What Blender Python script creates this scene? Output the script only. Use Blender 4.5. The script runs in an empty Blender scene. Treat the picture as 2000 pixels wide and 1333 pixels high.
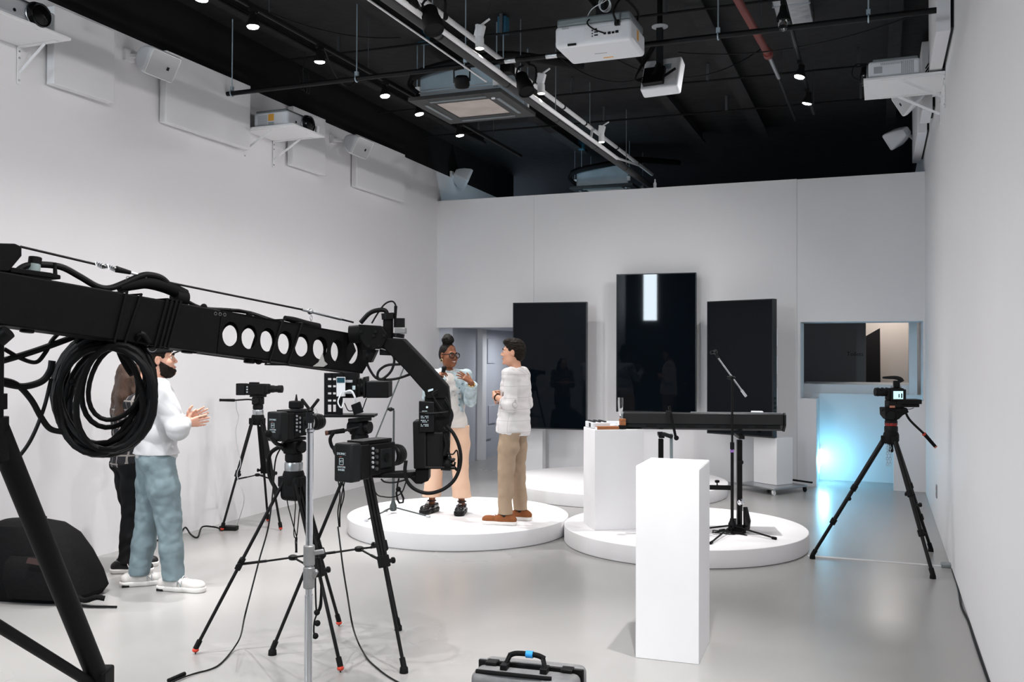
import bpy, bmesh, math, random
import numpy as np
from mathutils import Vector, Matrix, Euler
SC = bpy.context.scene
COL = SC.collection
PI = math.pi
R = math.radians

# ------------------------------------------------------------------ camera
CAM_F, CAM_YAW, CAM_PITCH, CAM_ROLL, CAM_H = 1837.2, .3721, .0140, .0038, 1.70
cam_d = bpy.data.cameras.new('camera')
cam = bpy.data.objects.new('camera', cam_d)
COL.objects.link(cam)
cam_d.sensor_width = 36.0
cam_d.lens = CAM_F / 2000 * 36.0
cam_d.clip_start = .05
cam_d.clip_end = 200
_fw = Vector((-math.sin(CAM_YAW) * math.cos(CAM_PITCH), math.cos(CAM_YAW) * math.cos(CAM_PITCH), math.sin(CAM_PITCH)))
_ri = Vector((math.cos(CAM_YAW), math.sin(CAM_YAW), 0))
_up = _ri.cross(_fw)
_c, _s = math.cos(CAM_ROLL), math.sin(CAM_ROLL)
CR = _c * _ri + _s * _up
CU = -_s * _ri + _c * _up
CF = _fw
cam.matrix_world = Matrix((
    (CR.x, CU.x, -CF.x, 0), (CR.y, CU.y, -CF.y, 0), (CR.z, CU.z, -CF.z, CAM_H), (0, 0, 0, 1)))
SC.camera = cam
CPOS = Vector((0, 0, CAM_H))

# ------------------------------------------------------------------ world, exposure
W = bpy.data.worlds.new('world')
SC.world = W
W.use_nodes = True
W.node_tree.nodes['Background'].inputs[0].default_value = (.62, .78, 1, 1)
W.node_tree.nodes['Background'].inputs[1].default_value = .6
SC.view_settings.view_transform = 'Standard'
SC.view_settings.look = 'None'
SC.view_settings.gamma = 1
SC.view_settings.use_curve_mapping = False
SC.view_settings.exposure = 0.28
SPOT_W, BEAM, SPILL = 125, 2.7, .97     # watts of one track lamp, split into beam and spill

# ------------------------------------------------------------------ surveying helpers (photo pixel -> place)
def ray(px, py):
    return CF * CAM_F + CR * (px - 1000) + CU * (666.5 - py)
def onZ(px, py, z=0.):
    v = ray(px, py); return CPOS + v * ((z - CAM_H) / v.z)
def onX(px, py, x):
    v = ray(px, py); return CPOS + v * (x / v.x)
def onY(px, py, y):
    v = ray(px, py); return CPOS + v * (y / v.y)
def onD(px, py, d):
    return CPOS + ray(px, py) * (d / CAM_F)

# ------------------------------------------------------------------ materials
def mat(name, col, rough=.5, metal=0., spec=.5, noise=0., nscale=8., bump=0., bscale=60., emit=0., ecol=None, trans=0., coat=0., ior=1.45, stretch=None, rvar=0.):
    m = bpy.data.materials.new(name)
    m.use_nodes = True
    nt = m.node_tree
    b = nt.nodes['Principled BSDF']
    c4 = (col[0], col[1], col[2], 1)
    b.inputs['Base Color'].default_value = c4
    b.inputs['Roughness'].default_value = rough
    b.inputs['Metallic'].default_value = metal
    b.inputs['Specular IOR Level'].default_value = spec
    b.inputs['IOR'].default_value = ior
    b.inputs['Transmission Weight'].default_value = trans
    b.inputs['Coat Weight'].default_value = coat
    b.inputs['Coat Roughness'].default_value = .12
    if emit:
        b.inputs['Emission Color'].default_value = (*(ecol or col), 1)
        b.inputs['Emission Strength'].default_value = emit
    if noise or bump or rvar:
        tc = nt.nodes.new('ShaderNodeTexCoord')
        vec = tc.outputs['Object']
        if stretch:
            mp = nt.nodes.new('ShaderNodeMapping')
            mp.inputs['Scale'].default_value = stretch
            nt.links.new(vec, mp.inputs['Vector']); vec = mp.outputs['Vector']
        if noise or rvar:
            n = nt.nodes.new('ShaderNodeTexNoise')
            n.inputs['Scale'].default_value = nscale
            n.inputs['Detail'].default_value = 5
            nt.links.new(vec, n.inputs['Vector'])
        if noise:
            r = nt.nodes.new('ShaderNodeValToRGB')
            r.color_ramp.elements[0].position = .2
            r.color_ramp.elements[1].position = .8
            r.color_ramp.elements[0].color = (*[max(0, x * (1 - noise)) for x in col], 1)
            r.color_ramp.elements[1].color = (*[min(1, x * (1 + noise)) for x in col], 1)
            nt.links.new(n.outputs['Fac'], r.inputs['Fac'])
            nt.links.new(r.outputs['Color'], b.inputs['Base Color'])
        if rvar:
            mr = nt.nodes.new('ShaderNodeMapRange')
            mr.inputs['To Min'].default_value = rough - rvar
            mr.inputs['To Max'].default_value = rough + rvar
            nt.links.new(n.outputs['Fac'], mr.inputs['Value'])
            nt.links.new(mr.outputs['Result'], b.inputs['Roughness'])
        if bump:
            n2 = nt.nodes.new('ShaderNodeTexNoise')
            n2.inputs['Scale'].default_value = bscale
            n2.inputs['Detail'].default_value = 3
            nt.links.new(vec, n2.inputs['Vector'])
            bp = nt.nodes.new('ShaderNodeBump')
            bp.inputs['Strength'].default_value = bump
            bp.inputs['Distance'].default_value = .01
            nt.links.new(n2.outputs['Fac'], bp.inputs['Height'])
            nt.links.new(bp.outputs['Normal'], b.inputs['Normal'])
    return m
M = {}
M['wall'] = mat('white wall paint', (.80, .795, .81), .6, spec=.3, noise=.015, nscale=1.5, bump=.04, bscale=120)
M['panelw'] = mat('white panel paint', (.79, .79, .81), .65, spec=.3, noise=.01, nscale=3)
M['ceil'] = mat('black ceiling paint', (.018, .018, .019), .75, spec=.25, noise=.35, nscale=6, bump=.5, bscale=14)
M['blackwall'] = mat('black wall paint', (.012, .012, .013), .8, spec=.2)
M['floor'] = mat('grey epoxy floor', (.30, .296, .29), .26, spec=.45, noise=.03, nscale=.5, rvar=.05)
M['farfloor'] = mat('grey concrete', (.30, .30, .31), .4, noise=.06, nscale=2)
M['plat'] = mat('matt white platform paint', (.84, .83, .84), .55, spec=.25, noise=.012, nscale=2.5)
M['ped'] = mat('white plinth paint', (.83, .825, .84), .6, spec=.25, noise=.01, nscale=4)
M['black'] = mat('black metal', (.005, .005, .0055), .45, spec=.22)
M['blackgloss'] = mat('glossy black', (.005, .005, .0055), .18, spec=.4)
M['blackmat'] = mat('matt black plastic', (.006, .006, .0065), .62, spec=.16, bump=.1, bscale=300)
M['jib'] = mat('black crinkle paint', (.005, .005, .0052), .55, spec=.12, noise=.2, nscale=20, bump=.08, bscale=400)
M['rubber'] = mat('black rubber', (.005, .005, .0055), .7, spec=.15)
M['cable'] = mat('black cable jacket', (.005, .005, .0055), .5, spec=.2)
M['chrome'] = mat('chrome', (.72, .74, .77), .14, metal=1)
M['steel'] = mat('brushed steel', (.5, .52, .54), .34, metal=1)
M['galv'] = mat('galvanised steel', (.45, .55, .62), .38, metal=.6, noise=.12, nscale=5)
M['darksteel'] = mat('dark steel', (.12, .125, .13), .4, metal=.8)
M['alu'] = mat('grey cast aluminium', (.30, .30, .30), .45, metal=.6, noise=.15, nscale=30)
M['greymetal'] = mat('grey painted metal', (.22, .25, .26), .45, metal=.3)
M['whiteplastic'] = mat('white plastic', (.80, .82, .85), .42, spec=.4)
M['whitemetal'] = mat('white enamelled metal', (.82, .82, .83), .4, spec=.4)
M['standgrey'] = mat('dark grey enamel', (.05, .06, .062), .45, metal=.2)
M['greyplastic'] = mat('grey plastic', (.40, .42, .44), .5)
M['darkgrey'] = mat('dark grey plastic', (.011, .012, .0125), .5, spec=.2)
M['red'] = mat('red rubber', (.55, .045, .02), .5)
M['redpipe'] = mat('red sprinkler pipe paint', (.17, .03, .022), .5, noise=.15, nscale=6)
M['orange'] = mat('orange label', (.85, .42, .06), .5)
M['screen'] = mat('black screen glass', (.0022, .004, .0065), .025, spec=.15)
M['bulb'] = mat('lit lamp face', (1, .98, .95), .4, emit=28, ecol=(1, .97, .94))
M['bulbdim'] = mat('lit small lamp face', (1, .96, .88), .4, emit=9, ecol=(1, .95, .86))
M['print'] = mat('white print', (.55, .66, .70), .6)
M['printred'] = mat('red print', (.45, .07, .05), .6)
M['printdark'] = mat('black print', (.01, .01, .011), .7)
M['lens'] = mat('lens glass', (.01, .012, .02), .04, spec=.7)

# ------------------------------------------------------------------ mesh helpers
def frame_from(d):
    d = Vector(d).normalized()
    a = Vector((0, 0, 1)) if abs(d.z) < .95 else Vector((1, 0, 0))
    x = a.cross(d).normalized()
    return x, d.cross(x).normalized(), d
class MB:
    """collects shapes for ONE mesh object"""
    def __init__(s): s.v = []; s.f = []
    def add(s, vs, fs):
        o = len(s.v); s.v += [Vector(v) for v in vs]; s.f += [tuple(i + o for i in f) for f in fs]; return s
    def box(s, c, size, rot=None):
        hx, hy, hz = size[0] / 2, size[1] / 2, size[2] / 2
        m = rot if isinstance(rot, Matrix) else (Euler(rot).to_matrix() if rot else Matrix.Identity(3))
        c = Vector(c)
        vs = [c + m @ Vector((x * hx, y * hy, z * hz)) for z in (-1, 1) for y in (-1, 1) for x in (-1, 1)]
        return s.add(vs, [(0, 2, 3, 1), (4, 5, 7, 6), (0, 1, 5, 4), (2, 6, 7, 3), (0, 4, 6, 2), (1, 3, 7, 5)])
    def bar(s, p0, p1, w, h=None, up=(0, 0, 1)):
        p0, p1 = Vector(p0), Vector(p1); d = (p1 - p0); L = d.length; d.normalize()
        u = Vector(up); x = d.cross(u)
        if x.length < 1e-4: x = d.cross(Vector((1, 0, 0)))
        x.normalize(); u = x.cross(d)
        m = Matrix((x, d, u)).transposed()
        return s.box((p0 + p1) / 2, (w, L, h if h else w), m)
    def cyl(s, p0, p1, r0, r1=None, n=14, cap=True):
        p0, p1 = Vector(p0), Vector(p1)
        if r1 is None: r1 = r0
        x, y, d = frame_from(p1 - p0)
        vs = []
        for p, r in ((p0, r0), (p1, r1)):
            vs += [p + (x * math.cos(2 * PI * i / n) + y * math.sin(2 * PI * i / n)) * r for i in range(n)]
        fs = [(i, (i + 1) % n, n + (i + 1) % n, n + i) for i in range(n)]
        if cap: fs += [tuple(range(n - 1, -1, -1)), tuple(range(n, 2 * n))]
        return s.add(vs, fs)
    def lathe(s, prof, n=24, o=(0, 0, 0), axis=(0, 0, 1), cap=True):
        o = Vector(o); x, y, d = frame_from(axis)
        vs = []
        for r, h in prof:
            vs += [o + d * h + (x * math.cos(2 * PI * i / n) + y * math.sin(2 * PI * i / n)) * r for i in range(n)]
        fs = []
        for k in range(len(prof) - 1):
            fs += [(k * n + i, k * n + (i + 1) % n, (k + 1) * n + (i + 1) % n, (k + 1) * n + i) for i in range(n)]
        if cap:
            fs += [tuple(range(n - 1, -1, -1)), tuple(range((len(prof) - 1) * n, len(prof) * n))]
        return s.add(vs, fs)
    def tube(s, pts, r, n=8, closed=False, smooth=0):
        pts = [Vector(p) for p in pts]
        if smooth: pts = spline(pts, smooth, closed)
        m = len(pts); rr = r if isinstance(r, (list, tuple)) else [r] * m
        if len(rr) != m: rr = [rr[0] + (rr[-1] - rr[0]) * i / (m - 1) for i in range(m)]
        t = []
        for i in range(m):
            a = pts[(i - 1) % m] if closed or i > 0 else pts[i]
            b = pts[(i + 1) % m] if closed or i < m - 1 else pts[i]
            d = b - a
            t.append(d.normalized() if d.length > 1e-9 else Vector((0, 0, 1)))
        x, y, _ = frame_from(t[0])
        vs = []
        for i in range(m):
            x = (x - t[i] * x.dot(t[i]))
            x = x.normalized() if x.length > 1e-6 else frame_from(t[i])[0]
            y = t[i].cross(x)
            vs += [pts[i] + (x * math.cos(2 * PI * k / n) + y * math.sin(2 * PI * k / n)) * rr[i] for k in range(n)]
        fs = []
        for i in range(m if closed else m - 1):
            j = (i + 1) % m
            fs += [(i * n + k, i * n + (k + 1) % n, j * n + (k + 1) % n, j * n + k) for k in range(n)]
        if not closed:
            fs += [tuple(range(n - 1, -1, -1)), tuple(range((m - 1) * n, m * n))]
        return s.add(vs, fs)
    def prism(s, poly, d):
        """polygon (3D points) extruded by vector d"""
        d = Vector(d); n = len(poly); p = [Vector(q) for q in poly]
        vs = p + [q + d for q in p]
        fs = [tuple(range(n - 1, -1, -1)), tuple(range(n, 2 * n))] + [(i, (i + 1) % n, n + (i + 1) % n, n + i) for i in range(n)]
        return s.add(vs, fs)
    def ball(s, c, r, n=16, m=10):
        c = Vector(c); r = Vector(r) if hasattr(r, '__len__') else Vector((r, r, r))
        vs = [c + Vector((0, 0, -r.z))]
        for j in range(1, m):
            a = -PI / 2 + PI * j / m
            vs += [c + Vector((r.x * math.cos(a) * math.cos(2 * PI * i / n), r.y * math.cos(a) * math.sin(2 * PI * i / n), r.z * math.sin(a))) for i in range(n)]
        vs.append(c + Vector((0, 0, r.z)))
        fs = [(0, 1 + (i + 1) % n, 1 + i) for i in range(n)]
        for j in range(m - 2):
            fs += [(1 + j * n + i, 1 + j * n + (i + 1) % n, 1 + (j + 1) * n + (i + 1) % n, 1 + (j + 1) * n + i) for i in range(n)]
        t = len(vs) - 1; o = 1 + (m - 2) * n
        fs += [(o + i, o + (i + 1) % n, t) for i in range(n)]
        return s.add(vs, fs)
    def torus(s, c, ax, R0, r0, n=24, m=8):
        x, y, d = frame_from(ax); c = Vector(c)
        return s.tube([c + (x * math.cos(2 * PI * i / n) + y * math.sin(2 * PI * i / n)) * R0 for i in range(n)], r0, m, closed=True)
    def build(s, name, m, parent=None, bev=0., world=False, seg=2):
        vs = s.v
        if parent is not None and world:
            inv = parent_matrix(parent).inverted()
            vs = [inv @ v for v in vs]
        return mesh_obj(name, vs, s.f, m, parent, bev, seg)
def spline(pts, k, closed=False):
    out = []; n = len(pts)
    for i in range(n if closed else n - 1):
        p1, p2 = pts[i], pts[(i + 1) % n]
        p0 = pts[(i - 1) % n] if closed or i > 0 else p1 * 2 - p2
        p3 = pts[(i + 2) % n] if closed or i < n - 2 else p2 * 2 - p1
        for j in range(k):
            t = j / k
            out.append(.5 * ((2 * p1) + (p2 - p0) * t + (2 * p0 - 5 * p1 + 4 * p2 - p3) * t * t + (3 * p1 - p0 - 3 * p2 + p3) * t ** 3))
    if not closed: out.append(pts[-1])
    return out
def parent_matrix(o):
    m = o.matrix_basis.copy()
    while o.parent is not None:
        o = o.parent; m = o.matrix_basis @ m
    return m
def mesh_obj(name, vs, fs, m, parent=None, bev=0., seg=2):
    me = bpy.data.meshes.new(name)
    me.from_pydata([tuple(v) for v in vs], [], fs)
    bm = bmesh.new(); bm.from_mesh(me)
    bmesh.ops.recalc_face_normals(bm, faces=bm.faces)
    bm.to_mesh(me); bm.free()
    me.materials.append(M[m] if isinstance(m, str) else m)
    me.polygons.foreach_set('use_smooth', [True] * len(me.polygons))
    me.set_sharp_from_angle(angle=R(35))
    o = bpy.data.objects.new(name, me)
    COL.objects.link(o)
    if parent is not None: o.parent = parent
    if bev:
        b = o.modifiers.new('bevel', 'BEVEL')
        b.width = bev; b.segments = seg; b.limit_method = 'ANGLE'; b.angle_limit = R(40)
        b.use_clamp_overlap = True
    return o
def tag(o, label, cat, group=None, kind=None):
    if label: o['label'] = label
    if cat: o['category'] = cat
    if group: o['group'] = group
    if kind: o['kind'] = kind
    return o
def thing(name, label, cat, loc=(0, 0, 0), rz=0., group=None):
    o = bpy.data.objects.new(name, None)
    COL.objects.link(o)
    o.empty_display_size = .1
    o.location = loc; o.rotation_euler = (0, 0, rz)
    return tag(o, label, cat, group)
def struct(o, label=None):
    o['kind'] = 'structure'
    if label: o['label'] = label
    return o
def children(o): return [c for c in bpy.data.objects if c.parent == o]
def copy_tree(o, parent=None):
    c = o.copy(); COL.objects.link(c); c.parent = parent
    for ch in children(o):
        if ch.type in ('MESH', 'EMPTY', 'LIGHT', 'FONT'): copy_tree(ch, c)
    return c
def text_mesh(name, s, size, m, parent, loc, xdir, ydir, extr=.0006, align='CENTER', sx=1.0):
    """flat lettering as a thin mesh lying on a surface spanned by xdir, ydir (parent space)"""
    cu = bpy.data.curves.new(name, 'FONT')
    cu.body = s; cu.size = size; cu.align_x = align; cu.align_y = 'CENTER'; cu.extrude = extr; cu.resolution_u = 2
    t = bpy.data.objects.new(name, cu)
    COL.objects.link(t)
    dg = bpy.context.evaluated_depsgraph_get()
    me = bpy.data.meshes.new_from_object(t.evaluated_get(dg))
    bpy.data.objects.remove(t)
    x = Vector(xdir).normalized(); y = Vector(ydir).normalized(); z = x.cross(y)
    mw = Matrix((x * sx, y, z)).transposed().to_4x4(); mw.translation = Vector(loc)
    me.transform(mw)
    me.materials.clear(); me.materials.append(M[m] if isinstance(m, str) else m)
    o = bpy.data.objects.new(name, me); COL.objects.link(o)
    if parent is not None: o.parent = parent
    return o
# ================================================================== THE ROOM
XR, YB, YF, ZC = .535, 12.8, -4.5, 5.0         # right wall, partition, wall behind the camera, ceiling
def XL(y): return -6.075 - (y - 6) * .0205     # the left wall runs very slightly outwards
def rect_prism(x0, x1, y0, y1, z0, z1): return MB().box(((x0 + x1) / 2, (y0 + y1) / 2, (z0 + z1) / 2), (x1 - x0, y1 - y0, z1 - z0))
struct(rect_prism(-7.2, 1.8, YF - .3, 20.2, -.2, 0).build('floor', 'floor'), 'glossy light grey poured floor of the studio')
struct(rect_prism(-7.2, 1.8, YF - .3, 20.2, ZC, ZC + .2).build('ceiling', 'ceil'), 'black painted industrial ceiling')
# left wall: white up to 4.46 m, black above
def wl(z0, z1, m, name, lab, off=0., y0=YF, y1=16.2):
    a, b = XL(y0), XL(y1)
    pl = [(a + off, y0, z0), (b + off, y1, z0), (b - .25, y1, z0), (a - .25, y0, z0)]
    return struct(MB().prism(pl, (0, 0, z1 - z0)).build(name, m), lab)
wl(0, 4.46, 'wall', 'wall_left', 'long white painted wall on the left')
wl(4.46, ZC, 'blackwall', 'wall_left_top', 'black strip of wall above the white left wall', off=-.02)
struct(rect_prism(XR, XR + .25, YF, 20, 0, 4.6).build('wall_right', 'wall'), 'white painted wall on the right')
struct(rect_prism(XR + .02, XR + .25, YF, 20, 4.6, ZC).build('wall_right_top', 'blackwall'), 'black strip of wall above the white right wall')
struct(rect_prism(-7, 1, 19.8, 20, 0, ZC).build('wall_end', 'blackwall'), 'dark end wall beyond the white partition')
# wall behind the camera with a tall daylight window
wr = MB()
WX0, WX1, WZ0, WZ1 = -5.33, -4.90, 2.79, 4.80
for a in ((-7, WX0, 0, ZC), (WX1, 1, 0, ZC), (WX0, WX1, 0, WZ0), (WX0, WX1, WZ1, ZC)):
    wr.box(((a[0] + a[1]) / 2, YF - .1, (a[2] + a[3]) / 2), (a[1] - a[0], .2, a[3] - a[2]))
M['rearwall'] = mat('dark grey rear wall paint', (.16, .17, .18), .7)
struct(wr.build('wall_front', 'rearwall'), 'dark wall behind the camera with one tall window')
M['daylight'] = mat('bright daylight pane', (.8, .9, 1), .5, emit=80, ecol=(.80, .92, 1))
struct(MB().box(((WX0 + WX1) / 2, YF - .12, (WZ0 + WZ1) / 2), (WX1 - WX0, .02, WZ1 - WZ0)).build('window_1', 'daylight'), 'tall narrow daylight window')

# ---- the white partition: three board panels with open seams, passage at left, opening at right
ZT = 4.01
ZS = 2.095           # soffit of the left passage
LX1 = -4.60          # right jamb of the left passage (hidden behind the screen)
OX0, OX1, OZ0, OZ1 = -.958, .513, 1.135, 2.135   # upper opening
DX0, DX1 = -.76, .168                            # lower opening
SEAM = (-4.66, -1.0)
TW = .16
part = bpy.data.objects.new('wall_back', None); COL.objects.link(part); part.location = (-2.8, YB, 0)
struct(part, 'white board partition across the back of the room')
g = .0012
def board(poly):
    o = Vector((-2.8, YB, 0)); MB().prism([Vector((x, YB, z)) - o for x, z in poly], (0, TW, 0)).build('board', 'wall', part)
board([(XL(YB) - .1, ZS), (SEAM[0] - g, ZS), (SEAM[0] - g, ZT), (XL(YB) - .1, ZT)])
board([(SEAM[0] + g, ZS), (LX1, ZS), (LX1, 0), (SEAM[1] - g, 0), (SEAM[1] - g, ZT), (SEAM[0] + g, ZT)])
board([(SEAM[1] + g, 0), (DX0, 0), (DX0, OZ0), (OX0, OZ0), (OX0, OZ1), (OX1, OZ1), (OX1, OZ0), (DX1, OZ0), (DX1, 0), (XR + .05, 0), (XR + .05, ZT - .006), (SEAM[1] + g, ZT - .006)])
sb = MB()
for x in SEAM: sb.box((x, YB + .09, (ZT + ZS) / 2), (.03, .1, ZT - ZS - .02))
struct(sb.build('trim_1', 'wall'), 'board behind the partition seams')
# ---- left passage beyond the partition
M['passage'] = mat('blue grey passage paint', (.52, .54, .60), .6, noise=.02, nscale=2)
pw = MB()
pw.box((-6.25, 14.6, 1.05), (.5, 3.4, 2.1))
struct(pw.build('wall_passage', 'passage'), 'grey side wall inside the left passage')
pc = MB(); pc.box((-5.98, 13.93, 1.05), (.14, .16, 2.1))
struct(pc.build('trim_2', 'panelw'), 'pale pilaster inside the left passage')
pe = MB(); pe.box((-4.6, 16.0, 1.05), (3.0, .2, 2.1))
struct(pe.build('wall_passage_end', 'passage'), 'grey end wall of the left passage')
struct(rect_prism(-6.3, -4.3, YB + .17, 16.2, 2.1, 2.2).build('ceiling_passage', 'passage'), 'low ceiling of the left passage')
for z0, z1, y0, y1, lab in ((1.55, 1.95, -.3, .0, 'highest of three flat grey plates on the passage side wall'), (.55, .85, -.25, .05, 'middle of three flat grey plates on the passage side wall'), (.3, .52, -.42, -.12, 'lowest of three flat grey plates on the passage side wall')):
    dr = thing('wall_plate', lab, 'wall plate', (-5.998, 14.55 + (y0 + y1) / 2, z0))
    MB().box((.008, 0, (z1 - z0) / 2), (.014, y1 - y0, z1 - z0)).build('cover', 'passage', dr, bev=.003)
    for s_ in (-1, 1): MB().cyl((.014, 0, (z1 - z0) / 2 + s_ * (z1 - z0) * .42), (.018, 0, (z1 - z0) / 2 + s_ * (z1 - z0) * .42), .006, n=8).build('screw', 'steel', dr)
# ---- blue-lit recess behind the right opening
M['recess'] = mat('pale recess paint', (.70, .74, .77), .55)
M['toilet'] = mat('anthracite wall paint', (.15, .158, .168), .6, noise=.03, nscale=5)
M['beige'] = mat('beige corridor paint', (.60, .55, .51), .6)
YR = 13.55
rc = MB()
rc.box((-.25, YR + .05, .59), (1.7, .10, 1.18))                 # low back panel
struct(rc.build('wall_recess', 'recess'), 'blue lit low panel at the back of the right recess')
rs = MB(); rs.box((OX0 - .05, 13.2, 1.63), (.1, .48, 1.0)); rs.box((.575, 13.3, 1.3), (.12, .7, 2.6)); rs.box((.42, 13.62, 1.3), (.1, .1, 2.6))
rs.box((-.81, 13.27, .567), (.1, .56, 1.13))
rs.box((-.25, 13.27, 2.24), (1.7, .62, .2))
struct(rs.build('wall_recess_sides', 'recess'), 'pale side cheeks of the right recess')
rl = MB(); rl.box((-.28, 14.3, 1.24), (1.5, 1.4, .125))
struct(rl.build('trim_3', 'recess'), 'deep grey ledge above the blue lit panel')
tw = MB(); tw.box((-1.19, 15.5, 1.5), (2.0, .12, 3.0))
twall = struct(tw.build('wall_toilet', 'toilet'), 'dark grey wall seen through the right opening')
text_mesh('lettering', 'Toilets', .088, 'printdark', twall, (-.345, 15.436, 1.72), (1, 0, 0), (0, 0, 1))
bw = MB(); bw.box((.17, 16.9, 1.5), (.9, .12, 3.0)); bw.box((.455, 16.2, 1.5), (.02, 1.3, 3.0))
struct(bw.build('wall_corridor', 'beige'), 'beige corridor wall seen through the right opening')
MB().prism([(-.25, 16.83, 0), (.03, 16.83, 0), (.015, 16.83, 2.16), (-.25, 16.83, 2.0)], (0, .02, 0)).build('door_1', 'blackwall')
struct(bpy.data.objects['door_1'], 'black doorway in the beige corridor wall')
struct(rect_prism(-2.2, .9, 13.6, 17.2, 3.0, 3.1).build('ceiling_corridor', 'beige'), 'corridor ceiling beyond the right opening')
# lights of those two side rooms; the passage lamp is an added fill
def area(name, loc, size, power, col, rot=(0, 0, 0), parent=None):
    d = bpy.data.lights.new(name, 'AREA'); d.energy = power; d.size = size[0]; d.shape = 'RECTANGLE'; d.size_y = size[1]; d.color = col
    o = bpy.data.objects.new(name, d); COL.objects.link(o); o.location = loc; o.rotation_euler = rot
    if parent: o.parent = parent
    return o
M['ledbar'] = mat('lit blue white tube', (.8, .95, 1), .4, emit=10, ecol=(.62, .88, 1))
lb = thing('led_tube', 'glowing white tube lamp leaning in the corner of the blue recess', 'lamp', (-.74, 13.40, 0))
a, b = Vector((-.045, -.06, .02)), Vector((.01, .05, .42))
MB().cyl(a, b, .014, n=12).build('tube', 'ledbar', lb)
for q0, q1 in ((a - (b - a) * .04, a), (b, b + (b - a) * .04)): MB().cyl(q0, q1, .017, n=12).build('end_cap', 'whiteplastic', lb)
pl = bpy.data.lights.new('tube_light', 'POINT'); pl.energy = 9; pl.color = (.20, .68, .98); pl.shadow_soft_size = .06
plo = bpy.data.objects.new('tube_light', pl); COL.objects.link(plo); plo.parent = lb; plo.location = (.06, -.2, .3)
cl = thing('corridor_lamp', 'round ceiling lamp of the beige corridor beyond the opening', 'lamp', (.1, 16.2, 2.98))
MB().lathe([(.13, 0), (.13, -.03), (.11, -.05)], 20).build('housing', 'whitemetal', cl)
MB().lathe([(.1, -.05), (.09, -.056)], 20).build('diffuser', 'bulbdim', cl)
area('corridor_light', (0, 0, -.07), (.2, .2), 13, (1, .93, .88), parent=cl)
pl2 = thing('passage_fill_lamp', 'unseen flat ceiling lamp added to brighten the left passage, hidden by its soffit', 'lamp', (-5.2, 14.4, 2.098))  # added lamp, no fitting visible, lifts the brightness of the passage
MB().lathe([(.12, 0), (.12, -.025), (.10, -.04)], 20).build('housing', 'whitemetal', pl2)
MB().lathe([(.09, -.04), (.08, -.045)], 20).build('diffuser', 'bulbdim', pl2)
area('passage_fill_light', (0, 0, -.055), (.18, .18), 14, (.92, .95, 1), parent=pl2)
# ================================================================== CEILING
def spotlight(name, parent, loc, aim, power, cone=88, blend=1.0, col=(1, .975, .965), soft=.03):
    d = bpy.data.lights.new(name, 'SPOT'); d.energy = power; d.spot_size = R(cone); d.spot_blend = blend; d.color = col; d.shadow_soft_size = soft
    o = bpy.data.objects.new(name, d); COL.objects.link(o); o.parent = parent; o.location = loc
    o.rotation_euler = Vector(aim).to_track_quat('-Z', 'Y').to_euler()
    return o
LX, RX, TZ = -4.64, -.69, 4.46       # the two lamp tracks and their height
def track(name, x, y0, y1, lab):
    t = thing(name, lab, 'lamp track', (x, y0, TZ))
    L = y1 - y0
    MB().box((0, L / 2, 0), (.036, L, .034)).build('rail', 'blackmat', t)
    MB().box((0, L / 2, -.0185), (.014, L, .004)).build('slot', 'darkgrey', t)
    for k in range(int(L / 1.6) + 1):
        if x > -1 and 6.9 < y0 + .3 + 1.6 * k < 9.8: continue
        MB().cyl((0, .3 + 1.6 * k, .016), (0, .3 + 1.6 * k, ZC - TZ - .002), .005, n=8).build('hanger_rod', 'darksteel', t)
    return t
track('lamp_track', LX, -3.5, 12.2, 'black lamp track with six lit lamps along the left of the ceiling')
track('lamp_track', RX, -3.5, 11.2, 'black lamp track with lit lamps on the right side of the ceiling')
def lamp(x, y, lab, aim=(0, 0, -1), power=SPOT_W, lit=True, grp=None, z=4.30):
    t = thing('track_lamp', lab, 'lamp', (x, y, z), group=grp)
    aim = Vector(aim).normalized()
    MB().box((0, 0, TZ - z - .03), (.034, .09, .028)).build('adapter', 'blackmat', t, bev=.003)
    MB().cyl((0, 0, TZ - z - .04), (0, 0, .09), .010, n=10).build('stem', 'black', t)
    up = -aim
    MB().lathe([(.022, .115), (.026, .10), (.030, .07), (.046, .035), (.052, .012), (.052, 0), (.047, .004)], 20, axis=up).build('housing', 'blackmat', t)
    if lit:
        MB().lathe([(.046, .003), (.042, -.007), (.025, -.013), (.008, -.015)], 20, axis=up).build('lamp_face', 'bulb', t)
        spotlight('beam_light', t, aim * .03, aim, power * BEAM, 40, .9)
        side = 1 if x < -2.5 else -1
        spotlight('spill_light', t, aim * .03, (.35 if side > 0 else -.75, aim.y * .5, -1), power * SPILL * (.72 if side > 0 else 1.08), 150, 1.0)
    else:
        MB().lathe([(.014, .03), (.03, 0), (.038, -.04), (.03, -.07), (.01, -.085)], 18, axis=up).build('lamp_face', 'glass', t)
    return t
def gmat(name, col=(1, 1, 1), rough=.02, ior=1.45):
    m = mat(name, col, rough, trans=1., ior=ior); return m
M['glass'] = gmat('clear glass')
nl = ['first', 'second', 'third', 'fourth', 'fifth', 'sixth']
for i, (y, ax, ay) in enumerate([(5.58, -.1, .05), (6.19, .05, 0), (7.15, -.05, .1), (8.34, .15, -.05), (9.10, .2, .05), (10.16, .12, .1)]):
    lamp(LX, y, '%s lit lamp from the near end of the left ceiling track' % nl[i], (ax, ay, -1))
for i, (y, ax, ay) in enumerate([(9.12, -.25, -.1), (10.11, -.25, .1)]):
    lamp(RX, y, ['nearer lit lamp of the pair on the right ceiling track', 'farther lit lamp of the pair on the right ceiling track'][i], (ax, ay, -1))
lamp(RX, 7.53, 'unlit clear bulb lamp on the right ceiling track', lit=False)
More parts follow.
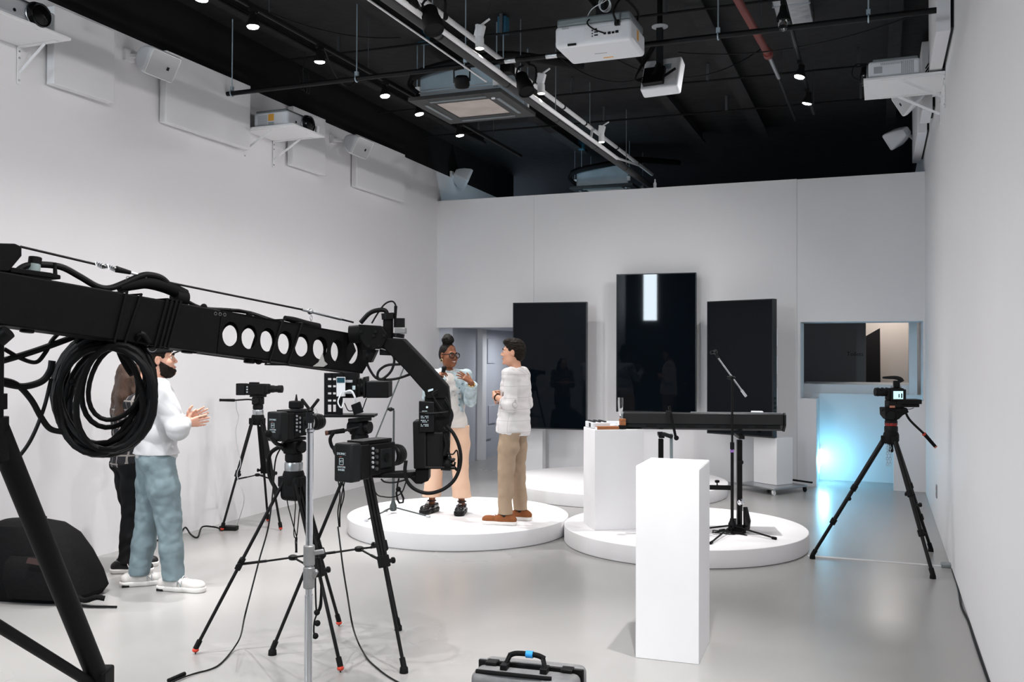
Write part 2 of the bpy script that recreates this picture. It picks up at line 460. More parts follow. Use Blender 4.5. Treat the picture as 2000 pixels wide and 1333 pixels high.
# the same tracks go on over and behind the camera
for i, (x, y, ax, ay) in enumerate([(RX, 4.9, -.12, .05), (RX, 3.4, -.2, .35), (LX, 4.3, .0, .1), (LX, 2.9, .12, .35), (LX, 1.2, .2, .5), (RX, 1.6, -.3, .5), (LX, -.6, .2, .5), (RX, -.4, -.3, .5)]):
    lamp(x, y, 'lit track lamp overhead, above the top edge of the view', (ax, ay, -1), grp='track lamps over the camera')

# ---- suspended cross pipe on threaded rods
PY, PZ = 7.6, 4.262
t = thing('ceiling_pipe', 'black suspended pipe running right across the ceiling', 'pipe', (-6.04, PY, PZ))
MB().cyl((-.02, 0, 0), (6.44, 0, 0), .0225, n=14).build('pipe', 'black', t)
MB().cyl((-.03, 0, 0), (.02, 0, 0), .0245, n=14).build('end_cap', 'greymetal', t)
for x in (-5.94, -4.53, -3.42, -1.2, -.072):
    lx = x + 6.04
    rb = MB().cyl((lx, 0, .04), (lx, 0, ZC - PZ - .002), .006, n=8).build('threaded_rod', 'galv', t)
    MB().torus((lx, 0, 0), (1, 0, 0), .03, .006, 16, 6).box((lx, 0, .045), (.03, .03, .04)).build('pipe_clamp', 'galv', t)
for x in (-3.0, -2.62): MB().cyl((x + 6.0, 0, 0), (x + 6.1, 0, 0), .0245, n=14).build('tape_band', 'steel', t)

# ---- twin white truss tubes with the dark service pipe
t = thing('ceiling_truss', 'pair of white tubes braced together, running away along the ceiling', 'truss', (-3.2, -3.0, 4.3))
def wtube(mb, p, q, r, n=12): return mb.cyl(Vector(p) - Vector((-3.2, -3., 4.3)), Vector(q) - Vector((-3.2, -3., 4.3)), r, n=n)
U0, U1 = Vector((-3.40, -2.9, 4.45)), Vector((-3.22, 14.1, 4.45))
L0, L1 = Vector((-3.22, -2.9, 4.2)), Vector((-3.10, 11.6, 4.2))
wtube(MB(), U0, U1, .024).build('tube', 'whitemetal', t)
wtube(MB(), L0, L1, .022).build('tube', 'whitemetal', t)
for y in (2.0, 5.2, 8.35, 11.0, 13.4):
    a = U0.lerp(U1, (y + 2.9) / 17.0); b = L0.lerp(L1, min(1, (y - .55 + 2.9) / 14.5))
    wtube(MB(), a, b, .016, 10).build('brace', 'whitemetal', t)
for k, y in enumerate((3.5, 5.6, 6.9, 8.9, 9.9, 10.7, 12.1, 13.2)):
    a = U0.lerp(U1, (y + 2.9) / 17.0) - Vector((-3.2, -3., 4.3))
    MB().cyl(a - Vector((0, .02, 0)), a + Vector((0, .02, 0)), .027, n=12).build('tape_band', 'black', t)
for y in (6.4, 8.6, 10.9):
    a = U0.lerp(U1, (y + 2.9) / 17.0) - Vector((-3.2, -3., 4.3))
    MB().cyl(a, (a.x, a.y, ZC - 4.3 - .002), .005, n=8).build('hanger_rod', 'greymetal', t)
t = thing('service_pipe', 'dark grey sleeved pipe running beside the white truss tubes', 'pipe', (-3.28, -3., 4.2))
MB().cyl((0, 0, 0), (.13, 16.9, 0), .043, n=16).build('pipe', M.setdefault('sleeve', mat('dark grey foam sleeve', (.05, .05, .052), .7, bump=.2, bscale=50)), t)
MB().cyl((-.055, 5.5, -.02), (-.045, 10.85, -.02), .008, n=8).build('conduit', 'whitemetal', t)
for k in range(9): MB().cyl((.13 * (4 + k * 1.4) / 16.9, 4 + k * 1.4, 0), (.13 * (4 + k * 1.4) / 16.9, 4.025 + k * 1.4, 0), .045, n=16).build('tape_band', 'black', t)
for k in range(4):
    y = 6.6 + k * 2.9
    MB().cyl((.13 * y / 16.9, y, .03), (.13 * y / 16.9, y, ZC - 4.2 - .002), .005, n=8).build('hanger_rod', 'greymetal', t)
# white spotlights clamped on the truss
for i, (px, py, pos) in enumerate([(937, 95, 'nearest'), (1057, 183, 'middle'), (1175, 278, 'farthest')]):
    p = onZ(px, py, 4.27)
    t = thing('clamp_spotlight', 'small lit white spotlight clamped to the truss, %s of three' % pos, 'lamp', p)
    MB().box((0, 0, .15), (.075, .05, .10), (0, .25, 0)).build('ballast_box', 'whitemetal', t, bev=.006)
    MB().prism([(-.03, -.028, .03), (-.03, -.028, .2), (-.012, -.028, .2), (-.012, -.028, .03)], (0, .004, 0)).build('bracket', 'whitemetal', t)
    MB().bar((.0, 0, .19), (.09, 0, .24), .016, .012).build('clamp_lever', 'whitemetal', t)
    MB().lathe([(.03, .10), (.036, .08), (.038, 0), (.033, .004)], 18).build('housing', 'whitemetal', t)
    MB().lathe([(.033, .003), (.028, -.004), (.01, -.007)], 18).build('lamp_face', 'bulbdim', t)
    spotlight('lamp_light', t, (0, 0, -.03), (-.05, .05, -1), SPOT_W * .4, 70)
# black theatre spotlights (off)
def black_spot(px, py, lab, aim, coil=False):
    p = onZ(px, py, 4.08)
    t = thing('theatre_spotlight', lab, 'spotlight', p)
    aim = Vector(aim).normalized()
    MB().lathe([(.045, .20), (.058, .18), (.06, .12), (.072, .08), (.078, .0), (.074, -.012), (.066, .0)], 22, axis=-aim).build('housing', 'blackmat', t)
    MB().lathe([(.066, .002), (.05, .008), (.02, .012), (.004, .012)], 22, axis=-aim).build('lens', 'greyplastic', t)
    MB().tube([(-.085, 0, .06), (-.09, 0, .2), (0, 0, .24), (.09, 0, .2), (.085, 0, .06)], .009, 8, smooth=4).build('yoke', 'black', t)
    MB().box((0, -.05, .26), (.05, .16, .06)).build('clamp', 'black', t, bev=.005)
    MB().box((-.12, -.16, .17), (.10, .12, .09)).build('driver_box', 'blackmat', t, bev=.006)
    if coil:
        mb = MB()
        for k in range(4): mb.torus((-.14 + .012 * k, -.1, .22 + .01 * (k % 2)), (1, .3, .2 * k), .075 + .004 * k, .005, 22, 6)
        mb.build('wire_coil', 'whiteplastic', t)
    return t
black_spot(847, 57, 'black spotlight with a coil of white wire at the near end of the truss', (.35, -.3, -1), True)
black_spot(1028, 178, 'black unlit spotlight below the middle of the truss by the air conditioner', (.45, -.35, -1))
# small black floodlight hanging from the cross pipe
p = onY(902, 160, PY)
t = thing('flood_light', 'small black floodlight hanging on a yoke from the cross pipe', 'spotlight', p)
MB().tube([(-.075, 0, .0), (-.078, 0, .11), (.0, 0, .12), (.078, 0, .11), (.075, 0, 0)], .008, 8).build('yoke', 'black', t)
MB().cyl((0, 0, .12), (0, 0, PZ - p.z), .016, n=10).build('hook', 'black', t)
MB().lathe([(.05, .05), (.066, .03), (.07, -.03), (.06, -.05)], 20, axis=(.2, -.5, 1)).build('housing', 'blackmat', t)

# ---- cassette air conditioners
def aircon(px, py, z, lab, w=1.02):
    c = onZ(px, py, z)
    t = thing('air_conditioner', lab, 'air conditioner', c)
    h = w / 2
    fr = MB()
    q = .30
    for s in (-1, 1):
        fr.box((s * (q + h) / 2, 0, .02), (h - q, w, .04)); fr.box((0, s * (q + h) / 2, .02), (2 * q, h - q, .04))
    fr.build('fascia', M.setdefault('acdark', mat('dark grey fascia', (.03, .03, .03), .5)), t, bev=.004)
    MB().box((0, 0, .022), (2 * q - .01, 2 * q - .01, .03)).build('filter_grille', M.setdefault('acfilter', mat('dusty beige filter', (.52, .46, .42), .8, noise=.25, nscale=4, bump=.3, bscale=90)), t)
    for s in (-1, 1):
        MB().box((s * .40, 0, -.004), (.035, .62, .008)).build('louvre', 'greymetal', t)
        MB().box((0, s * .40, -.004), (.62, .035, .008)).build('louvre', 'greymetal', t)
    MB().cyl((.36, -.33, -.012), (.36, -.33, 0), .02, n=12).build('indicator', 'whiteplastic', t)
    MB().box((0, 0, .19), (w * .82, w * .82, .29)).build('housing', 'galv', t, bev=.006)
    MB().box((0, -w * .412, .085), (w * .80, .012, .03)).box((0, -w * .412, .12), (w * .80, .010, .012)).build('rib', 'steel', t)
    for sx in (-1, 1):
        for sy in (-1, 1):
            MB().cyl((sx * .44, sy * .44, .1), (sx * .44, sy * .44, ZC - z - .002), .006, n=8).build('hanger_rod', 'galv', t)
            MB().box((sx * .43, sy * .43, .12), (.05, .05, .07)).build('hanger_bracket', 'whitemetal', t)
    MB().tube([(-.48, -.46, .26), (-.3, -.5, .30), (.1, -.46, .36), (.5, -.2, .45), (1.0, .6, .52)], .045, 10, smooth=6).build('insulated_pipe', 'blackmat', t)
    MB().tube([(-.48, -.46, .26), (-.52, -.44, .18), (-.42, -.45, .08)], .03, 10, smooth=6).build('drain_hose', 'blackmat', t)
    return t
c = aircon(925, 213, 4.28, 'ceiling air conditioner with a square beige filter grille, beside the truss')
aircon(1190, 376, 4.30, 'far ceiling air conditioner half hidden above the back partition')
# ---- red sprinkler pipe
t = thing('sprinkler_pipe', 'red sprinkler pipe with a bare steel end section on the ceiling', 'pipe', (-1.0, 4.0, 4.6))
a, b, e = onZ(1441, 0, 4.6), onZ(1500, 105, 4.6), onZ(1521, 152, 4.6)
o = Vector((-1.0, 4.0, 4.6))
MB().cyl(a + (a - b) * 1.5 - o, b - o, .034, n=14).build('pipe', 'redpipe', t)
MB().cyl(b - o, e - o, .020, n=12).build('end_section', 'steel', t)
MB().cyl(b - o - Vector((0, .04, 0)), b - o + Vector((0, .05, 0)), .046, n=14).build('coupling', 'redpipe', t)
MB().cyl(e - o, e - o + Vector((.015, 1.9, 0)), .018, n=10).build('branch_pipe', 'black', t)
for y in (6.0, 8.6, 10.5): MB().cyl((.02, y - 4., .03), (.02, y - 4, ZC - 4.6 - .002), .005, n=8).build('hanger_rod', 'darksteel', t)
# ---- foil covered duct at top right
t = thing('foil_duct', 'silver foil wrapped duct panel at the top right of the ceiling', 'duct', (-.74, 8.55, 4.88))
M['foil'] = mat('crinkled silver foil', (.62, .62, .63), .28, metal=1, bump=.9, bscale=9)
MB().box((0, -.1, .06), (.32, 2.0, .10)).build('duct', 'foil', t, bev=.01)
for y in (-.9, -.3, .3, .85): MB().box((0, y, .06), (.335, .03, .11)).build('strap', 'steel', t)
# ---- black conduits and beams along the ceiling
rnd = random.Random(4)
for i, (x, z, w, h, y0, y1, lab) in enumerate([
        (-5.55, 4.86, .10, .16, -3, 13, 'black ceiling beam nearest the left wall'),
        (-4.28, 4.84, .14, .12, -3, 14, 'black cable tray along the ceiling right of the left lamp track'),
        (-2.45, 4.84, .12, .14, -3, 14, 'black ceiling beam between the truss and the hanging projectors'),
        (-1.55, 4.86, .16, .12, -3, 14, 'black ceiling beam right of the hanging projectors'),
        (.15, 4.84, .12, .16, -3, 14, 'black ceiling beam nearest the right wall')]):
    t = thing('ceiling_beam', lab, 'beam', (x, y0, z))
    MB().box((0, (y1 - y0) / 2, 0), (w, y1 - y0, .016)).build('flange', 'ceil', t)
    MB().box((0, (y1 - y0) / 2, (ZC - z) / 2 + .004), (.02, y1 - y0, ZC - z - .01)).build('web', 'ceil', t)
    for s in (-1, 1): MB().cyl((s * w * .36, 0, .03), (s * w * .36, y1 - y0, .03), .012, n=8).build('conduit', 'blackmat', t)
for i, (y, lab) in enumerate([(6.3, 'nearest thin cross conduit under the black ceiling'), (8.35, 'second thin cross conduit under the black ceiling'), (10.6, 'third thin cross conduit under the black ceiling'), (12.0, 'farthest thin cross conduit under the black ceiling')]):
    t = thing('cross_conduit', lab, 'conduit', (-6, y, 4.80))
    MB().cyl((0, 0, 0), (6.2, .1, 0), .012, n=8).build('conduit', 'blackmat', t)
    for x in (.8, 2.6, 4.2, 5.8): MB().box((x, .015 * x, .1), (.03, .02, .19)).build('strap', 'darksteel', t)
# sagging wires
wires = [((-5.5, 9.2, 4.78), (-4.7, 7.3, 4.5), .18, 'wire drooping from the ceiling to the left lamp track'),
         ((-2.9, 8.6, 4.6), (-1.9, 9.1, 4.55), .22, 'wire looping between the truss and the far hanging projector'),
         ((-2.6, 8.9, 4.75), (-1.1, 9.6, 4.75), .30, 'long wire sagging below the ceiling behind the near projector'),
         ((-1.8, 9.0, 4.62), (.4, 8.4, 4.55), .14, 'wire sagging across to the right wall'),
         ((-1.2, 7.9, 4.7), (.3, 7.2, 4.8), .16, 'wire hanging near the red sprinkler pipe'),
         ((-3.6, 7.9, 4.6), (-2.6, 6.6, 4.8), .2, 'wire drooping beside the truss above the air conditioner'),
         ((-5.2, 6.6, 4.8), (-4.4, 8.2, 4.82), .12, 'wire above the second left track lamp')]
for a, b, sag, lab in wires:
    a, b = Vector(a), Vector(b)
    pts = [a.lerp(b, k / 14) - Vector((0, 0, sag * 4 * (k / 14) * (1 - k / 14))) for k in range(15)]
    tag(MB().tube(pts, .006, 6).build('ceiling_wire', 'cable'), 'black ' + lab, 'wire')
t = thing('coiled_wire', 'loose coil of thin wire hanging below the ceiling left of the cross pipe', 'wire', (-5.6, 8.3, 4.55))
mb = MB()
for k in range(4): mb.torus((.01 * k, .01 * k, 0), (1, .4 + .2 * k, .1 * k), .10 + .012 * k, .004, 22, 6)
mb.build('loops', 'darkgrey', t)
MB().tube([(0, 0, .1), (.02, .02, .25), (0, 0, ZC - 4.55)], .004, 6, smooth=4).build('lead', 'darkgrey', t)
for i, (px, py, lab) in enumerate([(828, 78, 'small blue junction box above the air conditioner'), (983, 58, 'small blue junction box right of the truss'), (1136, 288, 'small blue junction box near the back partition')]):
    p = onZ(px, py, 4.86)
    t = thing('junction_box', lab, 'junction box', p)
    MB().box((0, 0, .04), (.09, .09, .16)).build('box', M.setdefault('bluebox', mat('blue plastic', (.015, .10, .16), .5)), t, bev=.005)
    MB().cyl((0, 0, -.3), (0, 0, -.04), .006, n=8).build('rod', 'galv', t)
# ================================================================== WALL AND CEILING EQUIPMENT
# ---- projecting acoustic panels
for i, (y0, y1, ztop, lab) in enumerate([
        (5.48, 6.10, 4.40, 'first white acoustic panel high on the left wall, beside the nearest projector shelf'),
        (6.75, 7.97, 4.44, 'second and widest white acoustic panel on the left wall, behind the cross pipe end'),
        (8.78, 9.43, 4.44, 'third white acoustic panel on the left wall, below the middle projector shelf'),
        (10.2, 11.48, 4.44, 'fourth and farthest white acoustic panel on the left wall')]):
    t = thing('acoustic_panel', lab, 'wall panel', (XL((y0 + y1) / 2), (y0 + y1) / 2, 3.79))
    MB().box((.068, 0, (ztop - 3.79) / 2), (.075, y1 - y0, ztop - 3.79)).build('panel', 'panelw', t, bev=.004)
    MB().box((.014, 0, (ztop - 3.79) / 2), (.028, y1 - y0 - .08, ztop - 3.79 - .08)).build('batten', 'whitemetal', t)
for i, (y0, y1, z0, lab) in enumerate([
        (7.83, 9.0, 4.17, 'nearest white acoustic panel on the right wall, above the projector shelf'),
        (10.4, 11.0, 4.2, 'small white acoustic panel on the right wall behind the projector shelf'),
        (11.6, 13.4, 4.23, 'farthest white acoustic panel on the right wall, at the partition')]):
    t = thing('acoustic_panel', lab, 'wall panel', (XR, (y0 + y1) / 2, z0))
    MB().box((-.075, 0, .35), (.10, y1 - y0, .70)).build('panel', 'panelw', t, bev=.004)
    MB().box((-.013, 0, .35), (.024, y1 - y0 - .08, .62)).build('batten', 'darkgrey', t)
# ---- projectors
def vent_grid(t, o, u, v, nu, nv, du, dv, m='greyplastic', name='vent_slot', n=None):
    o, u, v = Vector(o), Vector(u), Vector(v); nn = u.cross(v).normalized()
    mb = MB()
    for i in range(nu):
        for j in range(nv):
            c = o + u * (i - (nu - 1) / 2) * du + v * (j - (nv - 1) / 2) * dv
            mb.prism([c - u * du * .34 - v * dv * .34, c + u * du * .34 - v * dv * .34, c + u * du * .34 + v * dv * .34, c - u * du * .34 + v * dv * .34], nn * .0015)
    ob = mb.build(name, m, t); ob['kind'] = 'stuff'
    return ob
def projector(lab, loc, rz, kind, tilt=None, w=.50, d=.42, h=.165):
    t = thing('projector', lab, 'projector', loc, rz)
    if tilt: t.rotation_euler = (tilt[0], tilt[1], rz)
    body = MB().box((0, 0, h * .42 + .012), (w, d, h * .84)).build('body', 'whiteplastic', t, bev=.022, seg=4)
    MB().box((0, .01, h * .9 + .012), (w - .03, d - .05, h * .17)).build('top_cover', 'greymetal', t, bev=.012, seg=3)
    for sx in (-1, 1):
        for sy in (-1, 1): MB().cyl((sx * w * .38, sy * d * .36, 0), (sx * w * .38, sy * d * .36, .014), .014, n=12).build('foot', 'blackmat', t)
    ln = MB().lathe([(.088, 0), (.09, .03), (.082, .055), (.07, .05), (.04, .062), (.005, .07)], 28, (.07, -d / 2 - .005, h * .45), (0, -1, 0)).build('lens', 'blackgloss', t)
    MB().torus((.07, -d / 2 - .012, h * .45), (0, 1, 0), .092, .006, 28, 8).build('lens_ring', 'steel', ln)
    MB().cyl((-.11, -d / 2 - .004, h * .35), (-.11, -d / 2 + .01, h * .35), .012, n=14).build('sensor', 'black', t)
    vent_grid(t, (.195, -d / 2 - .0012, h * .45), (1, 0, 0), (0, 0, 1), 4, 9, .016, .0115, name='front_vent')
    vent_grid(t, (-w / 2 - .0012, .10, h * .42), (0, 1, 0), (0, 0, 1), 12, 8, .010, .013, name='side_vent')
    MB().box((-w / 2 - .001, -.005, h * .55), (.002, .07, .07)).build('warning_label', 'orange', t)
    MB().box((-w / 2 - .001, -.005, h * .18), (.002, .07, .03)).build('rating_plate', 'greyplastic', t)
    vent_grid(t, (w / 2 + .0012, -.02, h * .72), (0, 1, 0), (0, 0, 1), 13, 2, .014, .010, name='side_vent')
    vent_grid(t, (w / 2 + .0012, .11, h * .46), (0, 1, 0), (0, 0, 1), 7, 12, .015, .009, name='fan_vent')
    MB().box((w / 2 + .001, -.13, h * .42), (.002, .07, .06)).build('key_panel', 'greyplastic', t, bev=.002)
    return t
def shelf(lab, x0, x1, y0, y1, z, side):
    """board between wall x0 and outer edge x1, two steel brackets"""
    t = thing('wall_shelf', lab, 'shelf', (x0, (y0 + y1) / 2, z))
    L = x1 - x0; w = y1 - y0
    MB().box((L / 2, 0, -.011), (abs(L), w, .022)).build('board', 'whitemetal', t, bev=.003)
    for s in (-1, 1):
        y = s * (w / 2 - .04)
        b = MB().box((L * .4, y, -.026), (abs(L) * .8, .03, .006)).box((side * .004, y, -.165), (.006, .03, .29)).bar((side * .012, y, -.22), (L * .55, y, -.028), .022, .006, (0, 1, 0))
        b.build('bracket', 'whitemetal', t)
        for z_ in (-.06, -.11, -.28): MB().cyl((side * .006, y, z_), (side * .012, y, z_), .008, n=10).build('screw', 'steel', t)
    return t
shelf('nearest white projector shelf on the left wall, cut by the picture edge', XL(5.0), -5.575, 4.66, 5.275, 4.035, 1)
projector('white projector with a big black lens on the nearest left wall shelf', (-5.83, 4.93, 4.035), R(90), 0)
shelf('white projector shelf halfway along the left wall', XL(8.3), -5.50, 8.0, 8.58, 4.025, 1)
projector('white projector with an orange label on the middle left wall shelf', (-5.80, 8.29, 4.025), R(90), 1)
shelf('white projector shelf on the right wall', XR, -.125, 8.84, 9.52, 4.15, -1)
projector('white projector with a round fan grille on the right wall shelf', (.125, 9.12, 4.15), R(-90), 2)
t = thing('power_box', 'white box with tangled black leads behind the projector on the right wall', 'power box', (.44, 9.24, 4.15))
MB().box((.03, 0, .15), (.10, .16, .30)).build('box', 'whiteplastic', t, bev=.012)
for k in range(4):
    MB().tube([(-.05, -.1 - .01 * k, .02 + .03 * k), (.01, -.13, .10 + .03 * k), (.05, -.11, .06), (.06, -.12, .25), (.02, -.1, .5)], .006, 6, smooth=5).build('lead', 'cable', t)
tag(MB().tube([(-.14, 9.0, 4.16), (-.22, 8.98, 4.22), (-.2, 9.0, 4.32), (-.1, 9.05, 4.34)], .005, 6, smooth=6).build('looped_lead', 'cable'), 'thin lead looping out in front of the right wall projector', 'cable')
p = onY(590, 252, 8.45)
t = thing('paper_cup', 'small white paper cup on the edge of the middle left shelf', 'cup', (-5.535, 8.49, 4.026))
MB().lathe([(.02, 0), (.028, .075), (.026, .075), (.018, .004)], 18).build('cup', 'whitemetal', t)
# ceiling-mounted projectors
def ceil_projector(lab, cx, cy, z, w, d, h, rz):
    t = thing('ceiling_projector', lab, 'projector', (cx, cy, z), rz)
    MB().box((0, 0, h / 2), (w, d, h)).build('body', 'whiteplastic', t, bev=.03, seg=4)
    MB().box((0, 0, h + .03), (w - .02, d - .03, .07)).build('top_cover', 'greymetal', t, bev=.02, seg=3)
    # rear face is -y: connector bay, ports, plugs
    MB().box((.065, -d / 2 + .004, h * .5), (w * .42, .012, h * .5)).build('connector_bay', 'greyplastic' if 0 else 'panelw', t, bev=.002)
    for k, (px, pz, r) in enumerate([(-.03, .11, .006), (-.03, .085, .005), (-.03, .065, .005), (-.002, .115, .009), (.07, .075, .010), (.105, .075, .012), (.135, .075, .010), (.165, .078, .012)]):
        MB().box((px + .03, -d / 2 - .002, pz - .005), (r * 2, .008, r * 1.6)).build('port', 'black', t, bev=.001)
    for k, pz in enumerate((.10, .075)): MB().box((.03, -d / 2 - .002, pz - .01), (.03, .006, .010)).build('port', 'darkgrey', t, bev=.001)
    MB().box((.20, -d / 2 - .014, h * .8), (.04, .03, .04)).build('power_plug', 'black', t, bev=.004)
    MB().box((-.165, -d / 2 - .002, .014), (.07, .012, .016)).build('receiver_window', 'black', t, bev=.002)
    MB().box((-.22, -d / 2 - .001, h * .86), (.055, .004, .010)).build('badge', 'greyplastic', t)
    MB().box((w / 2 + .001, -d * .05, h * .55), (.002, .05, .08)).build('warning_label', 'orange', t)
    MB().box((.03, d * .28, -.001), (.08, .018, .002)).build('caution_strip', 'orange', t)
    MB().box((0, d * .02, -.001), (.10, .010, .002)).build('model_strip', 'greyplastic', t)
    MB().tube([(.20, -d / 2 - .03, h * .8), (.19, -d / 2 - .08, h * 1.2), (.24, -d / 2 + .0, h * 1.9), (.30, 0, h * 1.7), (.28, .05, h * 1.2)], .009, 8, smooth=6).build('power_cable', 'cable', t)
    MB().tube([(.10, -d / 2 - .004, .07), (.02, -d / 2 - .05, .10), (-.03, -d / 2 - .04, .16), (-.02, -.1, .27)], .006, 8, smooth=6).build('signal_cable', 'cable', t)
    MB().tube([(-.08, -d / 2 + .04, h + .01), (-.02, -d / 2 + .05, h + .12), (.09, -d / 2 + .08, h + .19), (.14, 0, h + .35)], .004, 6, smooth=6).build('white_wire', 'whiteplastic', t)
    mb = MB()
    for k in range(3): mb.torus((.07, -d / 2 + .1, h + .16), (.4, 1, .3 * k), .045 + .006 * k, .003, 20, 6)
    mb.build('wire_coil', 'whiteplastic', t)
    MB().box((0, .02, h + .085), (.30, .26, .014)).build('mount_plate', 'black', t)
    MB().box((0, .02, (ZC - z + h + .09) / 2), (.07, .07, ZC - z - h - .094)).build('mount_pole', 'black', t)
    return t
ceil_projector('large white projector hanging from the ceiling, its socket side towards us', -2.06, 7.19, 4.10, .615, .455, .17, R(0))
# the second hanging projector, tipped so that its mount plate faces us
t = thing('ceiling_projector', 'farther white projector hanging tipped on a black pole behind the large one', 'projector', (-1.87, 8.62, 4.28))
tl = Euler((R(66), 0, R(-6))).to_matrix()
def lc(v): return tl @ Vector(v)
def tbox(c, s): return MB().box(lc(c), s, tl)
tbox((0, 0, 0), (.36, .34, .13)).build('body', 'whiteplastic', t, bev=.02, seg=3)
tbox((.02, .02, .066), (.26, .22, .006)).build('lid', 'panelw', t, bev=.004)
tbox((.06, .06, .07), (.07, .06, .006)).build('screen', 'galv', t, bev=.002)
tbox((-.05, -.05, .09), (.20, .18, .05)).build('mount_plate', 'black', t, bev=.006)
MB().bar(lc((-.05, -.05, .09)), Vector((-.015, -.06, .10)), .06).build('tilt_joint', 'black', t)
MB().bar(lc((.05, -.1, .12)), lc((.16, -.02, .12)), .02).build('adjust_lever', 'black', t)
MB().box((-.015, -.06, .26), (.055, .055, .36)).build('mount_pole', 'black', t)
MB().lathe([(.03, .44), (.075, .452), (.075, .46), (.03, .47)], 24, (-.015, -.06, 0)).build('ceiling_rose', 'greyplastic', t)
MB().cyl((-.015, -.06, .46), (-.015, -.06, ZC - 4.28 - .002), .025, n=14).build('upper_pole', 'black', t)
for k in range(3): MB().tube([lc((-.15, -.1 + .03 * k, .08)), lc((-.2, -.1, .16)), (-.1, -.1, .18 + .03 * k), (-.03, -.1, .3)], .007, 6, smooth=5).build('lead', 'cable', t)
# ---- wall loudspeakers
def speaker(lab, c, n, wdir, w=.34, h=.235, d=.24, m='whiteplastic', arm=None):
    n = Vector(n).normalized(); u = Vector(wdir).normalized(); u = (u - n * u.dot(n)).normalized(); v = n.cross(u)
    if v.z < 0: v = -v
    c = Vector(c)
    t = thing('wall_speaker', lab, 'loudspeaker', c)
    def ring(s, k, z): return [(-s * w / 2 * 1, z, 0)]
    mb = MB()
    rings = []
    def rr(sx, sy, off, rad=.022, q=4):
        pts = []
        for cx, cy, a0 in ((1, 1, 0), (-1, 1, 90), (-1, -1, 180), (1, -1, 270)):
            for k in range(q + 1):
                a = R(a0 + 90 * k / q)
                pts.append(u * (cx * (w / 2 * sx - rad) + rad * math.cos(a)) + v * (cy * (h / 2 * sy - rad) + rad * math.sin(a)) + n * off)
        return pts
    secs = [rr(.97, .97, 0), rr(1, 1, -.012), rr(1, 1, -.04), rr(.86, .80, -.13), rr(.62, .55, -.21), rr(.5, .4, -.24)]
    N = len(secs[0]); vs = [p for s_ in secs for p in s_]
    fs = [tuple(range(N)), tuple(range((len(secs) - 1) * N, len(secs) * N))[::-1]]
    for k in range(len(secs) - 1): fs += [(k * N + i, k * N + (i + 1) % N, (k + 1) * N + (i + 1) % N, (k + 1) * N + i) for i in range(N)]
    mb.add(vs, fs).build('cabinet', m, t)
    gv = rr(.92, .90, .004, .018)
    MB().prism(gv, -n * .006).build('grille', M.setdefault('grille', mat('pale grey speaker mesh', (.60, .61, .63), .7, bump=.5, bscale=400)), t)
    MB().tube(rr(.945, .93, .003, .02), .005, 6, closed=True).build('grille_rim', 'whitemetal', t)
    ctr = u * (.06) + v * (-.01) + n * .006
    MB().box(ctr, (.026, .004, .03), Matrix((u, n, v)).transposed()).build('badge', 'black', t)
    if arm is not None:
        MB().bar(-n * .22, Vector(arm) - c, .03).box(Vector(arm) - c, (.03, .10, .10)).build('wall_bracket', 'whitemetal', t)
    return t
nL = (.88, -.05, -.47)
speaker('white loudspeaker nearest on the left wall, tilted down under the black ceiling edge', (-5.78, 6.46, 4.19), nL, (0, 1, 0), arm=(XL(6.4) + .02, 6.36, 4.28))
speaker('white loudspeaker farther along the left wall, beyond the middle projector', (-5.80, 9.88, 4.18), nL, (0, 1, 0), arm=(XL(9.8) + .02, 9.75, 4.28))
speaker('white loudspeaker in the far left corner by the top of the partition', (-6.0, 13.45, 4.42), (.6, .35, -.3), (-.5, .8, -.4), arm=(XL(13.4) + .02, 13.3, 4.5))
speaker('white loudspeaker behind the right wall shelf, half hidden by it', (.22, 10.2, 4.26), (-.85, -.3, -.5), (0, 1, 0), arm=(XR - .02, 10.25, 4.35))
speaker('dim white loudspeaker at the far right corner above the partition', (.16, 13.3, 4.53), (-.75, .55, -.35), (.3, .8, .3), w=.30, arm=(XR - .02, 13.6, 4.5))
# pale service box beyond the partition on the far left
t = thing('service_duct', 'dim pale duct box in the dark behind the partition top', 'duct', (-5.2, 15.4, 3.4))
MB().box((-.5, .3, .55), (.5, .4, 1.1)).build('duct', 'passage', t, bev=.02)
MB().box((.1, .3, .48), (.7, .4, .9)).build('duct', 'passage', t, bev=.02)
MB().box((.75, .35, .42), (.5, .3, .85)).build('duct', 'passage', t, bev=.02)
t = thing('fill_uplighter', 'cool fill lamp added unseen behind the partition top to light the ceiling there', 'lamp', (-4.7, 13.35, 3.2))  # added unseen lamp, lights the far air conditioner and wall beyond the partition
MB().lathe([(.03, -.12), (.06, -.04), (.11, .02), (.10, .02), (.05, -.03)], 22).build('bowl', 'whitemetal', t)
MB().box((0, -.2, -.1), (.03, .40, .03)).build('bracket', 'whitemetal', t)
MB().lathe([(.06, .0), (.02, .012), (.002, .014)], 18).build('lamp_face', 'bulbdim', t)
area('fill_uplight', (0, 0, .03), (.15, .15), 9, (.55, .80, .95), (PI - .25, .15, 0), parent=t)
t = thing('ceiling_bottle', 'small white bottle standing on top of the partition', 'bottle', (-2.9, 12.88, ZT))
MB().lathe([(.022, 0), (.024, .07), (.010, .095), (.010, .13), (.004, .135)], 16).build('bottle', 'whiteplastic', t)

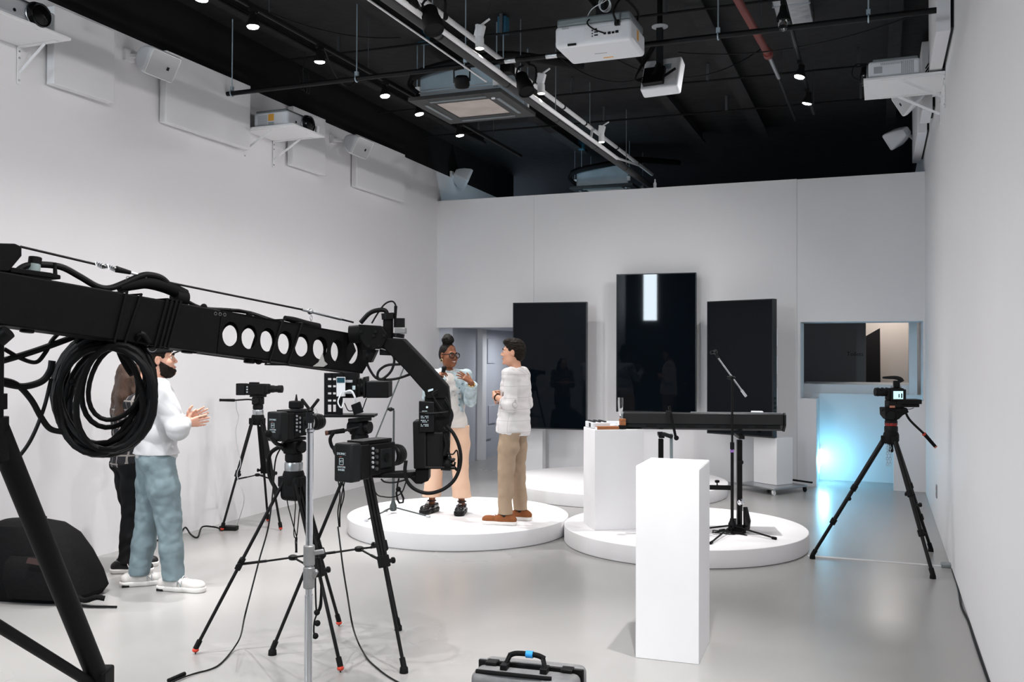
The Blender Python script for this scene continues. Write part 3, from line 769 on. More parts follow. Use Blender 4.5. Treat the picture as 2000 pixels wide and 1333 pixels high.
# ================================================================== STAGE
def platform(lab, x, y, r, h=.15):
    t = thing('round_platform', lab, 'platform', (x, y, 0))
    MB().lathe([(r - .004, .004), (r, .012), (r, h - .004), (r - .004, h)], 96).build('top', 'plat', t)
    MB().lathe([(r - .03, 0), (r - .03, .006)], 64).build('base', 'darkgrey', t)
    return t
PA, PB, PC = (-3.81, 8.35, 1.065), (-1.655, 8.55, 1.085), (-3.05, 11.38, 1.36)
platform('round white platform the talking pair stand on', *PA)
platform('round white platform under the keyboard and the small plinth', *PB)
platform('round white platform at the back in front of the tall screen', *PC)
PH = .15
def plinth(lab, corner, rz, w, d, h, z=0):
    t = thing('plinth', lab, 'plinth', (corner[0], corner[1], z), rz)
    b = MB().box((w / 2, d / 2, h / 2), (w, d, h - .001)).build('body', 'ped', t, bev=.002)
    MB().box((w / 2, d / 2, h - .0005), (w - .003, d - .003, .012)).build('lid', 'ped', t, bev=.002)
    return t
plinth('tall empty white plinth standing alone in the foreground', (-1.275, 5.19), R(2.0), .352, .44, 1.07)
plinth('white plinth on the platform beside the keyboard, with small objects on top', (-2.335, 8.0), R(32), .45, .38, .88, PH)
PT = 1.03
def on_plinth(u, v, z=PT):   # local plinth coordinates -> world
    c, s = math.cos(R(32)), math.sin(R(32)); return (-2.335 + c * u - s * v, 8.0 + s * u + c * v, z + .006)
M['brown'] = mat('tan leather', (.36, .13, .045), .55, noise=.15, nscale=20)
t = thing('white_case', 'low white box with dark slots on the small plinth', 'box', on_plinth(.09, .23), R(32))
MB().box((0, 0, .028), (.16, .26, .05)).build('body', 'whiteplastic', t, bev=.004)
MB().box((-.081, -.03, .028), (.003, .05, .036)).build('socket', 'darkgrey', t)
for k in range(3): MB().box((-.05 + .05 * k, .02, .058), (.022, .2, .012)).build('slat', 'darkgrey', t, bev=.002)
t = thing('notebook', 'tan leather notebook lying at the front edge of the small plinth', 'book', on_plinth(.125, .05), R(32))
MB().box((0, 0, .012), (.20, .075, .022)).build('pages', 'whiteplastic', t)
MB().box((0, -.002, .024), (.202, .08, .003)).box((0, -.0395, .012), (.202, .003, .024)).build('cover', 'brown', t, bev=.001)
t = thing('white_tray', 'flat white tray behind the notebook on the small plinth', 'tray', on_plinth(.25, .28), R(32))
MB().box((0, 0, .012), (.14, .15, .02)).box((0, .074, .03), (.14, .006, .04)).box((.068, 0, .03), (.006, .15, .04)).build('tray', 'whiteplastic', t, bev=.003)
t = thing('wooden_blocks', 'small stack of reddish wooden blocks at the right end of the plinth', 'blocks', on_plinth(.264, .035), R(32))
MB().box((0, 0, .018), (.05, .06, .034), (0, 0, .2)).build('block', 'black', t, bev=.003)
MB().box((0, 0, .053), (.05, .06, .034), (0, 0, -.1)).build('block', 'brown', t, bev=.003)
MB().box((0, 0, .082), (.042, .05, .022), (0, 0, .3)).build('block', 'brown', t, bev=.003)
t = thing('champagne_flute', 'empty champagne flute on the small plinth behind the keyboard end', 'glass', on_plinth(.35, .372))
MB().lathe([(.030, 0), (.030, .003), (.006, .008), (.004, .03), (.004, .075), (.012, .10), (.024, .16), (.027, .22), (.026, .265), (.0245, .265), (.0255, .22), (.0225, .16), (.010, .105), (.002, .095)], 28).build('flute', 'glass', t)

# ---- big upright screens
M['bezel'] = mat('black screen frame', (.010, .011, .012), .35)
def screen(lab, bl, br, zb, h, thick=.07, bulge=0.):
    """upright display: bottom-left and bottom-right corner on the ground plan"""
    a, b = Vector((bl[0], bl[1], 0)), Vector((br[0], br[1], 0))
    mid = (a + b) / 2; w = (b - a).length; rz = math.atan2(b.y - a.y, b.x - a.x)
    t = thing('display_screen', lab, 'screen', (mid.x, mid.y, zb), rz)
    MB().box((0, thick / 2, h / 2), (w, thick, h)).build('housing', 'bezel', t, bev=.004)
    MB().box((0, -.0015, h / 2), (w - .024, .003, h - .024)).build('glass', 'screen', t)
    fr = MB()
    for s in (-1, 1): fr.box((s * (w / 2 - .005), -.003, h / 2), (.010, .006, h))
    fr.box((0, -.003, .008), (w - .02, .006, .016)); fr.box((0, -.003, h - .005), (w - .02, .006, .010))
    fr.build('bezel', 'bezel', t)
    MB().box((0, thick + .05, h * .45), (w * .55, .10, h * .5)).build('rear_box', 'blackmat', t, bev=.01)
    return t, mid, rz, w
t1, m1, r1, w1 = screen('black upright screen on the left, in front of the passage', (-4.81, 12.36), (-3.745, 12.42), .66, 1.765)
t2, m2, r2, w2 = screen('tall middle screen on the partition reflecting a window', (-3.365, 12.567), (-2.28, 12.62), .915, 1.89)
MB().box((0, .145, .95), (.5, .06, .5)).build('wall_mount', 'black', t2)
t3, m3, r3, w3 = screen('black upright screen on the right, on a wheeled white stand behind the keyboard', (-2.095, 12.40), (-1.22, 12.0), .675, 1.725, thick=.09)
for z in (.5, .9, 1.25): MB().box((w3 / 2 - .06, .13, z), (.05, .08, .22)).build('connector_box', 'whiteplastic', t3, bev=.006)
for k in range(5): MB().box((w3 / 2 + .004, .05, .25 + .06 * k), (.004, .05, .03)).build('vent', 'darkgrey', t3)
# white stands
t = thing('screen_stand', 'white column stand under the left screen', 'stand', (-4.60, 12.62, 0))
MB().box((0, 0, .40), (.34, .14, .80)).build('column', 'panelw', t, bev=.004)
MB().box((0, -.03, .012), (.6, .34, .024)).build('base', 'whitemetal', t, bev=.003)
MB().box((0, -.02, .86), (.3, .09, .3)).build('head', 'black', t)
fl, fr_, fl2 = (-1.17, 11.60), (-.885, 12.10), (-1.66, 12.24)
t = thing('wheeled_stand', 'wheeled white column stand under the right screen', 'stand', (-1.28, 12.16, 0), R(-35))
MB().box((0, .03, .075), (.62, .62, .022)).build('base', 'steel', t, bev=.004)
MB().box((-.05, .12, .378), (.36, .30, .58)).build('column', 'panelw', t, bev=.004)
MB().box((.132, .12, .378), (.012, .30, .58)).build('column_edge', 'whitemetal', t, bev=.003)
for sx in (-1, 1):
    for sy in (-1, 1):
        x, y = sx * .285, .03 + sy * .285
        c = MB().cyl((x, y, .045), (x, y, .066), .010, n=10).box((x, y, .045), (.028, .04, .03)).build('caster', 'whitemetal' if sy < 0 else 'black', t)
        MB().cyl((x - .01, y + .005, .027), (x + .01, y + .005, .027), .027, n=16).build('wheel', 'whiteplastic' if sy < 0 else 'rubber', c)
MB().bar((-.3, .36, .12), (.36, .36, .12), .03, .02).build('rear_bar', 'black', t)

# ---- electric piano on its stand, seen from the back
KA, KB = Vector((-2.13, 8.20, 0)), Vector((-.78, 8.56, 0))
km = (KA + KB) / 2; KW = (KB - KA).length; krz = math.atan2(KB.y - KA.y, KB.x - KA.x)
KZ = 1.03
t = thing('stage_piano', 'black electric piano on its stand, its back towards us', 'keyboard', (km.x, km.y, KZ), krz)
hw = KW / 2
prof = [(0.0, .055), (0.0, .15), (.02, .156), (.30, .11), (.31, .03), (.28, 0), (.06, 0)]     # (depth, height), back = 0
MB().prism([(-hw, y, z) for y, z in prof], (KW, 0, 0)).build('case', M.setdefault('piano', mat('black piano case', (.013, .013, .014), .42, spec=.45)), t, bev=.006)
MB().prism([(-hw + .03, -.004, .02), (-hw + .03, -.004, .05), (-hw + .03, .05, .05), (-hw + .03, .05, .02)], (KW - .06, 0, 0)).build('lower_panel', 'darkgrey', t)
for s in (-1, 1):
    MB().prism([(s * (hw + .002), y, z) for y, z in [(-.01, .05), (-.01, .145), (.03, .162), (.30, .118), (.32, .03), (.28, -.006), (.06, -.006)]], (s * .018, 0, 0)).build('end_cheek', 'greymetal' if s < 0 else 'darkgrey', t, bev=.004)
MB().prism([(-.1, .02, .157), (hw - .02, .02, .157), (hw - .02, .12, .143), (-.1, .12, .143)], (0, 0, .008)).build('top_panel', 'greyplastic', t)
kb = MB()
for k in range(52): kb.box((-hw + .05 + (k + .5) * (KW - .1) / 52, .24, .128), ((KW - .1) / 52 - .0015, .13, .016))
o = kb.build('white_keys', 'whiteplastic', t); o['kind'] = 'stuff'
for x, w_ in ((-.45, .09), (-.1, .07), (.12, .06), (.3, .2), (.5, .1)): MB().box((x, -.003, .035), (w_, .006, .02)).build('socket_panel', 'black', t, bev=.001)
for x in (-.55, .5): MB().cyl((x, .1, -.02), (x, .1, 0), .02, n=12).build('foot', 'rubber', t)
MB().box((hw - .22, .06, .166), (.10, .06, .014)).build('pedal_unit', 'whiteplastic', t, bev=.004)
def kw(x, y, z=0):
    c, s = math.cos(krz), math.sin(krz); return Vector((km.x + c * x - s * y, km.y + s * x + c * y, z))
t = thing('piano_stand', 'black two-post stand carrying the electric piano', 'stand', (km.x, km.y, PH), krz)
for s, x in ((-1, -.36), (1, .335)):
    MB().box((x, .14, .40), (.045, .07, .78)).build('post', 'black', t, bev=.004)
    MB().box((x, .14, .825), (.05, .34, .03)).build('rest', 'black', t, bev=.003)
    MB().box((x, .16, .02), (.05, .56, .035)).build('foot', 'black', t, bev=.004)
    MB().lathe([(.008, 0), (.008, .04), (.022, .045), (.024, .06), (.018, .065)], 14, (x, .10, .6), (0, -1, 0)).build('knob', 'black', t)
MB().box((-.03, .14, .36), (.62, .03, .04)).build('cross_bar', 'black', t, bev=.003)
kn = MB().lathe([(.006, .38), (.006, .40), (.020, .405), (.022, .42), (.018, .425)], 14, (.14, .14, 0)).build('knob', 'black', t)
# clamp arm in front of the piano
p = onY(1310, 806, 8.27)
t = thing('desk_clamp', 'short black clamp arm gripping the back of the electric piano', 'clamp', (p.x, p.y, PH))
a, b = onY(1307, 794, 8.22), onY(1320, 856, 8.24)
o0 = Vector((p.x, p.y, PH))
MB().bar(a - o0, b - o0, .018, .022).build('arm', 'black', t)
MB().box(onY(1306, 808, 8.21) - o0, (.045, .05, .045)).build('upper_jaw', 'black', t, bev=.004)
MB().box(onY(1304, 851, 8.23) - o0, (.09, .05, .03), (0, .3, 0)).build('lower_jaw', 'darkgrey', t, bev=.004)
MB().cyl(onY(1321, 856, 8.19) - o0, onY(1321, 856, 8.25) - o0, .022, n=16).build('knob', 'rubber', t)
q = onY(1311, 870, 8.30)
MB().bar(q - o0 + Vector((0, 0, .1)), Vector((q.x - o0.x, q.y - o0.y + .03, .02)), .022, .03).build('leg', 'greymetal', t)
MB().box((q.x - o0.x, q.y - o0.y + .03, .012), (.2, .2, .024)).build('foot', 'greymetal', t)
# boom microphone stand in front of the piano
def mic_stand(lab, base, hinge, tip, tail, feet, m='black', mb_='chrome', clip=True, base_h=.05, footlen=None):
    b = Vector(base)
    t = thing('microphone_stand', lab, 'microphone stand', b)
    L = lambda v: Vector(v) - b
    h, tp, tl_ = L(hinge), L(tip), L(tail)
    MB().cyl((0, 0, .05), (0, 0, h.z * .55), .014, n=12).build('lower_tube', m, t)
    MB().cyl((0, 0, h.z * .5), (0, 0, h.z - .01), .0095, n=12).build('upper_tube', m, t)
    MB().lathe([(.016, 0), (.019, .01), (.019, .06), (.016, .07)], 16, (0, 0, h.z * .53)).build('clutch', 'black', t)
    MB().lathe([(.018, .02), (.034, .03), (.034, .075), (.022, .10), (.018, .12)], 18).build('hub', m, t)
    for f in feet:
        fv = L(f)
        leg = MB().tube([(0, 0, .06), fv + Vector((0, 0, .012))], .008, 8).build('leg', m, t)
        d = fv.normalized()
        MB().cyl(fv - d * .03 + Vector((0, 0, .013)), fv + d * .01 + Vector((0, 0, .012)), .012, n=10).build('foot_cap', 'rubber' if m == 'black' else 'greyplastic', leg)
    bo = MB().cyl(tl_, tp, .0075, n=10).build('boom', mb_, t)
    dd = (tl_ - tp).normalized()
    MB().cyl(tl_ - dd * .06, tl_ + dd * .01, .012, n=12).build('counterweight', mb_, bo)
    MB().ball(h, .022, 14, 10).cyl(h - Vector((.035, 0, 0)), h + Vector((.035, 0, 0)), .012, n=12).build('hinge', 'black', t)
    if clip:
        c = MB().tube([tp, tp - dd * .03 + Vector((0, 0, .008)), tp - dd * .05 + Vector((-.004, 0, .02))], .010, 8).build('clip', 'black', t)
        MB().ball(tp - dd * .045 + Vector((0, 0, .018)), .02, 14, 10).ball(tp - dd * .05 + Vector((-.03, 0, .01)), .016, 12, 8).build('clip_jaw', 'blackgloss', c)
    return t
B0 = onZ(1430, 1040, PH)
ym = B0.y
mic_stand('black boom microphone stand without a microphone in front of the piano', B0, onY(1428, 738, ym), onY(1403, 700, ym - .05), onY(1456, 773, ym + .05),
          [onZ(1514, 1055, PH), onZ(1388, 1064, PH), onZ(1372, 1036, PH)])
tag(MB().box(onY(1429.5, 881, ym - .012), (.03, .008, .028)).build('purple_tape', M.setdefault('purple', mat('purple tape', (.32, .16, .50), .6))), 'bit of purple tape on the microphone stand by the piano', 'tape')
# saxophone-like bundle beside the stand: coiled cable bag and pedal
t = thing('effect_pedal', 'black pedal and a heap of leads at the foot of the piano stand', 'pedal', onZ(1440, 1042, PH))
MB().prism([(-.05, -.06, 0), (-.05, .10, 0), (-.05, .10, .06), (-.05, -.06, .02)], (.10, 0, 0)).build('pedal', 'black', t, bev=.006)
MB().tube([(.07, .06, .02), (.075, .06, .10), (.06, .06, .22)], [.028, .034, .02], 14).build('sleeve', 'blackgloss', t)
rnd = random.Random(7)
for k in range(4):
    pts = [(rnd.uniform(-.22, .1), rnd.uniform(-.12, .16), .006) for _ in range(6)]
    MB().tube(pts, .004, 6, smooth=6).build('lead', 'cable', t)
MB().lathe([(.0, -.03), (.022, -.02), (.03, 0), (.022, .02), (.0, .03)], 16, (.03, .0, .27), (0, -1, .2)).build('mirror_ball', 'chrome', t)
MB().cyl((.03, .03, .02), (.03, .01, .26), .007, n=10).build('post', 'black', t)
# pale microphone stand on the left platform
B1 = onZ(768, 1003, PH); ym = B1.y
mic_stand('grey boom microphone stand on the left platform behind the crane camera', B1, onY(763, 800, ym), onY(800, 690, ym + .25), onY(724, 880, ym - .2),
          [onZ(838, 1012, PH), onZ(714, 1020, PH), onZ(752, 1000, PH)], m='standgrey', mb_='standgrey', clip=False)
# ================================================================== TRIPODS AND CAMERAS
def tripod(lab, feet, zb, spread=None, tip='red', handle=None, style='twin', ring='steel', split=.5, headlab=None, rr=.0135):
    """feet: three floor points, zb: height of the bowl"""
    f3 = [Vector(f) for f in feet]
    c = sum(f3, Vector()) / 3; c.z = 0
    t = thing('camera_tripod', lab, 'tripod', c)
    top = zb - .10
    MB().lathe([(.045, top - .06), (.062, top - .03), (.062, top + .02), (.055, top + .04)], 22).build('shoulder', 'blackmat', t)
    MB().lathe([(.05, zb - .062), (.053, zb - .05), (.053, zb - .018), (.05, zb - .01)], 24).build('level_ring', ring, t)
    for f in f3:
        d = f - c; dn = d.normalized(); sd = Vector((-dn.y, dn.x, 0))
        a = dn * .055 + Vector((0, 0, top - .02)); e = d + Vector((0, 0, .03)); m = a.lerp(e, split)
        leg = bpy.data.objects.new('leg', None); COL.objects.link(leg); leg.parent = t; leg.empty_display_size = .05
        if style == 'twin':
            for s in (-1, 1): MB().cyl(a + sd * s * .021, m + sd * s * .019, rr * .72, n=10).build('upper_tube', 'black', leg)
            MB().cyl(a.lerp(m, .12), e, rr * .74, n=10).build('lower_tube', 'black', leg)
            MB().bar(m - (m - a).normalized() * .035, m + (m - a).normalized() * .03, .062, .034, dn).build('clamp', 'blackmat', leg, bev=.004)
        else:
            for k, (p, q, r_) in enumerate([(a, a.lerp(e, .42), rr * 1.25), (a.lerp(e, .38), a.lerp(e, .72), rr * 1.02), (a.lerp(e, .68), e, rr * .85)]):
                MB().cyl(p, q, r_, n=14).build('tube', 'black', leg)
            for k in (.42, .71):
                p = a.lerp(e, k); v = (e - a).normalized()
                MB().cyl(p - v * .03, p + v * .02, rr * 1.5, n=14).bar(p, p + sd * .03 + dn * .02, .02, .016).build('flip_lock', 'blackmat', leg, bev=.003)
        v = (e - a).normalized()
        MB().cyl(e - v * .05, e, rr * 1.15, n=12).build('foot_sleeve', 'blackmat', leg)
        if tip == 'red':
            MB().ball(e + Vector((0, 0, -.008)), (.019, .019, .014), 14, 8).build('red_tip', 'red', leg)
            MB().cyl(d + Vector((0, 0, .016)), d + Vector((0, 0, .0005)), .006, .003, n=8).build('spike', 'black', leg)
        else:
            MB().lathe([(.016, .034), (.022, .026), (.024, .0), (.0, .0)], 14, d + Vector((0, 0, .0005))).build('rubber_foot', 'rubber', leg)
        MB().lathe([(.012, 0), (.012, .022), (.018, .026), (.018, .036)], 12, m + sd * .03, sd).build('leg_knob', 'black', leg)
        MB().box(a, (.05, .05, .06)).build('hinge', 'blackmat', leg, bev=.006)
        if spread is not None:
            sp = a.lerp(e, spread)
            MB().cyl((0, 0, sp.z + .03), sp * .55 + Vector((0, 0, sp.z * .45 + .012)), .006, n=8).cyl(sp * .5 + Vector((0, 0, sp.z * .5 + .014)), sp, .008, n=8).build('spreader_arm', 'black', leg)
    if spread is not None:
        MB().lathe([(.02, 0), (.026, .006), (.026, .022), (.014, .028)], 14, (0, 0, sp.z + .016)).build('spreader_hub', 'black', t)
    return t, c
def fluid_head(t, zb, fwd, hdir=None, hlen=.38, grip='rubber', red=False, hp=None, accent='brownrub'):
    f = Vector((fwd[0], fwd[1], 0)).normalized(); s = Vector((f.y, -f.x, 0)); mt = Matrix((s, f, Vector((0, 0, 1)))).transposed()
    if red: MB().lathe([(.046, zb - .008), (.05, zb), (.05, zb + .016), (.046, zb + .02)], 24).build('red_ring', M.setdefault('reddark', mat('dark red anodised ring', (.30, .02, .015), .4)), t)
    MB().lathe([(.04, zb - .012), (.05, zb), (.05, zb + .03), (.042, zb + .045)], 22).build('pan_base', 'blackmat', t)
    MB().box(mt @ Vector((0, 0, 0)) + Vector((0, 0, zb + .075)), (.085, .10, .075), mt).build('fluid_head', 'blackmat', t, bev=.012, seg=3)
    for k in (-1, 1): MB().cyl(s * k * .04 + Vector((0, 0, zb + .08)), s * k * .068 + Vector((0, 0, zb + .08)), .034, n=20).build('tilt_drag', 'black', t)
    MB().box(Vector((0, 0, zb + .122)), (.065, .15, .02), mt).build('quick_plate', 'black', t, bev=.004)
    if hp is not None:
        a, b = Vector((0, 0, zb + .08)) + s * .06, Vector(hp)
        g0 = a.lerp(b, .6)
        MB().tube([a, a.lerp(g0, .35) + Vector((0, 0, .01)), g0], .008, 8, smooth=5).build('pan_handle', 'black', t)
        MB().cyl(g0, b, .014, .012, n=12).build('handle_grip', grip, t)
        v = (b - g0).normalized()
        MB().cyl(b, b + v * .012, .0135, n=12).build('grip_end', accent, t)
def battery_print(t, o, u, v, k=1.):
    """the lettering on the back of the battery"""
    o, u, v = Vector(o), Vector(u), Vector(v); n = u.cross(v).normalized()
    text_mesh('battery_print', 'DIONIC', .014 * k, 'print', t, o + v * .032 * k, u, v)
    text_mesh('battery_print', 'ANTON\nBAUER', .012 * k, 'print', t, o - v * .030 * k, u, v)
    fr = MB(); q = .012 * k
    for s in (-1, 1):
        fr.prism([o + u * s * q * .85 - v * q * 1.15, o + u * s * q - v * q * 1.15, o + u * s * q + v * q * 1.15, o + u * s * q * .85 + v * q * 1.15], n * .0007)
        fr.prism([o - u * q + v * s * q * 1.0, o + u * q + v * s * q * 1.0, o + u * q + v * s * q * 1.15, o - u * q + v * s * q * 1.15], n * .0007)
    fr.build('battery_print', 'print', t)
    text_mesh('battery_print', 'XT', .014 * k, 'print', t, o, u, v)
    MB().prism([o - u * .011 * k + v * .0195 * k, o + u * .003 * k + v * .0195 * k, o + u * .003 * k + v * .021 * k, o - u * .011 * k + v * .021 * k], n * .0006).build('battery_print', 'printred', t)
    MB().prism([o + u * .0 * k - v * .0195 * k, o + u * .012 * k - v * .0195 * k, o + u * .012 * k - v * .0180 * k, o + u * .0 * k - v * .0180 * k], n * .0006).build('battery_print', 'printred', t)
def cine_camera(lab, loc, rz, k=1., top=True, lens=.13, tilt=0):
    """box-shaped cinema camera, lens towards local +y, battery with lettering on the back (-y)"""
    t = thing('cinema_camera', lab, 'video camera', loc, rz)
    if tilt: t.rotation_euler = (tilt, 0, rz)
    b = lambda c, s, n, m='blackmat', bev=.006, par=None: MB().box([x * k for x in c], [x * k for x in s], None).build(n, m, par or t, bev=bev * k, seg=3)
    body = b((0, .03, .075), (.105, .17, .135), 'body')
    b((0, -.085, .07), (.098, .06, .15), 'battery_plate', 'black')
    bat = b((0, -.145, .072), (.10, .065, .165), 'battery', 'darkgrey', .010)
    battery_print(t, (-.006 * k, -.1785 * k, .078 * k), (1, 0, 0), (0, 0, 1), k)
    b((0, .0, .152), (.09, .20, .016), 'top_plate', 'black', .003)
    for i in range(5): MB().cyl([.0525 * k, (-.045) * k, (.045 + .02 * i) * k], [.058 * k, (-.045) * k, (.045 + .02 * i) * k], .006 * k, n=10).build('button', 'greyplastic', t)
    b((.054, .045, .075), (.006, .075, .085), 'side_panel', 'darkgrey', .003)
    sc = MB().cyl([.057 * k, .045 * k, .08 * k], [.061 * k, .045 * k, .08 * k], .018 * k, n=20).build('dial', 'black', t)
    for i in range(4): MB().cyl([.0525 * k, -.02 * k, (.035 + .026 * i) * k], [.060 * k, -.02 * k, (.035 + .026 * i) * k], .008 * k, n=12).build('socket', 'steel', t)
    mt_ = MB().lathe([(.040, 0), (.046, .004), (.046, .02), (.038, .024)], 26, (0, .115 * k, .075 * k), (0, 1, 0)); mt_.v = [Vector((v.x * k if 0 else v.x, v.y, v.z)) for v in mt_.v]
    mt_.build('lens_mount', 'steel', t)
    ln = MB().lathe([(.036 * k, .02), (.042 * k, .03), (.042 * k, lens * .45), (.046 * k, lens * .5), (.048 * k, lens * .85), (.045 * k, lens), (.038 * k, lens), (.034 * k, lens - .012)], 28, (0, .115 * k, .075 * k), (0, 1, 0)).build('lens', 'black', t)
    for q in (.35, .6, .75): MB().torus((0, .115 * k + lens * q, .075 * k), (0, 1, 0), .047 * k, .003, 28, 6).build('lens_ring', 'darkgrey', ln)
    MB().lathe([(.036 * k, lens - .01), (.02 * k, lens - .004), (.003, lens - .001)], 24, (0, .115 * k, .075 * k), (0, 1, 0)).build('lens_glass', 'lens', ln)
    if top:
        MB().box((-.0 * k, .02 * k, .185 * k), (.075 * k, .06 * k, .045 * k), (0, 0, .3)).build('receiver', 'blackmat', t, bev=.008)
        MB().cyl((0, .02 * k, .205 * k), (0, .02 * k, .245 * k), .010 * k, .003, n=10).build('antenna', 'black', t)
    return t
M['brownrub'] = mat('brown rubber', (.10, .04, .025), .6)
# ---- tripod with red tips (left of the two in front)
F = [(-3.598, 4.323, 0), (-2.677, 4.363, 0), (-3.137, 5.092, 0)]
t, c = tripod('black tripod with red tipped feet just left of the chrome stand', F, 1.085, spread=.5)
fluid_head(t, 1.085, (.05, 1))
t['label'] = 'black tripod with red tipped feet just left of the chrome stand'
MB().box((0, 0, .93), (.13, .11, .15)).build('pouch', 'blackmat', t, bev=.03, seg=3)
MB().tube([(-.03, -.05, 1.18), (-.12, -.06, 1.12), (-.13, -.05, 1.0), (-.07, -.05, .9)], .012, 8, smooth=6).build('strap', 'blackmat', t)
a = onD(524, 848, 5.15) - c; 
MB().tube([(-.03, -.05, 1.17), a.lerp(Vector((-.03, -.05, 1.17)), .5) - Vector((0, 0, .02)), a], .012, 8, smooth=5).build('pan_handle', 'black', t)
MB().ball(a, .022, 12, 8).build('handle_end', 'rubber', t)
cine_camera('black box camera with a lettered battery on the red tipped tripod', (c.x, c.y, 1.218), R(-4))
# ---- tripod with rubber feet carrying the caged rig
F = [(-3.186, 4.47, 0), (-2.36, 4.482, 0), (-2.754, 5.154, 0)]
t, c = tripod('black tripod with rubber feet just right of the chrome stand', F, 1.20, spread=.5, tip='rubber', ring='black')
h = onD(640, 846, 5.25) - c
fluid_head(t, 1.20, (.05, 1), hp=h)
g = thing('camera_rig', 'caged camera rig with slotted side plate, phone screen and matte box', 'video camera', (c.x, c.y, 1.335))
RD = 5.36
rig = lambda px, py, d=RD: onD(px, py, d) - Vector((c.x, c.y, 1.335))
def rigbox(x0, y0, x1, y1, d0, dd, name, m, bev=.003):
    q = [rig(x0, y1, d0), rig(x1, y1, d0), rig(x1, y0, d0), rig(x0, y0, d0)]
    return MB().prism(q, CF * dd).build(name, m, g, bev=bev)
rigbox(632, 811, 731, 816, RD - .06, .14, 'base_plate', 'black')
# slotted side plate, the slots are real openings
x0, x1, y0, y1 = 633, 669, 729, 812
cols = [(633, 640), (646, 651), (657, 669)]
pl = MB()
def strip(ax, ay, bx, by): pl.prism([rig(ax, by, RD - .02), rig(bx, by, RD - .02), rig(bx, ay, RD - .02), rig(ax, ay, RD - .02)], CF * .012)
strip(633, 729, 640, 812); strip(647, 729, 650, 812); strip(656, 729, 669, 812)
for a_, b_ in ((729, 739), (743, 753), (757, 767), (771, 781), (785, 791), (805, 812)): strip(640, a_, 656, b_)
pl.build('slotted_plate', 'black', g)
rigbox(668, 726, 697, 778, RD - .01, .11, 'camera_body', 'blackmat', .006)
rigbox(657, 737, 674, 775, RD - .045, .012, 'phone', 'whiteplastic', .002)
rigbox(658, 738, 673, 748, RD - .0475, .003, 'phone_screen', M.setdefault('phonescr', mat('dark teal phone screen', (.02, .07, .10), .2)), .0)
rigbox(674, 743, 688, 748, RD - .03, .02, 'clamp_rod', 'greyplastic')
rigbox(674, 765, 688, 770, RD - .03, .02, 'clamp_rod', 'greyplastic')
MB().cyl(rig(697, 757, RD + .05), rig(716, 757, RD + .06), .055, n=20).build('lens', 'black', g)
rigbox(697, 740, 704, 776, RD - .0, .10, 'follow_focus', 'black')
rigbox(709, 737, 714, 778, RD - .03, .14, 'filter_stage', 'black')
rigbox(715, 746, 759, 778, RD - .05, .17, 'matte_box', 'blackmat', .006)
rigbox(688, 754, 694, 762, RD - .014, .004, 'badge', 'print')
q = [rig(685, 792, RD - .05), rig(702, 785, RD - .05), rig(709, 806, RD - .05), rig(691, 811, RD - .05)]
MB().prism(q, CF * .03).build('transmitter', 'black', g, bev=.003)
MB().tube([rig(668, 766, RD - .06), rig(660, 785, RD - .08), rig(667, 797, RD - .08), rig(672, 780, RD - .05)], .004, 8, smooth=6).build('white_cable', 'whiteplastic', g)
MB().tube([rig(674, 766, RD - .05), rig(686, 764, RD - .07), rig(693, 776, RD - .07), rig(694, 786, RD - .05)], .006, 8, smooth=6).build('white_cable', 'whiteplastic', g)
MB().tube([rig(673, 788, RD - .04), rig(680, 802, RD - .06), rig(690, 803, RD - .06)], .003, 6, smooth=6).build('cable', 'cable', g)
MB().tube([rig(716, 778, RD - .04), rig(710, 795, RD - .05), rig(706, 806, RD - .05)], .003, 6, smooth=6).build('cable', 'cable', g)
# headphones hanging on that tripod
t = thing('headphones', 'black headphones hanging from the tripod of the caged rig', 'headphones', onD(665, 875, 5.12))
o = onD(665, 875, 5.12); hp = lambda x, y, d=5.12: onD(x, y, d) - o
MB().tube([hp(652, 845), hp(645, 858), hp(648, 872), hp(655, 880)], .010, 8, smooth=6).build('headband', 'blackmat', t)
MB().lathe([(.02, -.02), (.036, -.015), (.038, .012), (.028, .02)], 20, hp(660, 882), (.8, .2, .4)).build('ear_cup', 'blackmat', t)
MB().lathe([(.02, -.02), (.036, -.015), (.038, .012), (.028, .02)], 20, hp(680, 885), (.7, .4, -.5)).build('ear_cup', 'blackmat', t)
MB().tube([hp(655, 870), hp(666, 876), hp(678, 878)], .008, 8, smooth=5).build('yoke', 'blackmat', t)
for k, xs in enumerate(([655, 657, 664, 660, 662], [662, 664, 672, 664, 663], [684, 678, 668, 664, 664])):
    MB().tube([hp(x, y) for x, y in zip(xs, (885, 920, 965, 1000, 1030))], .0035, 6, smooth=6).build('lead', 'cable', t)
# ---- far tripod by the left wall
F = [(-5.843, 7.383, 0), (-5.74, 7.96, 0), (-5.346, 7.617, 0)]
t, c = tripod('slim black tripod standing by the left wall', F, 1.16, spread=.55, ring='steel', rr=.016)
ax = Vector((.97, .24, 0)).normalized()
fluid_head(t, 1.16, ax, hp=onD(431, 782, 9.0) - c, accent='rubber')
g = thing('video_camera', 'black video camera with a long lens on the tripod by the left wall', 'video camera', (c.x, c.y, 1.292), math.atan2(ax.y, ax.x) - PI / 2)
MB().box((0, -.02, .055), (.10, .20, .11)).build('body', 'blackmat', g, bev=.012, seg=3)
MB().box((0, -.165, .055), (.09, .09, .115)).build('battery', 'black', g, bev=.006)
MB().box((0, .09, .06), (.085, .06, .10)).build('front_block', 'blackmat', g, bev=.02, seg=3)
MB().lathe([(.03, 0), (.036, .01), (.036, .05), (.032, .055), (.032, .09), (.037, .095), (.037, .135), (.03, .135)], 24, (0, .11, .06), (0, 1, 0)).build('lens', 'black', g)
MB().box((0, -.04, .117), (.05, .09, .016)).build('top_handle', 'black', g, bev=.004)
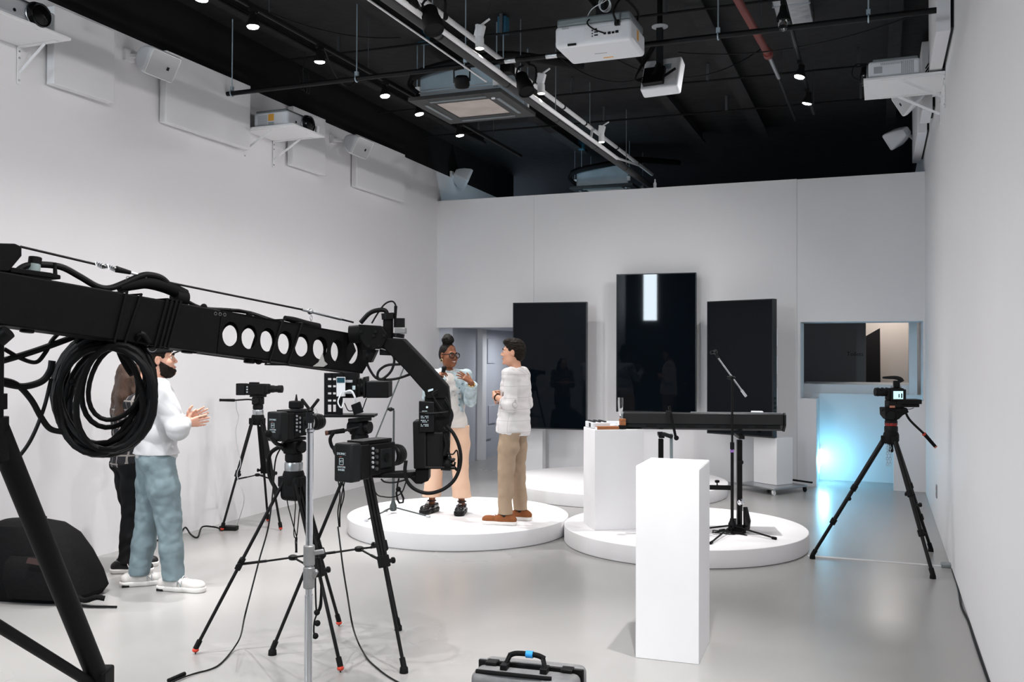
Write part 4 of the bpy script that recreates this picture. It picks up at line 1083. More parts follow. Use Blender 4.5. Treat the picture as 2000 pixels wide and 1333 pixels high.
for k in range(3): MB().cyl((.05, -.09, .03 + .025 * k), (.055, -.09, .03 + .025 * k), .008, n=10).build('socket', 'steel', g)
# its supply lead and adapter on the floor
q0 = onD(461, 780, 9.1)
tag(MB().tube([q0, onD(462, 800, 9.1), onD(466, 815, 9.1), onD(461, 840, 9.05), onD(463, 870, 9.0), onD(470, 905, 8.95), onD(463, 930, 8.9), onD(477, 975, 8.85), onZ(462, 1030, .03)], .0035, 6, smooth=6).build('supply_lead', 'greyplastic'), 'thin lead hanging from the camera by the left wall', 'cable')
t = thing('power_adapter', 'black power adapter brick on the floor at the left wall tripod', 'power adapter', onZ(447, 1036, 0))
MB().box((0, 0, .022), (.17, .08, .042), (0, 0, .25)).build('brick', 'black', t, bev=.008)
tag(MB().tube([onZ(432, 1034, .02), onZ(418, 1030, .03), onZ(395, 1030, .04), onZ(386, 1050, .012), onZ(373, 1045, .02), onZ(362, 1031, .06), onZ(352, 1045, .03), onZ(342, 1054, .012), onZ(325, 1052, .01), onZ(300, 1058, .01)], .008, 8, smooth=6).build('floor_cable', 'cable'), 'black cable wandering along the left wall to the adapter', 'cable')
# ---- tripod on the right with the stills camera
F = [(-.521, 8.258, 0), (.379, 7.871, 0), (.415, 8.951, 0)]
t, c = tripod('black tripod with a red ring at the right, chain hanging inside', F, 1.13, style='lever', tip='rubber', ring='black', rr=.0165)
rc_ = lambda px, py, d=7.76: onD(px, py, d) - Vector((c.x, c.y, 0))
fluid_head(t, 1.13, (-1, .0), red=True)
MB().prism([rc_(x, y, 7.70) for x, y in ((1728, 797), (1772, 797), (1776, 806), (1764, 812), (1756, 820), (1736, 821), (1729, 812))], CF * .12).build('head_body', 'blackmat', t, bev=.008)
MB().tube([rc_(1768, 805), rc_(1778, 822), rc_(1806, 849)], .010, 8, smooth=5).build('pan_handle', 'black', t)
MB().cyl(rc_(1805, 848), rc_(1826, 872), .016, .014, n=12).build('handle_grip', 'rubber', t)
MB().cyl(rc_(1804, 847), rc_(1806, 850), .0165, n=12).build('red_collar', 'red', t)
MB().cyl(rc_(1826, 872), rc_(1828, 874), .0145, n=12).build('grip_end', M.setdefault('copper', mat('copper', (.5, .2, .12), .4)), t)
MB().cyl((0, 0, 1.06), (0, 0, .93), .014, .018, n=12).ball((0, 0, .92), .02, 12, 8).build('centre_knob', 'black', t)
ch = thing('hanging_chain', 'steel chain hanging between the legs of the right tripod', 'chain', (c.x - .03, c.y - .03, 1.03))
lk = MB()
n0 = [Vector((math.cos(a_) * .008, 0, math.sin(a_) * .014)) for a_ in [2 * PI * i / 12 for i in range(12)]]
m0 = None
for s_, off in ((0, 0.), (1, .022)):
    for k in range(11):
        z = -.022 * k
        pts = [Vector((v.x, 0, v.z)) if k % 2 == 0 else Vector((0, v.x, v.z)) for v in n0]
        MB().tube([p + Vector((off, .0, z)) for p in pts], .0032, 5, closed=True).build('link', 'galv', ch)
g = thing('mirrorless_camera', 'small black camera with a furry microphone and lit screen on the right tripod', 'camera', (c.x, c.y, 1.262))
rg = lambda px, py, d=7.75: onD(px, py, d) - Vector((c.x, c.y, 1.262))
def gbox(x0, y0, x1, y1, d0, dd, name, m, bev=.004): return MB().prism([rg(x0, y1, d0), rg(x1, y1, d0), rg(x1, y0, d0), rg(x0, y0, d0)], CF * dd).build(name, m, g, bev=bev)
gbox(1736, 759, 1767, 783, 7.70, .09, 'body', 'blackmat', .01)
gbox(1741, 761, 1770, 783, 7.665, .012, 'screen_housing', 'black')
gbox(1745, 764.5, 1764, 780, 7.6635, .0015, 'lit_screen', M.setdefault('litscr', mat('lit camera screen', (.3, .6, .62), .3, emit=.75, ecol=(.62, .86, .88))), 0)
gbox(1755, 770, 1757, 777, 7.6625, .001, 'screen_figure', 'black', 0); gbox(1760, 769, 1762.5, 778, 7.6625, .001, 'screen_figure', 'black', 0)
ln = MB().cyl(rg(1737, 767), rg(1709, 766), .032, .034, n=22).build('lens', 'black', g)
for x in (1713, 1722, 1730): MB().cyl(rg(x, 766), rg(x + 3, 766), .0365, n=22).build('lens_ring', 'darkgrey', ln)
MB().cyl(rg(1741, 757), rg(1760, 757), .012, n=10).build('cold_shoe', 'steel', g)
mic = MB(); mic.tube([rg(1724, 738), rg(1733, 738), rg(1748, 738), rg(1758, 741), rg(1761, 746)], [.008, .024, .032, .036, .022], 16, smooth=5)
mic.build('furry_microphone', M.setdefault('fur', mat('black fur', (.01, .01, .01), .9, bump=1., bscale=250)), g)
MB().bar(rg(1751, 744), rg(1751, 758), .05, .05).build('microphone_mount', 'black', g, bev=.006)
gbox(1752, 781, 1801, 790, 7.68, .12, 'long_plate', 'black', .005)
gbox(1756, 790, 1796, 796, 7.69, .10, 'slide_plate', 'blackmat', .004)
gbox(1736, 783, 1760, 797, 7.69, .09, 'base_block', 'black', .005)
gbox(1738, 793, 1748, 797, 7.685, .004, 'copper_plate', 'copper', 0)
MB().tube([rg(1734, 775), rg(1734, 785), rg(1738, 790), rg(1744, 791)], .003, 6, smooth=5).build('lead', 'cable', g)
MB().tube([rg(1764, 796), rg(1775, 800), rg(1785, 797)], .003, 6, smooth=5).build('lead', 'cable', g)
# ---- chrome stand with a padded fork
CP = onD(605, 900, 3.9); CP.z = 0
t = thing('chrome_stand', 'chrome light stand with a black padded fork, right in the foreground', 'light stand', CP)
zz = lambda py: CAM_H - (py - 694) / CAM_F * 3.9
MB().cyl((0, 0, .06), (0, 0, zz(1165)), .0175, n=22).build('lower_tube', 'chrome', t)
MB().cyl((0, 0, zz(1170)), (0, 0, zz(849)), .0145, n=22).build('middle_tube', 'chrome', t)
MB().cyl((0, 0, zz(850)), (0, 0, zz(825)), .0075, n=16).build('upper_tube', 'chrome', t)
MB().lathe([(.012, 0), (.018, .004), (.018, .014), (.012, .018)], 20, (0, 0, zz(849))).build('top_collar', 'chrome', t)
MB().box((0, 0, (zz(808) + zz(830)) / 2), (.026, .026, zz(808) - zz(830))).build('socket', 'black', t, bev=.003)
for s in (-1, 1):
    MB().bar((s * .004, 0, zz(803)), (CR * s * .036 + Vector((0, 0, zz(783)))), .016, .012).build('fork_arm', 'blackmat', t, bev=.004)
MB().lathe([(.010, 0), (.016, .006), (.012, .014)], 14, (0, 0, zz(808))).build('fork_base', 'black', t)
MB().torus((.022, 0, zz(808)), (.2, 1, 0), .014, .001, 18, 5).build('ring', 'steel', t)
for z0, z1 in ((1068, 1108), (1110, 1152)):
    MB().lathe([(.02, zz(z1)), (.0235, zz(z1) + .004), (.0235, zz(z0) - .004), (.02, zz(z0))], 24).build('lock_collar', 'alu', t)
MB().bar(CR * .012 + Vector((0, 0, zz(1084))), CR * .062 + Vector((0, 0, zz(1080))), .014, .02).build('lock_lever', 'alu', t, bev=.004)
MB().bar(CR * .012 + Vector((0, 0, zz(1135))), CR * .036 + Vector((0, 0, zz(1115))) - CF * .02, .014, .018).build('lock_lever', 'alu', t, bev=.004)
for k in range(3):
    a_ = R(200 + 120 * k)
    lg = MB().tube([(0, 0, .30), (math.cos(a_) * .25, math.sin(a_) * .25, .14), (math.cos(a_) * .45, math.sin(a_) * .45, .012)], .011, 10).build('leg', 'chrome', t)
    MB().cyl((math.cos(a_) * .44, math.sin(a_) * .44, .012), (math.cos(a_) * .47, math.sin(a_) * .47, .012), .012, n=10).build('foot', 'rubber', lg)
    MB().cyl((0, 0, .12), (math.cos(a_) * .25, math.sin(a_) * .25, .14), .007, n=8).build('brace', 'chrome', lg)
# bungee loops with beads hanging by the chrome stand
t = thing('bungee_loops', 'black bungee cords with ball ends hanging behind the chrome stand', 'cord', onD(620, 1090, 4.25))
o = onD(620, 1090, 4.25); bp = lambda x, y, d=4.25: onD(x, y, d) - o
for xs in ([618, 616, 617, 619], [622, 626, 628, 621], [624, 627, 625, 618]):
    MB().tube([bp(x, y) for x, y in zip(xs, (1090, 1130, 1180, 1200))], .004, 6, smooth=6).build('cord', 'cable', t)
for x, y in ((619, 1197), (620, 1218), (616, 1243)): MB().ball(bp(x, y), .014, 14, 10).build('ball_end', 'rubber', t)
MB().tube([bp(619, 1200), bp(614, 1215), bp(613, 1235), bp(616, 1243)], .004, 6, smooth=5).build('cord', 'cable', t)
# cables from the cameras to the floor
tag(MB().tube([onD(550, 872, 5.2), onD(538, 900, 5.2), onD(533, 960, 5.15), onD(524, 1030, 5.0), onD(507, 1092, 4.9), onD(492, 1150, 4.8), onD(478, 1205, 4.72), onZ(470, 1243, .10), onZ(458, 1265, .02), onZ(440, 1288, .006), onZ(424, 1302, .006), onZ(405, 1310, .006), onZ(385, 1315, .006), onZ(355, 1325, .01), onZ(328, 1337, .01)], .0045, 8, smooth=8).build('camera_cable', 'cable'), 'black cable dropping from the left box camera and running out along the floor', 'cable')
t = thing('inline_plug', 'black inline plug at the end of the floor cable at the bottom left', 'plug', onZ(345, 1328, 0))
v = (onZ(328, 1338, .012) - onZ(360, 1324, .012))
MB().cyl(-v * .5 + Vector((0, 0, .012)), v * .5 + Vector((0, 0, .012)), .011, n=12).build('plug', 'rubber', t)
tag(MB().tube([onD(660, 1030, 5.1), onD(665, 1070, 5.0), onD(670, 1110, 4.95), onD(678, 1160, 4.85), onD(688, 1220, 4.75), onZ(698, 1252, .08), onZ(708, 1272, .02), onZ(718, 1288, .008), onZ(730, 1300, .006), onZ(758, 1322, .006), onZ(800, 1345, .006)], .0045, 8, smooth=8).build('camera_cable', 'cable'), 'black cable dropping from the caged rig and curving away to the right on the floor', 'cable')
t = thing('hanging_leads', 'two thin leads dangling below the left box camera', 'cable', onD(575, 960, 5.2))
o = onD(575, 960, 5.2)
for xs in ([556, 562, 567, 578, 580, 577], [572, 577, 576, 574, 579, 580], [588, 586, 584, 580, 577, 578]):
    MB().tube([onD(x, y, 5.2) - o for x, y in zip(xs, (945, 985, 1005, 1045, 1055, 1080))], .003, 6, smooth=6).build('lead', 'cable', t)
# ================================================================== CAMERA CRANE
JA = onD(0, 582, 3.2); JB = onD(690, 690, 4.45)
ja = (JB - JA).normalized(); js = ja.cross(Vector((0, 0, 1))).normalized(); ju = js.cross(ja)
def onArm(px, py, off=0.):
    """point of the crane arm's facing side"""
    v = ray(px, py); o = JA + js * off - CPOS
    return CPOS + v * (o.dot(js) / v.dot(js))
def lt(p): q = p - JA; return q.dot(ja), q.dot(ju)
AW, AH = .146, .182
LEN = (JB - JA).length
base = JA - ja * .25; 
crane = thing('camera_crane', 'long black camera crane arm reaching in from the left', 'camera crane', (base.x, base.y, 0))
CB = Vector((base.x, base.y, 0))
def W2(mb, name, m, par=None, bev=0., seg=2): 
    par = par or crane
    mb.v = [v - CB for v in mb.v]
    return mesh_obj(name, mb.v, mb.f, m, par, bev, seg)
def AP(l, s, t): return JA + ja * l + js * s + ju * t
h2 = AH / 2
hole_px = [450, 487, 523, 557, 590, 626, 659, 688]
lh = [lt(onArm(x, 659 + (x - 450) * .12))[0] for x in hole_px]
l_h0 = lh[0] - .055; l_end = lh[-1] + .06
# solid rear part of the arm
mb = MB(); mb.prism([AP(-1.0, 0, -h2), AP(-1.0, 0, h2), AP(l_h0, 0, h2), AP(l_h0, 0, -h2)], -js * AW)
W2(mb, 'rear_section', 'jib', bev=.006)
# front part: two side plates with lightening holes, top and bottom plates
def side_plate(s0, name):
    mb = MB(); th = .006; nseg = 24
    bounds = [l_h0] + [(lh[i] + lh[i + 1]) / 2 for i in range(len(lh) - 1)] + [l_end]
    for i, c_ in enumerate(lh):
        a0, a1 = bounds[i], bounds[i + 1]
        rx, ry = min(c_ - a0, a1 - c_) - .007, .052
        ring, out = [], []
        for k in range(nseg):
            an = 2 * PI * (k + .5) / nseg; cx, cz = math.cos(an), math.sin(an)
            ring.append((c_ + rx * cx, ry * cz))
            q = min(((a1 - c_) / cx) if cx > 1e-6 else ((a0 - c_) / cx) if cx < -1e-6 else 9, (h2 / abs(cz)) if abs(cz) > 1e-6 else 9)
            out.append((c_ + q * cx, q * cz))
        # rectangle corners get exact points
        for k in range(nseg):
            k2 = (k + 1) % nseg
            quad = [ring[k], ring[k2], out[k2], out[k]]
            p0, p1 = out[k], out[k2]
            if abs(p0[0] - p1[0]) > 1e-6 and abs(p0[1] - p1[1]) > 1e-6:
                cor = (a1 if max(p0[0], p1[0]) > a1 - 1e-5 else a0, h2 if max(p0[1], p1[1]) > h2 - 1e-5 else -h2)
                quad = [ring[k], ring[k2], out[k2], cor, out[k]]
            mb.prism([AP(l, s0, z) for l, z in quad], -js * th)
    # slanted nose
    mb.prism([AP(l_end, s0, -h2), AP(l_end, s0, h2), AP(l_end + .05, s0, h2), AP(l_end + .09, s0, h2 * .3), AP(l_end + .015, s0, -h2)], -js * th)
    return W2(mb, name, 'jib')
side_plate(0, 'holed_plate'); side_plate(-AW + .006, 'holed_plate')
for z in (-h2 + .003, h2 - .003):
    mb = MB(); mb.prism([AP(l_h0, 0, z), AP(l_end + .02, 0, z), AP(l_end + .02, -AW, z), AP(l_h0, -AW, z)], ju * .005 * (1 if z < 0 else -1))
    W2(mb, 'flange_plate', 'jib')
# wire rope above the arm with turnbuckles
r0, r1, r2, r3, r4, r5 = [onArm(x, y, -.05) for x, y in ((40, 482), (185, 516), (252, 532), (300, 546), (590, 605), (690, 630))]
W2(MB().tube([r0, r1, r2, r3, r4, r5], .0045, 8), 'guy_wire', 'black')
sp = MB(); n_ = 34
d_ = (r2 - r1)
sp.tube([r1 + d_ * (k / n_ * .62) + (ju * math.cos(k * 2.2) + js * math.sin(k * 2.2)) * .009 for k in range(n_)], .0025, 6)
W2(sp, 'spring', 'steel')
W2(MB().cyl(r1 + d_ * .62, r2 + (r3 - r2) * .05, .013, .008, n=12), 'wire_clamp', 'black')
W2(MB().cyl(r2, r2 + (r3 - r2) * .7, .0055, n=8), 'turnbuckle', 'steel')
W2(MB().torus(r2 - ju * .03, (1, .2, 0), .014, .0015, 18, 5), 'split_ring', 'steel')
W2(MB().cyl(r4, r4 + (r5 - r4) * .75, .0065, n=8), 'turnbuckle', 'steel')
W2(MB().ball(r4 + (r5 - r4) * .15, .014, 12, 8), 'shackle', 'steel')
W2(MB().torus(r4 + (r5 - r4) * .18 - ju * .028, (1, .2, 0), .012, .0015, 18, 5), 'split_ring', 'steel')
# mast block at the left edge
mb = MB(); mb.prism([onArm(-260, 468), onArm(30, 476), onArm(43, 482), onArm(43, 500), onArm(18, 530), onArm(-260, 520)], -js * .10)
W2(mb, 'mast_head', 'jib', bev=.004)
q = onArm(66, 527, -.05)
W2(MB().lathe([(.021, 0), (.021, .026), (.020, .034)], 18, q - ju * .012, ju), 'bubble_cup', M.setdefault('milky', mat('milky plastic', (.30, .37, .37), .5)))
W2(MB().lathe([(.022, .034), (.022, .056), (.020, .058)], 18, q - ju * .012, ju), 'cup_lid', 'black')
mb = MB(); mb.prism([onArm(20, 532, -.01), onArm(119, 546, -.01), onArm(119, 538, -.01), onArm(100, 533, -.01), onArm(20, 522, -.01)], -js * .09); W2(mb, 'ridge_plate', 'jib', bev=.003)
W2(MB().cyl(onArm(108, 540, -.04), onArm(107, 514, -.04), .008, .006, n=10), 'bolt', 'black')
# hoses on top of the arm
W2(MB().tube([onArm(x, y, -.05) for x, y in ((30, 533), (50, 520), (80, 517), (120, 522), (155, 540), (190, 560), (215, 563), (245, 552), (272, 540), (292, 537), (318, 545), (340, 570))], .012, 10, smooth=6), 'top_hose', 'cable')
W2(MB().tube([onArm(x, y, -.06) for x, y in ((232, 562), (262, 556), (290, 553), (330, 563), (360, 578))], [.020, .022, .026, .028, .028], 14, smooth=5), 'cable_bundle', 'rubber')
W2(MB().cyl(onArm(340, 580, -.06), onArm(362, 585, -.06), .034, n=18), 'bundle_end', 'rubber')
W2(MB().tube([onArm(x, y, -.06) for x, y in ((360, 586), (395, 602), (450, 606), (490, 612), (540, 628), (600, 640), (640, 647), (690, 660))], .008, 8, smooth=6), 'front_cable', 'cable')
W2(MB().tube([onArm(x, y, -.03) for x, y in ((450, 606), (470, 607), (500, 616), (530, 628))], .006, 8, smooth=6), 'front_cable', 'cable')
W2(MB().tube([onArm(x, y, -.05) for x, y in ((556, 622), (575, 626), (600, 634), (622, 640))], [.012, .018, .014, .02], 12, smooth=5), 'wire_bundle', 'rubber')
for x in (398, 487): W2(MB().ball(onArm(x, 600 + (x - 398) * .16, -.03), .014, 12, 8), 'cable_clip', 'rubber')
# straps round the arm
for x0, x1 in ((246, 222), (274, 242), (326, 300), (335, 310), (344, 318), (352, 326), (552, 524), (590, 560)):
    a_, b_ = onArm(x0, 0), onArm(x1, 0)
    la, lb_ = lt(onArm(x0, 574 + (x0 - 246) * .145))[0], lt(onArm(x1, 668 + (x1 - 222) * .15))[0]
    W2(MB().tube([AP(la, .006, h2 + .006), AP(lb_, .006, -h2 - .006), AP(lb_, -AW - .006, -h2 - .006), AP(la, -AW - .006, h2 + .006)], .0055, 8, closed=True), 'strap', 'rubber')
# knobs below the arm
for x, y in ((53, 643), (366, 684), (487, 704)):
    p = onArm(x, y, -.06); W2(MB().lathe([(.010, .03), (.010, .008), (.024, .006), (.024, -.012), (.018, -.014)], 16, p, ju), 'knob', 'black')
for x, y in ((380, 683), (505, 705)): W2(MB().ball(onArm(x, y, -.05), .017, 12, 8), 'knob', 'rubber')
W2(MB().torus(onArm(297, 677, -.05), js, .020, .003, 20, 6), 'ring', 'steel')
# worn bare patch
M['scuff'] = mat('bare scuffed metal', (.34, .34, .33), .5)
mb = MB(); mb.prism([onArm(x, y, .0012) for x, y in ((611, 716), (622, 708), (630, 690), (634, 706), (640, 712), (632, 717))], -js * .001); W2(mb, 'scuff_mark', 'scuff')
for i, (x, y) in enumerate(((421, 613), (430, 614), (439, 615))): W2(MB().torus(onArm(x, y, .001), js, .006, .0009, 14, 5), 'bolt_mark', 'alu')
# ---- head: bracket plates, tilt post, cranked box arm
GD = 4.42
def gp(px, py, d=GD): return onD(px, py, d)
def plate(poly, d, th, name, m='jib', bev=.003, par=None):
    mb = MB(); mb.prism([gp(x, y, d) for x, y in poly], CF * th); return W2(mb, name, m, par, bev)
plate([(700, 634), (745, 637), (757, 655), (745, 682), (718, 683), (703, 662)], GD - .07, .012, 'bracket_plate')
plate([(700, 634), (745, 637), (757, 655), (745, 682), (718, 683), (703, 662)], GD + .06, .012, 'bracket_plate')
plate([(708, 684), (736, 684), (724, 709), (708, 704)], GD - .05, .08, 'lower_lug')
for x, y in ((705, 648), (733, 648), (750, 656), (730, 656), (720, 676), (740, 676), (717, 694)):
    W2(MB().cyl(gp(x, y, GD - .078), gp(x, y, GD - .068), .0075, n=12), 'bolt', 'black')
W2(MB().cyl(gp(683, 654, GD), gp(708, 652, GD), .042, n=20), 'pivot_drum', 'jib')
W2(MB().bar(gp(735, 644, GD), gp(762, 645, GD), .03, .03), 'link_bar', 'jib')
W2(MB().cyl(gp(758, 662, GD), gp(758, 618, GD), .024, n=20), 'pan_post', 'jib')
W2(MB().cyl(gp(758, 624, GD), gp(757, 612, GD), .030, n=20), 'post_cap', 'black')
W2(MB().tube([gp(704, 631, GD), gp(722, 612), gp(740, 606), gp(752, 607), gp(757, 616)], .011, 10, smooth=6), 'head_hose', 'cable')
W2(MB().tube([gp(726, 632), gp(738, 612), gp(752, 594), gp(766, 589), gp(773, 598), gp(772, 616)], .004, 8, smooth=6), 'head_lead', 'cable')
W2(MB().cyl(gp(773, 598), gp(772, 622), .008, .006, n=10), 'lead_boot', 'rubber')
W2(MB().cyl(gp(780, 640, GD), gp(780, 622, GD), .026, n=18), 'motor', 'blackmat')
plate([(771, 640), (791, 640), (791, 652), (771, 652)], GD - .04, .08, 'motor_base', 'alu')
W2(MB().cyl(gp(778, 652, GD), gp(777, 660, GD), .03, n=18), 'turntable', 'black')
plate([(752, 660), (788, 662), (836, 712), (874, 755), (873, 780), (832, 780), (829, 766), (812, 747), (790, 722), (745, 676)], GD - .055, .11, 'cranked_arm', bev=.006)
plate([(741, 682), (765, 690), (764, 695), (741, 694)], GD - .04, .08, 'counter_block', 'black')
plate([(829, 775), (875, 755), (879, 800), (876, 892), (829, 892)], GD - .05, .10, 'drop_arm', bev=.005)
plate([(818, 784), (848, 786), (848, 845), (818, 845)], GD - .075, .03, 'control_box', 'black', bev=.003)
plate([(806, 824), (832, 822), (832, 912), (868, 912), (868, 917), (808, 917)], GD - .07, .13, 'roll_housing', 'blackmat', bev=.006)
plate([(832, 845), (866, 845), (866, 914), (832, 914)], GD - .06, .11, 'tilt_housing', 'blackmat', bev=.006)
# lettering strips on the control box (too small to read)
vent = MB()
for r_, y in enumerate((803, 806, 813, 816, 821, 824, 829, 832)):
    for c_ in range(6):
        if (r_ * 7 + c_ * 3) % 5 == 0: continue
        x = 822 + c_ * 2.6; vent.prism([gp(x, y + 1.3, GD - .0765), gp(x + 1.7, y + 1.3, GD - .0765), gp(x + 1.7, y, GD - .0765), gp(x, y, GD - .0765)], CF * .001)
o = W2(vent, 'box_print', 'print'); o['kind'] = 'stuff'
W2(MB().cyl(gp(834, 796, GD - .077), gp(834, 796, GD - .074), .005, n=14), 'badge', 'print')
plate([(836, 762), (846, 759), (846, 763), (836, 766)], GD - .058, .002, 'arm_label', 'print', 0)
# tilt motor and lower bracket
W2(MB().cyl(gp(862, 905, GD - .02), gp(881, 906, GD - .02), .034, n=18), 'tilt_motor', 'blackmat')
for k in range(6):
    a_ = k * PI / 3; W2(MB().cyl(gp(882 + 4 * math.cos(a_), 906 + 9 * math.sin(a_), GD - .02), gp(887 + 3 * math.cos(a_), 907 + 8 * math.sin(a_), GD - .02), .009, n=8), 'motor_lobe', 'black')
W2(MB().tube([gp(884, 910, GD - .02), gp(890, 916), gp(894, 919)], .007, 8, smooth=4), 'motor_plug', 'rubber')
plate([(811, 917), (837, 917), (837, 940), (822, 946), (811, 944)], GD - .06, .12, 'lower_block', 'jib', bev=.005)
plate([(798, 932), (812, 930), (826, 946), (812, 946)], GD - .05, .08, 'lower_wedge', 'jib', bev=.004)
plate([(725, 927), (812, 922), (812, 935), (725, 934)], GD - .04, .08, 'camera_bar', 'black', bev=.003)
# leads round the head
for pts, r_ in (([(868, 840), (878, 830), (884, 812), (878, 795), (868, 780)], .005), ([(866, 835), (874, 842), (880, 828), (880, 800), (870, 775)], .005),
                ([(820, 806), (840, 808), (868, 806), (876, 804)], .005), ([(868, 848), (872, 870), (868, 890)], .009), ([(872, 846), (876, 870), (870, 886)], .007),
                ([(866, 890), (876, 880), (874, 870), (880, 895)], .004), ([(870, 884), (884, 888), (892, 880), (895, 896), (894, 916)], .0035),
                ([(862, 800), (852, 785), (845, 770), (855, 762)], .004)):
    W2(MB().tube([gp(x, y, GD - .075) for x, y in pts], r_, 8, smooth=6), 'head_lead', 'cable')
W2(MB().tube([gp(x, y, GD - .08) for x, y in ((872, 832), (886, 848), (896, 870), (900, 895), (896, 920), (884, 942), (862, 958), (835, 964), (810, 956), (795, 940), (791, 920), (793, 900))], .0085, 10, smooth=7), 'loop_cable', 'cable')
W2(MB().tube([gp(x, y, GD - .03) for x, y in ((713, 700), (722, 722), (735, 739), (752, 742), (775, 740), (800, 732), (803, 731))], .006, 8, smooth=7), 'head_lead', 'cable')
W2(MB().tube([gp(x, y, GD - .04) for x, y in ((745, 678), (762, 686), (770, 703), (764, 725), (748, 740), (738, 738), (740, 725), (756, 714), (782, 712))], .006, 8, smooth=7), 'head_lead', 'cable')
# safety loop under the crane camera
W2(MB().tube([gp(x, y, GD - .05) for x, y in ((744, 936), (752, 942), (770, 943), (792, 938))], .004, 8, smooth=6), 'under_lead', 'cable')
W2(MB().tube([gp(x, y, GD - .05) for x, y in ((724, 938), (735, 965), (750, 971), (770, 971), (785, 962), (793, 942))], .003, 8, smooth=6), 'under_lead', 'cable')
W2(MB().tube([gp(x, y, GD - .05) for x, y in ((779, 935), (776, 950), (777, 960))], .004, 8, smooth=4), 'carabiner_cord', 'cable')
cb = MB(); cb.tube([gp(x, y, GD - .05) for x, y in ((777, 957), (774, 963), (776, 976), (780, 983), (787, 982), (788, 974), (782, 960))], .005, 8, closed=True); W2(cb, 'carabiner', 'black')
W2(MB().ball(gp(778, 956, GD - .05), .012, 12, 8), 'cord_stop', 'rubber')
# ---- tripod base at the left edge
top = onD(-10, 640, 3.22)
W2(MB().cyl(onD(-14, 905, 3.25), onD(-12, 640, 3.22), .032, n=20), 'column', 'jib')
W2(MB().cyl(onD(-2, 664, 3.2), onD(16, 648, 3.2), .026, n=16), 'column_knob', 'black')
W2(MB().cyl(onD(-14, 800, 3.25), onD(-14, 770, 3.25), .045, n=20), 'column_collar', 'jib')
W2(MB().cyl(onD(-14, 900, 3.25), onD(-14, 815, 3.25), .05, n=20), 'leg_crown', 'jib')
lg0, lg1 = onD(-6, 838, 3.25), onD(192, 1326, 4.1)
W2(MB().cyl(lg0, lg1, .040, .044, n=20), 'leg', 'jib')
W2(MB().box(lg1, (.10, .12, .09), (0, 0, .4)), 'leg_shoe', 'jib', bev=.012)
W2(MB().cyl(lg1 - Vector((0, 0, .04)), Vector((lg1.x, lg1.y, .125)), .022, n=14), 'wheel_post', 'black')
W2(MB().cyl(Vector((lg1.x - .02, lg1.y - .01, .0605)), Vector((lg1.x + .02, lg1.y + .01, .0605)), .06, n=24), 'wheel', 'rubber')
hub = Vector((CB.x - .1, CB.y + .0, .30))
W2(MB().cyl(onD(-40, 1200, 3.35), lg1 + Vector((0, 0, -.04)), .022, n=14), 'spreader_bar', 'jib')
for k, (dx, dy) in enumerate(((-.75, -.55), (.55, -.75))):
    e = Vector((CB.x + dx, CB.y + dy, .22)); W2(MB().cyl(onD(-14, 860, 3.25), e, .040, .044, n=16), 'leg', 'jib')
    W2(MB().cyl(e, Vector((e.x, e.y, .125)), .022, n=12), 'wheel_post', 'black'); W2(MB().cyl((e.x - .02, e.y, .0605), (e.x + .02, e.y, .0605), .06, n=20), 'wheel', 'rubber')
# ---- crane camera
loc = gp(706, 931, GD - .02)
cine_camera('black box camera with a lettered battery slung under the crane head', (gp(722, 930, 4.38).x, gp(722, 930, 4.38).y, gp(722, 931, 4.38).z + .004), R(-10), k=1.06, top=False, lens=.10)
# ---- cables of the crane: big coil and loose runs
coil = thing('cable_coil', 'big coil of thick black cable hanging under the crane arm', 'cable', onArm(205, 660, -.06))
CO = onArm(205, 660, -.06)
rnd = random.Random(3)
def loop(cx, cy, rx, ry, r_, rot=0, d=0., n=26, wob=.02):
    pts = []
    ph = rnd.uniform(0, 6)
    for k in range(n):
        a_ = 2 * PI * k / n; x, y = rx * math.cos(a_) * (1 + wob * math.sin(3 * a_ + ph)), ry * math.sin(a_) * (1 + wob * math.cos(2 * a_ + ph))
        c_, s_ = math.cos(rot), math.sin(rot)
        pts.append(onD(cx + x * c_ - y * s_, cy + x * s_ + y * c_, 3.62 + d + .03 * math.sin(a_ + ph)) - CO)
    mb = MB(); mb.tube(pts, r_, 10, closed=True); mb.build('cable_loop', 'cable', coil)
for cx, cy, rx, ry, r_, rot, d in [
        (203, 772, 92, 118, .0125, .10, 0), (205, 775, 98, 112, .0125, .0, .03), (200, 768, 86, 118, .0125, .16, .06), (208, 770, 90, 108, .0125, -.06, -.03),
        (198, 762, 90, 104, .012, .2, .02), (214, 776, 84, 100, .011, .25, .05), (196, 778, 82, 108, .012, -.08, -.05), (212, 765, 92, 115, .0125, .14, .08),
        (224, 752, 62, 86, .010, .3, .0), (228, 748, 52, 76, .009, .35, -.04),
        (206, 780, 96, 104, .014, .05, -.06), (201, 774, 88, 112, .014, .22, -.02), (210, 768, 82, 118, .0135, -.12, .04), (216, 782, 80, 104, .013, .3, .07), (199, 770, 94, 116, .014, -.03, .1), (222, 778, 72, 106, .012, .18, -.07), (190, 776, 78, 100, .012, .34, .03)]:
    loop(cx, cy, rx, ry, r_, rot, d)
for k, (x0, x1) in enumerate(((150, 165), (235, 255), (262, 290))):
    MB().tube([onD(x0, 668, 3.6) - CO, onD((x0 + x1) / 2, 652, 3.58) - CO, onD(x1, 668, 3.62) - CO], .012, 10, smooth=5).build('hanging_turn', 'cable', coil)
MB().tube([onD(236, 668, 3.6) - CO, onD(240, 690, 3.58) - CO, onD(252, 715, 3.6) - CO, onD(262, 730, 3.6) - CO], [.022, .032, .034, .02], 14, smooth=5).build('tape_wrap', 'rubber', coil)
MB().ball(onD(142, 746, 3.58) - CO, .014, 12, 8).build('cable_tie_ball', 'rubber', coil)
